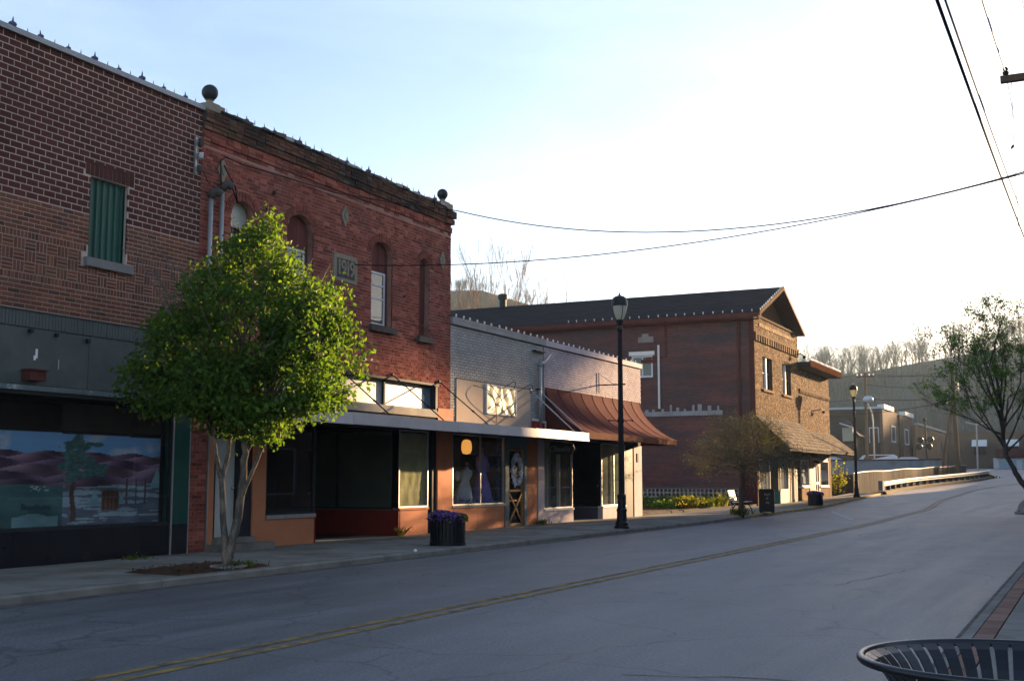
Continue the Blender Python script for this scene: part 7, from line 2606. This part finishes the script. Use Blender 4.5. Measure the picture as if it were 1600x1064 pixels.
for x in (-16.6, -12.2, -8.9, -5.5):
    mb = MB()
    mb.hexa([(x, 188.8, 6.1), (x + 2.1, 188.8, 6.1), (x + 2.1, 190, 6.1), (x, 190, 6.1), (x, 188.9, 6.25), (x + 2.1, 188.9, 6.25), (x + 2.1, 189.98, 7.1), (x, 189.98, 7.1)])
    mb.build('window_awning', M['white'], FD)
    simple(FD, 'window', M['car_glass'], (x + .2, x + 1.9, 189.9, 189.98, 4.9, 6.05))
FW = thing('low_white_building', 'low white building with dark flat roof at far end of the road', 'building', (-6, 176, 2.6))
simple(FW, 'wall', M['white'], (-12.6, 4, 174, 174.4, 2.2, 4.15), (-12.6, -12.2, 174.4, 182, 2.2, 4.15), (3.6, 4, 174.4, 182, 2.2, 4.15), (-12.2, 3.6, 181.6, 182, 2.2, 4.15))
simple(FW, 'roof', M['fascia'], (-12.2, 4.4, 173.5, 182.5, 4.15, 5.35))
for x in (-11.9, -9, -6):
    simple(FW, 'door_panel', M['cyan_trim'], (x, x + 2.2, 173.93, 173.99, 2.4, 3.8))

def car(loc, rz, label, paint, van=False):
    t = thing('parked_car', label, 'car', loc, local=True)
    mb = MB()
    L_, W_, = 4.5, 1.75
    if van:
        side = [(-2.3, .35), (-2.3, 1.0), (-2.2, 1.15), (-1.5, 1.25), (-.9, 1.8), (-.6, 1.9), (1.9, 1.9), (2.2, 1.75), (2.3, 1.0), (2.3, .35)]
    else:
        side = [(-2.25, .35), (-2.25, .75), (-2.1, .85), (-1.1, .95), (-.45, 1.4), (-.2, 1.46), (.8, 1.46), (1.1, 1.4), (1.75, 1.0), (2.15, .95), (2.25, .8), (2.25, .35)]
    n = len(side)
    vs = []
    for sgn in (-1, 1):
        for (x, z) in side:
            tuck = .16 if z > 1.05 else 0
            vs.append((x, sgn * (W_ / 2 - tuck), z))
    fs = [tuple(range(n - 1, -1, -1)), tuple(range(n, 2 * n))] + [(i, (i + 1) % n, n + (i + 1) % n, n + i) for i in range(n)]
    mb.add(vs, fs)
    mb.build('body', paint, t)
    zt = 1.8 if van else 1.38
    for s in (-1, 1):
        g = MB()
        y = s * (W_ / 2 - .155)
        z0 = 1.12 if not van else 1.22
        g.poly([(-.7 if not van else -1.0, y, z0), (-.25 if not van else -.6, y, zt), (.85 if not van else 1.8, y, zt), (1.3 if not van else 2.0, y, z0)], (0, s * .012, 0))
        g.build('side_window', M['car_glass'], t)
    g = MB()
    a = [(p[0], p[1]) for p in side]
    wsx = ((-1.08, .98), (-.48, 1.38)) if not van else ((-1.42, 1.32), (-.95, 1.75))
    g.add([(wsx[0][0] - .01, -.7, wsx[0][1]), (wsx[0][0] - .01, .7, wsx[0][1]), (wsx[1][0] - .01, .66, wsx[1][1]), (wsx[1][0] - .01, -.66, wsx[1][1])], [(0, 1, 2, 3)])
    g.build('windscreen', M['car_glass'], t)
    for (x) in (-1.4, 1.4):
        for s in (-1, 1):
            w = MB()
            w.tube([(x, s * (W_ / 2 - .2), .33), (x, s * (W_ / 2 + .01), .33)], .33, 16)
            o = w.build('wheel', M['tyre'], t)
            w = MB()
            w.tube([(x, s * (W_ / 2 + .005), .33), (x, s * (W_ / 2 + .02), .33)], .20, 14)
            w.build('hub_cap', M['chrome'], o)
    for s in (-1, 1):
        h = MB()
        h.box(-2.27, -2.2, s * .6 - .18, s * .6 + .18, .62, .78)
        h.build('headlight', M['white'], t)
    t.rotation_euler = (0, 0, rz)
    return t
car((-19.6, 120.0, zr(120) + .35), .05, 'white van parked behind the blue grey retaining wall', M['car_paint'], True)
car((-16.9, 121.5, zr(120) + .55), .25, 'pale sedan parked right of the white van', M['car_paint'])
car((-23.6, 117.5, zr(118) + .6), .0, 'pale blue car parked left of the white van', mat('pale_blue_car', (.40, .46, .58), .3, .03, 3, 0, spec=.5))
mb = MB()
mb.box(-32, -13.2, 115.6, 126, .2, zr(120) + .66)
tag(mb.build('parking_terrace', M['asphalt']), kind='structure')

# ------------------------------------------------------------------ bare trees and wooded hills
def bare_tree_mesh(name, h, seed, m, depth=4, r0=.22, spread=.42, up=.22, k0=6):
    r2 = random.Random(seed)
    mb, tips = MB(), []
    trunk = [Vector((0, 0, -1.0)), Vector((r2.uniform(-.1, .1), r2.uniform(-.1, .1), h * .22)), Vector((r2.uniform(-.3, .3), r2.uniform(-.3, .3), h * .5))]
    mb.tube(trunk, [r0, r0 * .8, r0 * .5], 6)
    for k in range(k0):
        t = .15 + .85 * k / (k0 - 1)
        p = trunk[1].lerp(trunk[2], t)
        a = r2.uniform(0, 6.28)
        d = Vector((math.cos(a) * .55, math.sin(a) * .55, 1)).normalized()
        grow(mb, p, d, h * r2.uniform(.16, .24), r0 * .42, depth - 1, r2, tips, spread, up, 3, .012)
    return mb
B_T = []
for (x, y, h, lab, sd) in ((-43.8, 82, 20.3, 'tall bare pale tree behind the dark roof, leftmost of the three', 3), (-41.6, 82, 20.0, 'bare pale tree behind the dark roof, middle of the three', 5), (-38.9, 82, 18.2, 'bare pale tree behind the dark roof, rightmost of the three', 9), (-44.6, 100, 21.0, 'small bare tree standing alone behind the dark roof ridge', 12)):
    mb = bare_tree_mesh('bare_tree', h, sd, M['bark_pale'], 5 if y < 90 else 4, .26 if y < 90 else .16, .42, .25, 7 if y < 90 else 4)
    zmax = max(v[2] for v in mb.v)
    k = h / zmax
    mb.v = [(a * k + x, b * k + y, c * k + ground_z(x, y)) for a, b, c in mb.v]
    tag(mb.build('bare_tree', M['bark_pale'], smooth=True, fix=False), lab, 'tree')
protos = []
for sd in range(6):
    mb = bare_tree_mesh('bare_tree', 11.0, 60 + sd, M['forest'], 4, .17, .62, .10, 7)
    zmax = max(v[2] for v in mb.v)
    mb.v = [(a * 11 / zmax, b * 11 / zmax, c * 11 / zmax) for a, b, c in mb.v]
    protos.append((mb, mb.mesh('bare_tree', M['forest'])))
rr = random.Random(55)
for i in range(110):                                  # trees one can tell apart on the skyline ahead
    y = 318 + rr.uniform(-14, 26)
    t = rr.uniform(.035, .262)
    x = -t * y
    o = bpy.data.objects.new('bare_tree', protos[i % 6][1])
    s = rr.uniform(.55, 1.25)
    o.scale = (s, s, s)
    o.rotation_euler = (0, 0, rr.uniform(0, 6.28))
    o.location = (x, y, ground_z(x, y) - .3)
    COL.objects.link(o)
    tag(o, 'hazy bare tree standing on the skyline of the hill ahead', 'tree', 'bare trees on the skyline ahead')
wood = MB()
for i in range(900):
    y = rr.uniform(238, 338)
    x = -rr.uniform(.01, .34) * y
    mb = protos[i % 6][0]
    s = rr.uniform(.45, 1.0)
    a = rr.uniform(0, 6.28)
    ca, sa = math.cos(a) * s, math.sin(a) * s
    gz = ground_z(x, y)
    wood.add([(x + p[0] * ca - p[1] * sa, y + p[0] * sa + p[1] * ca, gz + p[2] * s) for p in mb.v], mb.f)
for i in range(260):
    a, q = rr.uniform(0, 6.28), rr.uniform(0, 38)
    x, y = -118 + q * math.cos(a), 215 + q * math.sin(a)
    mb = protos[i % 6][0]
    s = rr.uniform(.18, .30)
    ca, sa = math.cos(a) * s, math.sin(a) * s
    gz = ground_z(x, y)
    wood.add([(x + p[0] * ca - p[1] * sa, y + p[0] * sa + p[1] * ca, gz + p[2] * s) for p in mb.v], mb.f)
tag(wood.build('woods', M['forest'], fix=False), 'bare brown woods covering the hill slopes', 'woods', kind='stuff')

# ------------------------------------------------------------------ air
HAZE = 0.00026
if HAZE > 0:
    hm = bpy.data.materials.new('haze')
    hm.use_nodes = True
    hn = hm.node_tree
    hn.nodes.clear()
    ho = node(hn, 'ShaderNodeOutputMaterial')
    pv = node(hn, 'ShaderNodeVolumePrincipled')
    pv.inputs['Color'].default_value = (.62, .82, 1.0, 1)
    pv.inputs['Density'].default_value = HAZE
    pv.inputs['Anisotropy'].default_value = 0.35
    hn.links.new(pv.outputs['Volume'], ho.inputs['Volume'])
    mb = MB()
    mb.box(-720, 560, -280, 1120, -1.6, 60)
    tag(mb.build('haze', hm), kind='stuff')
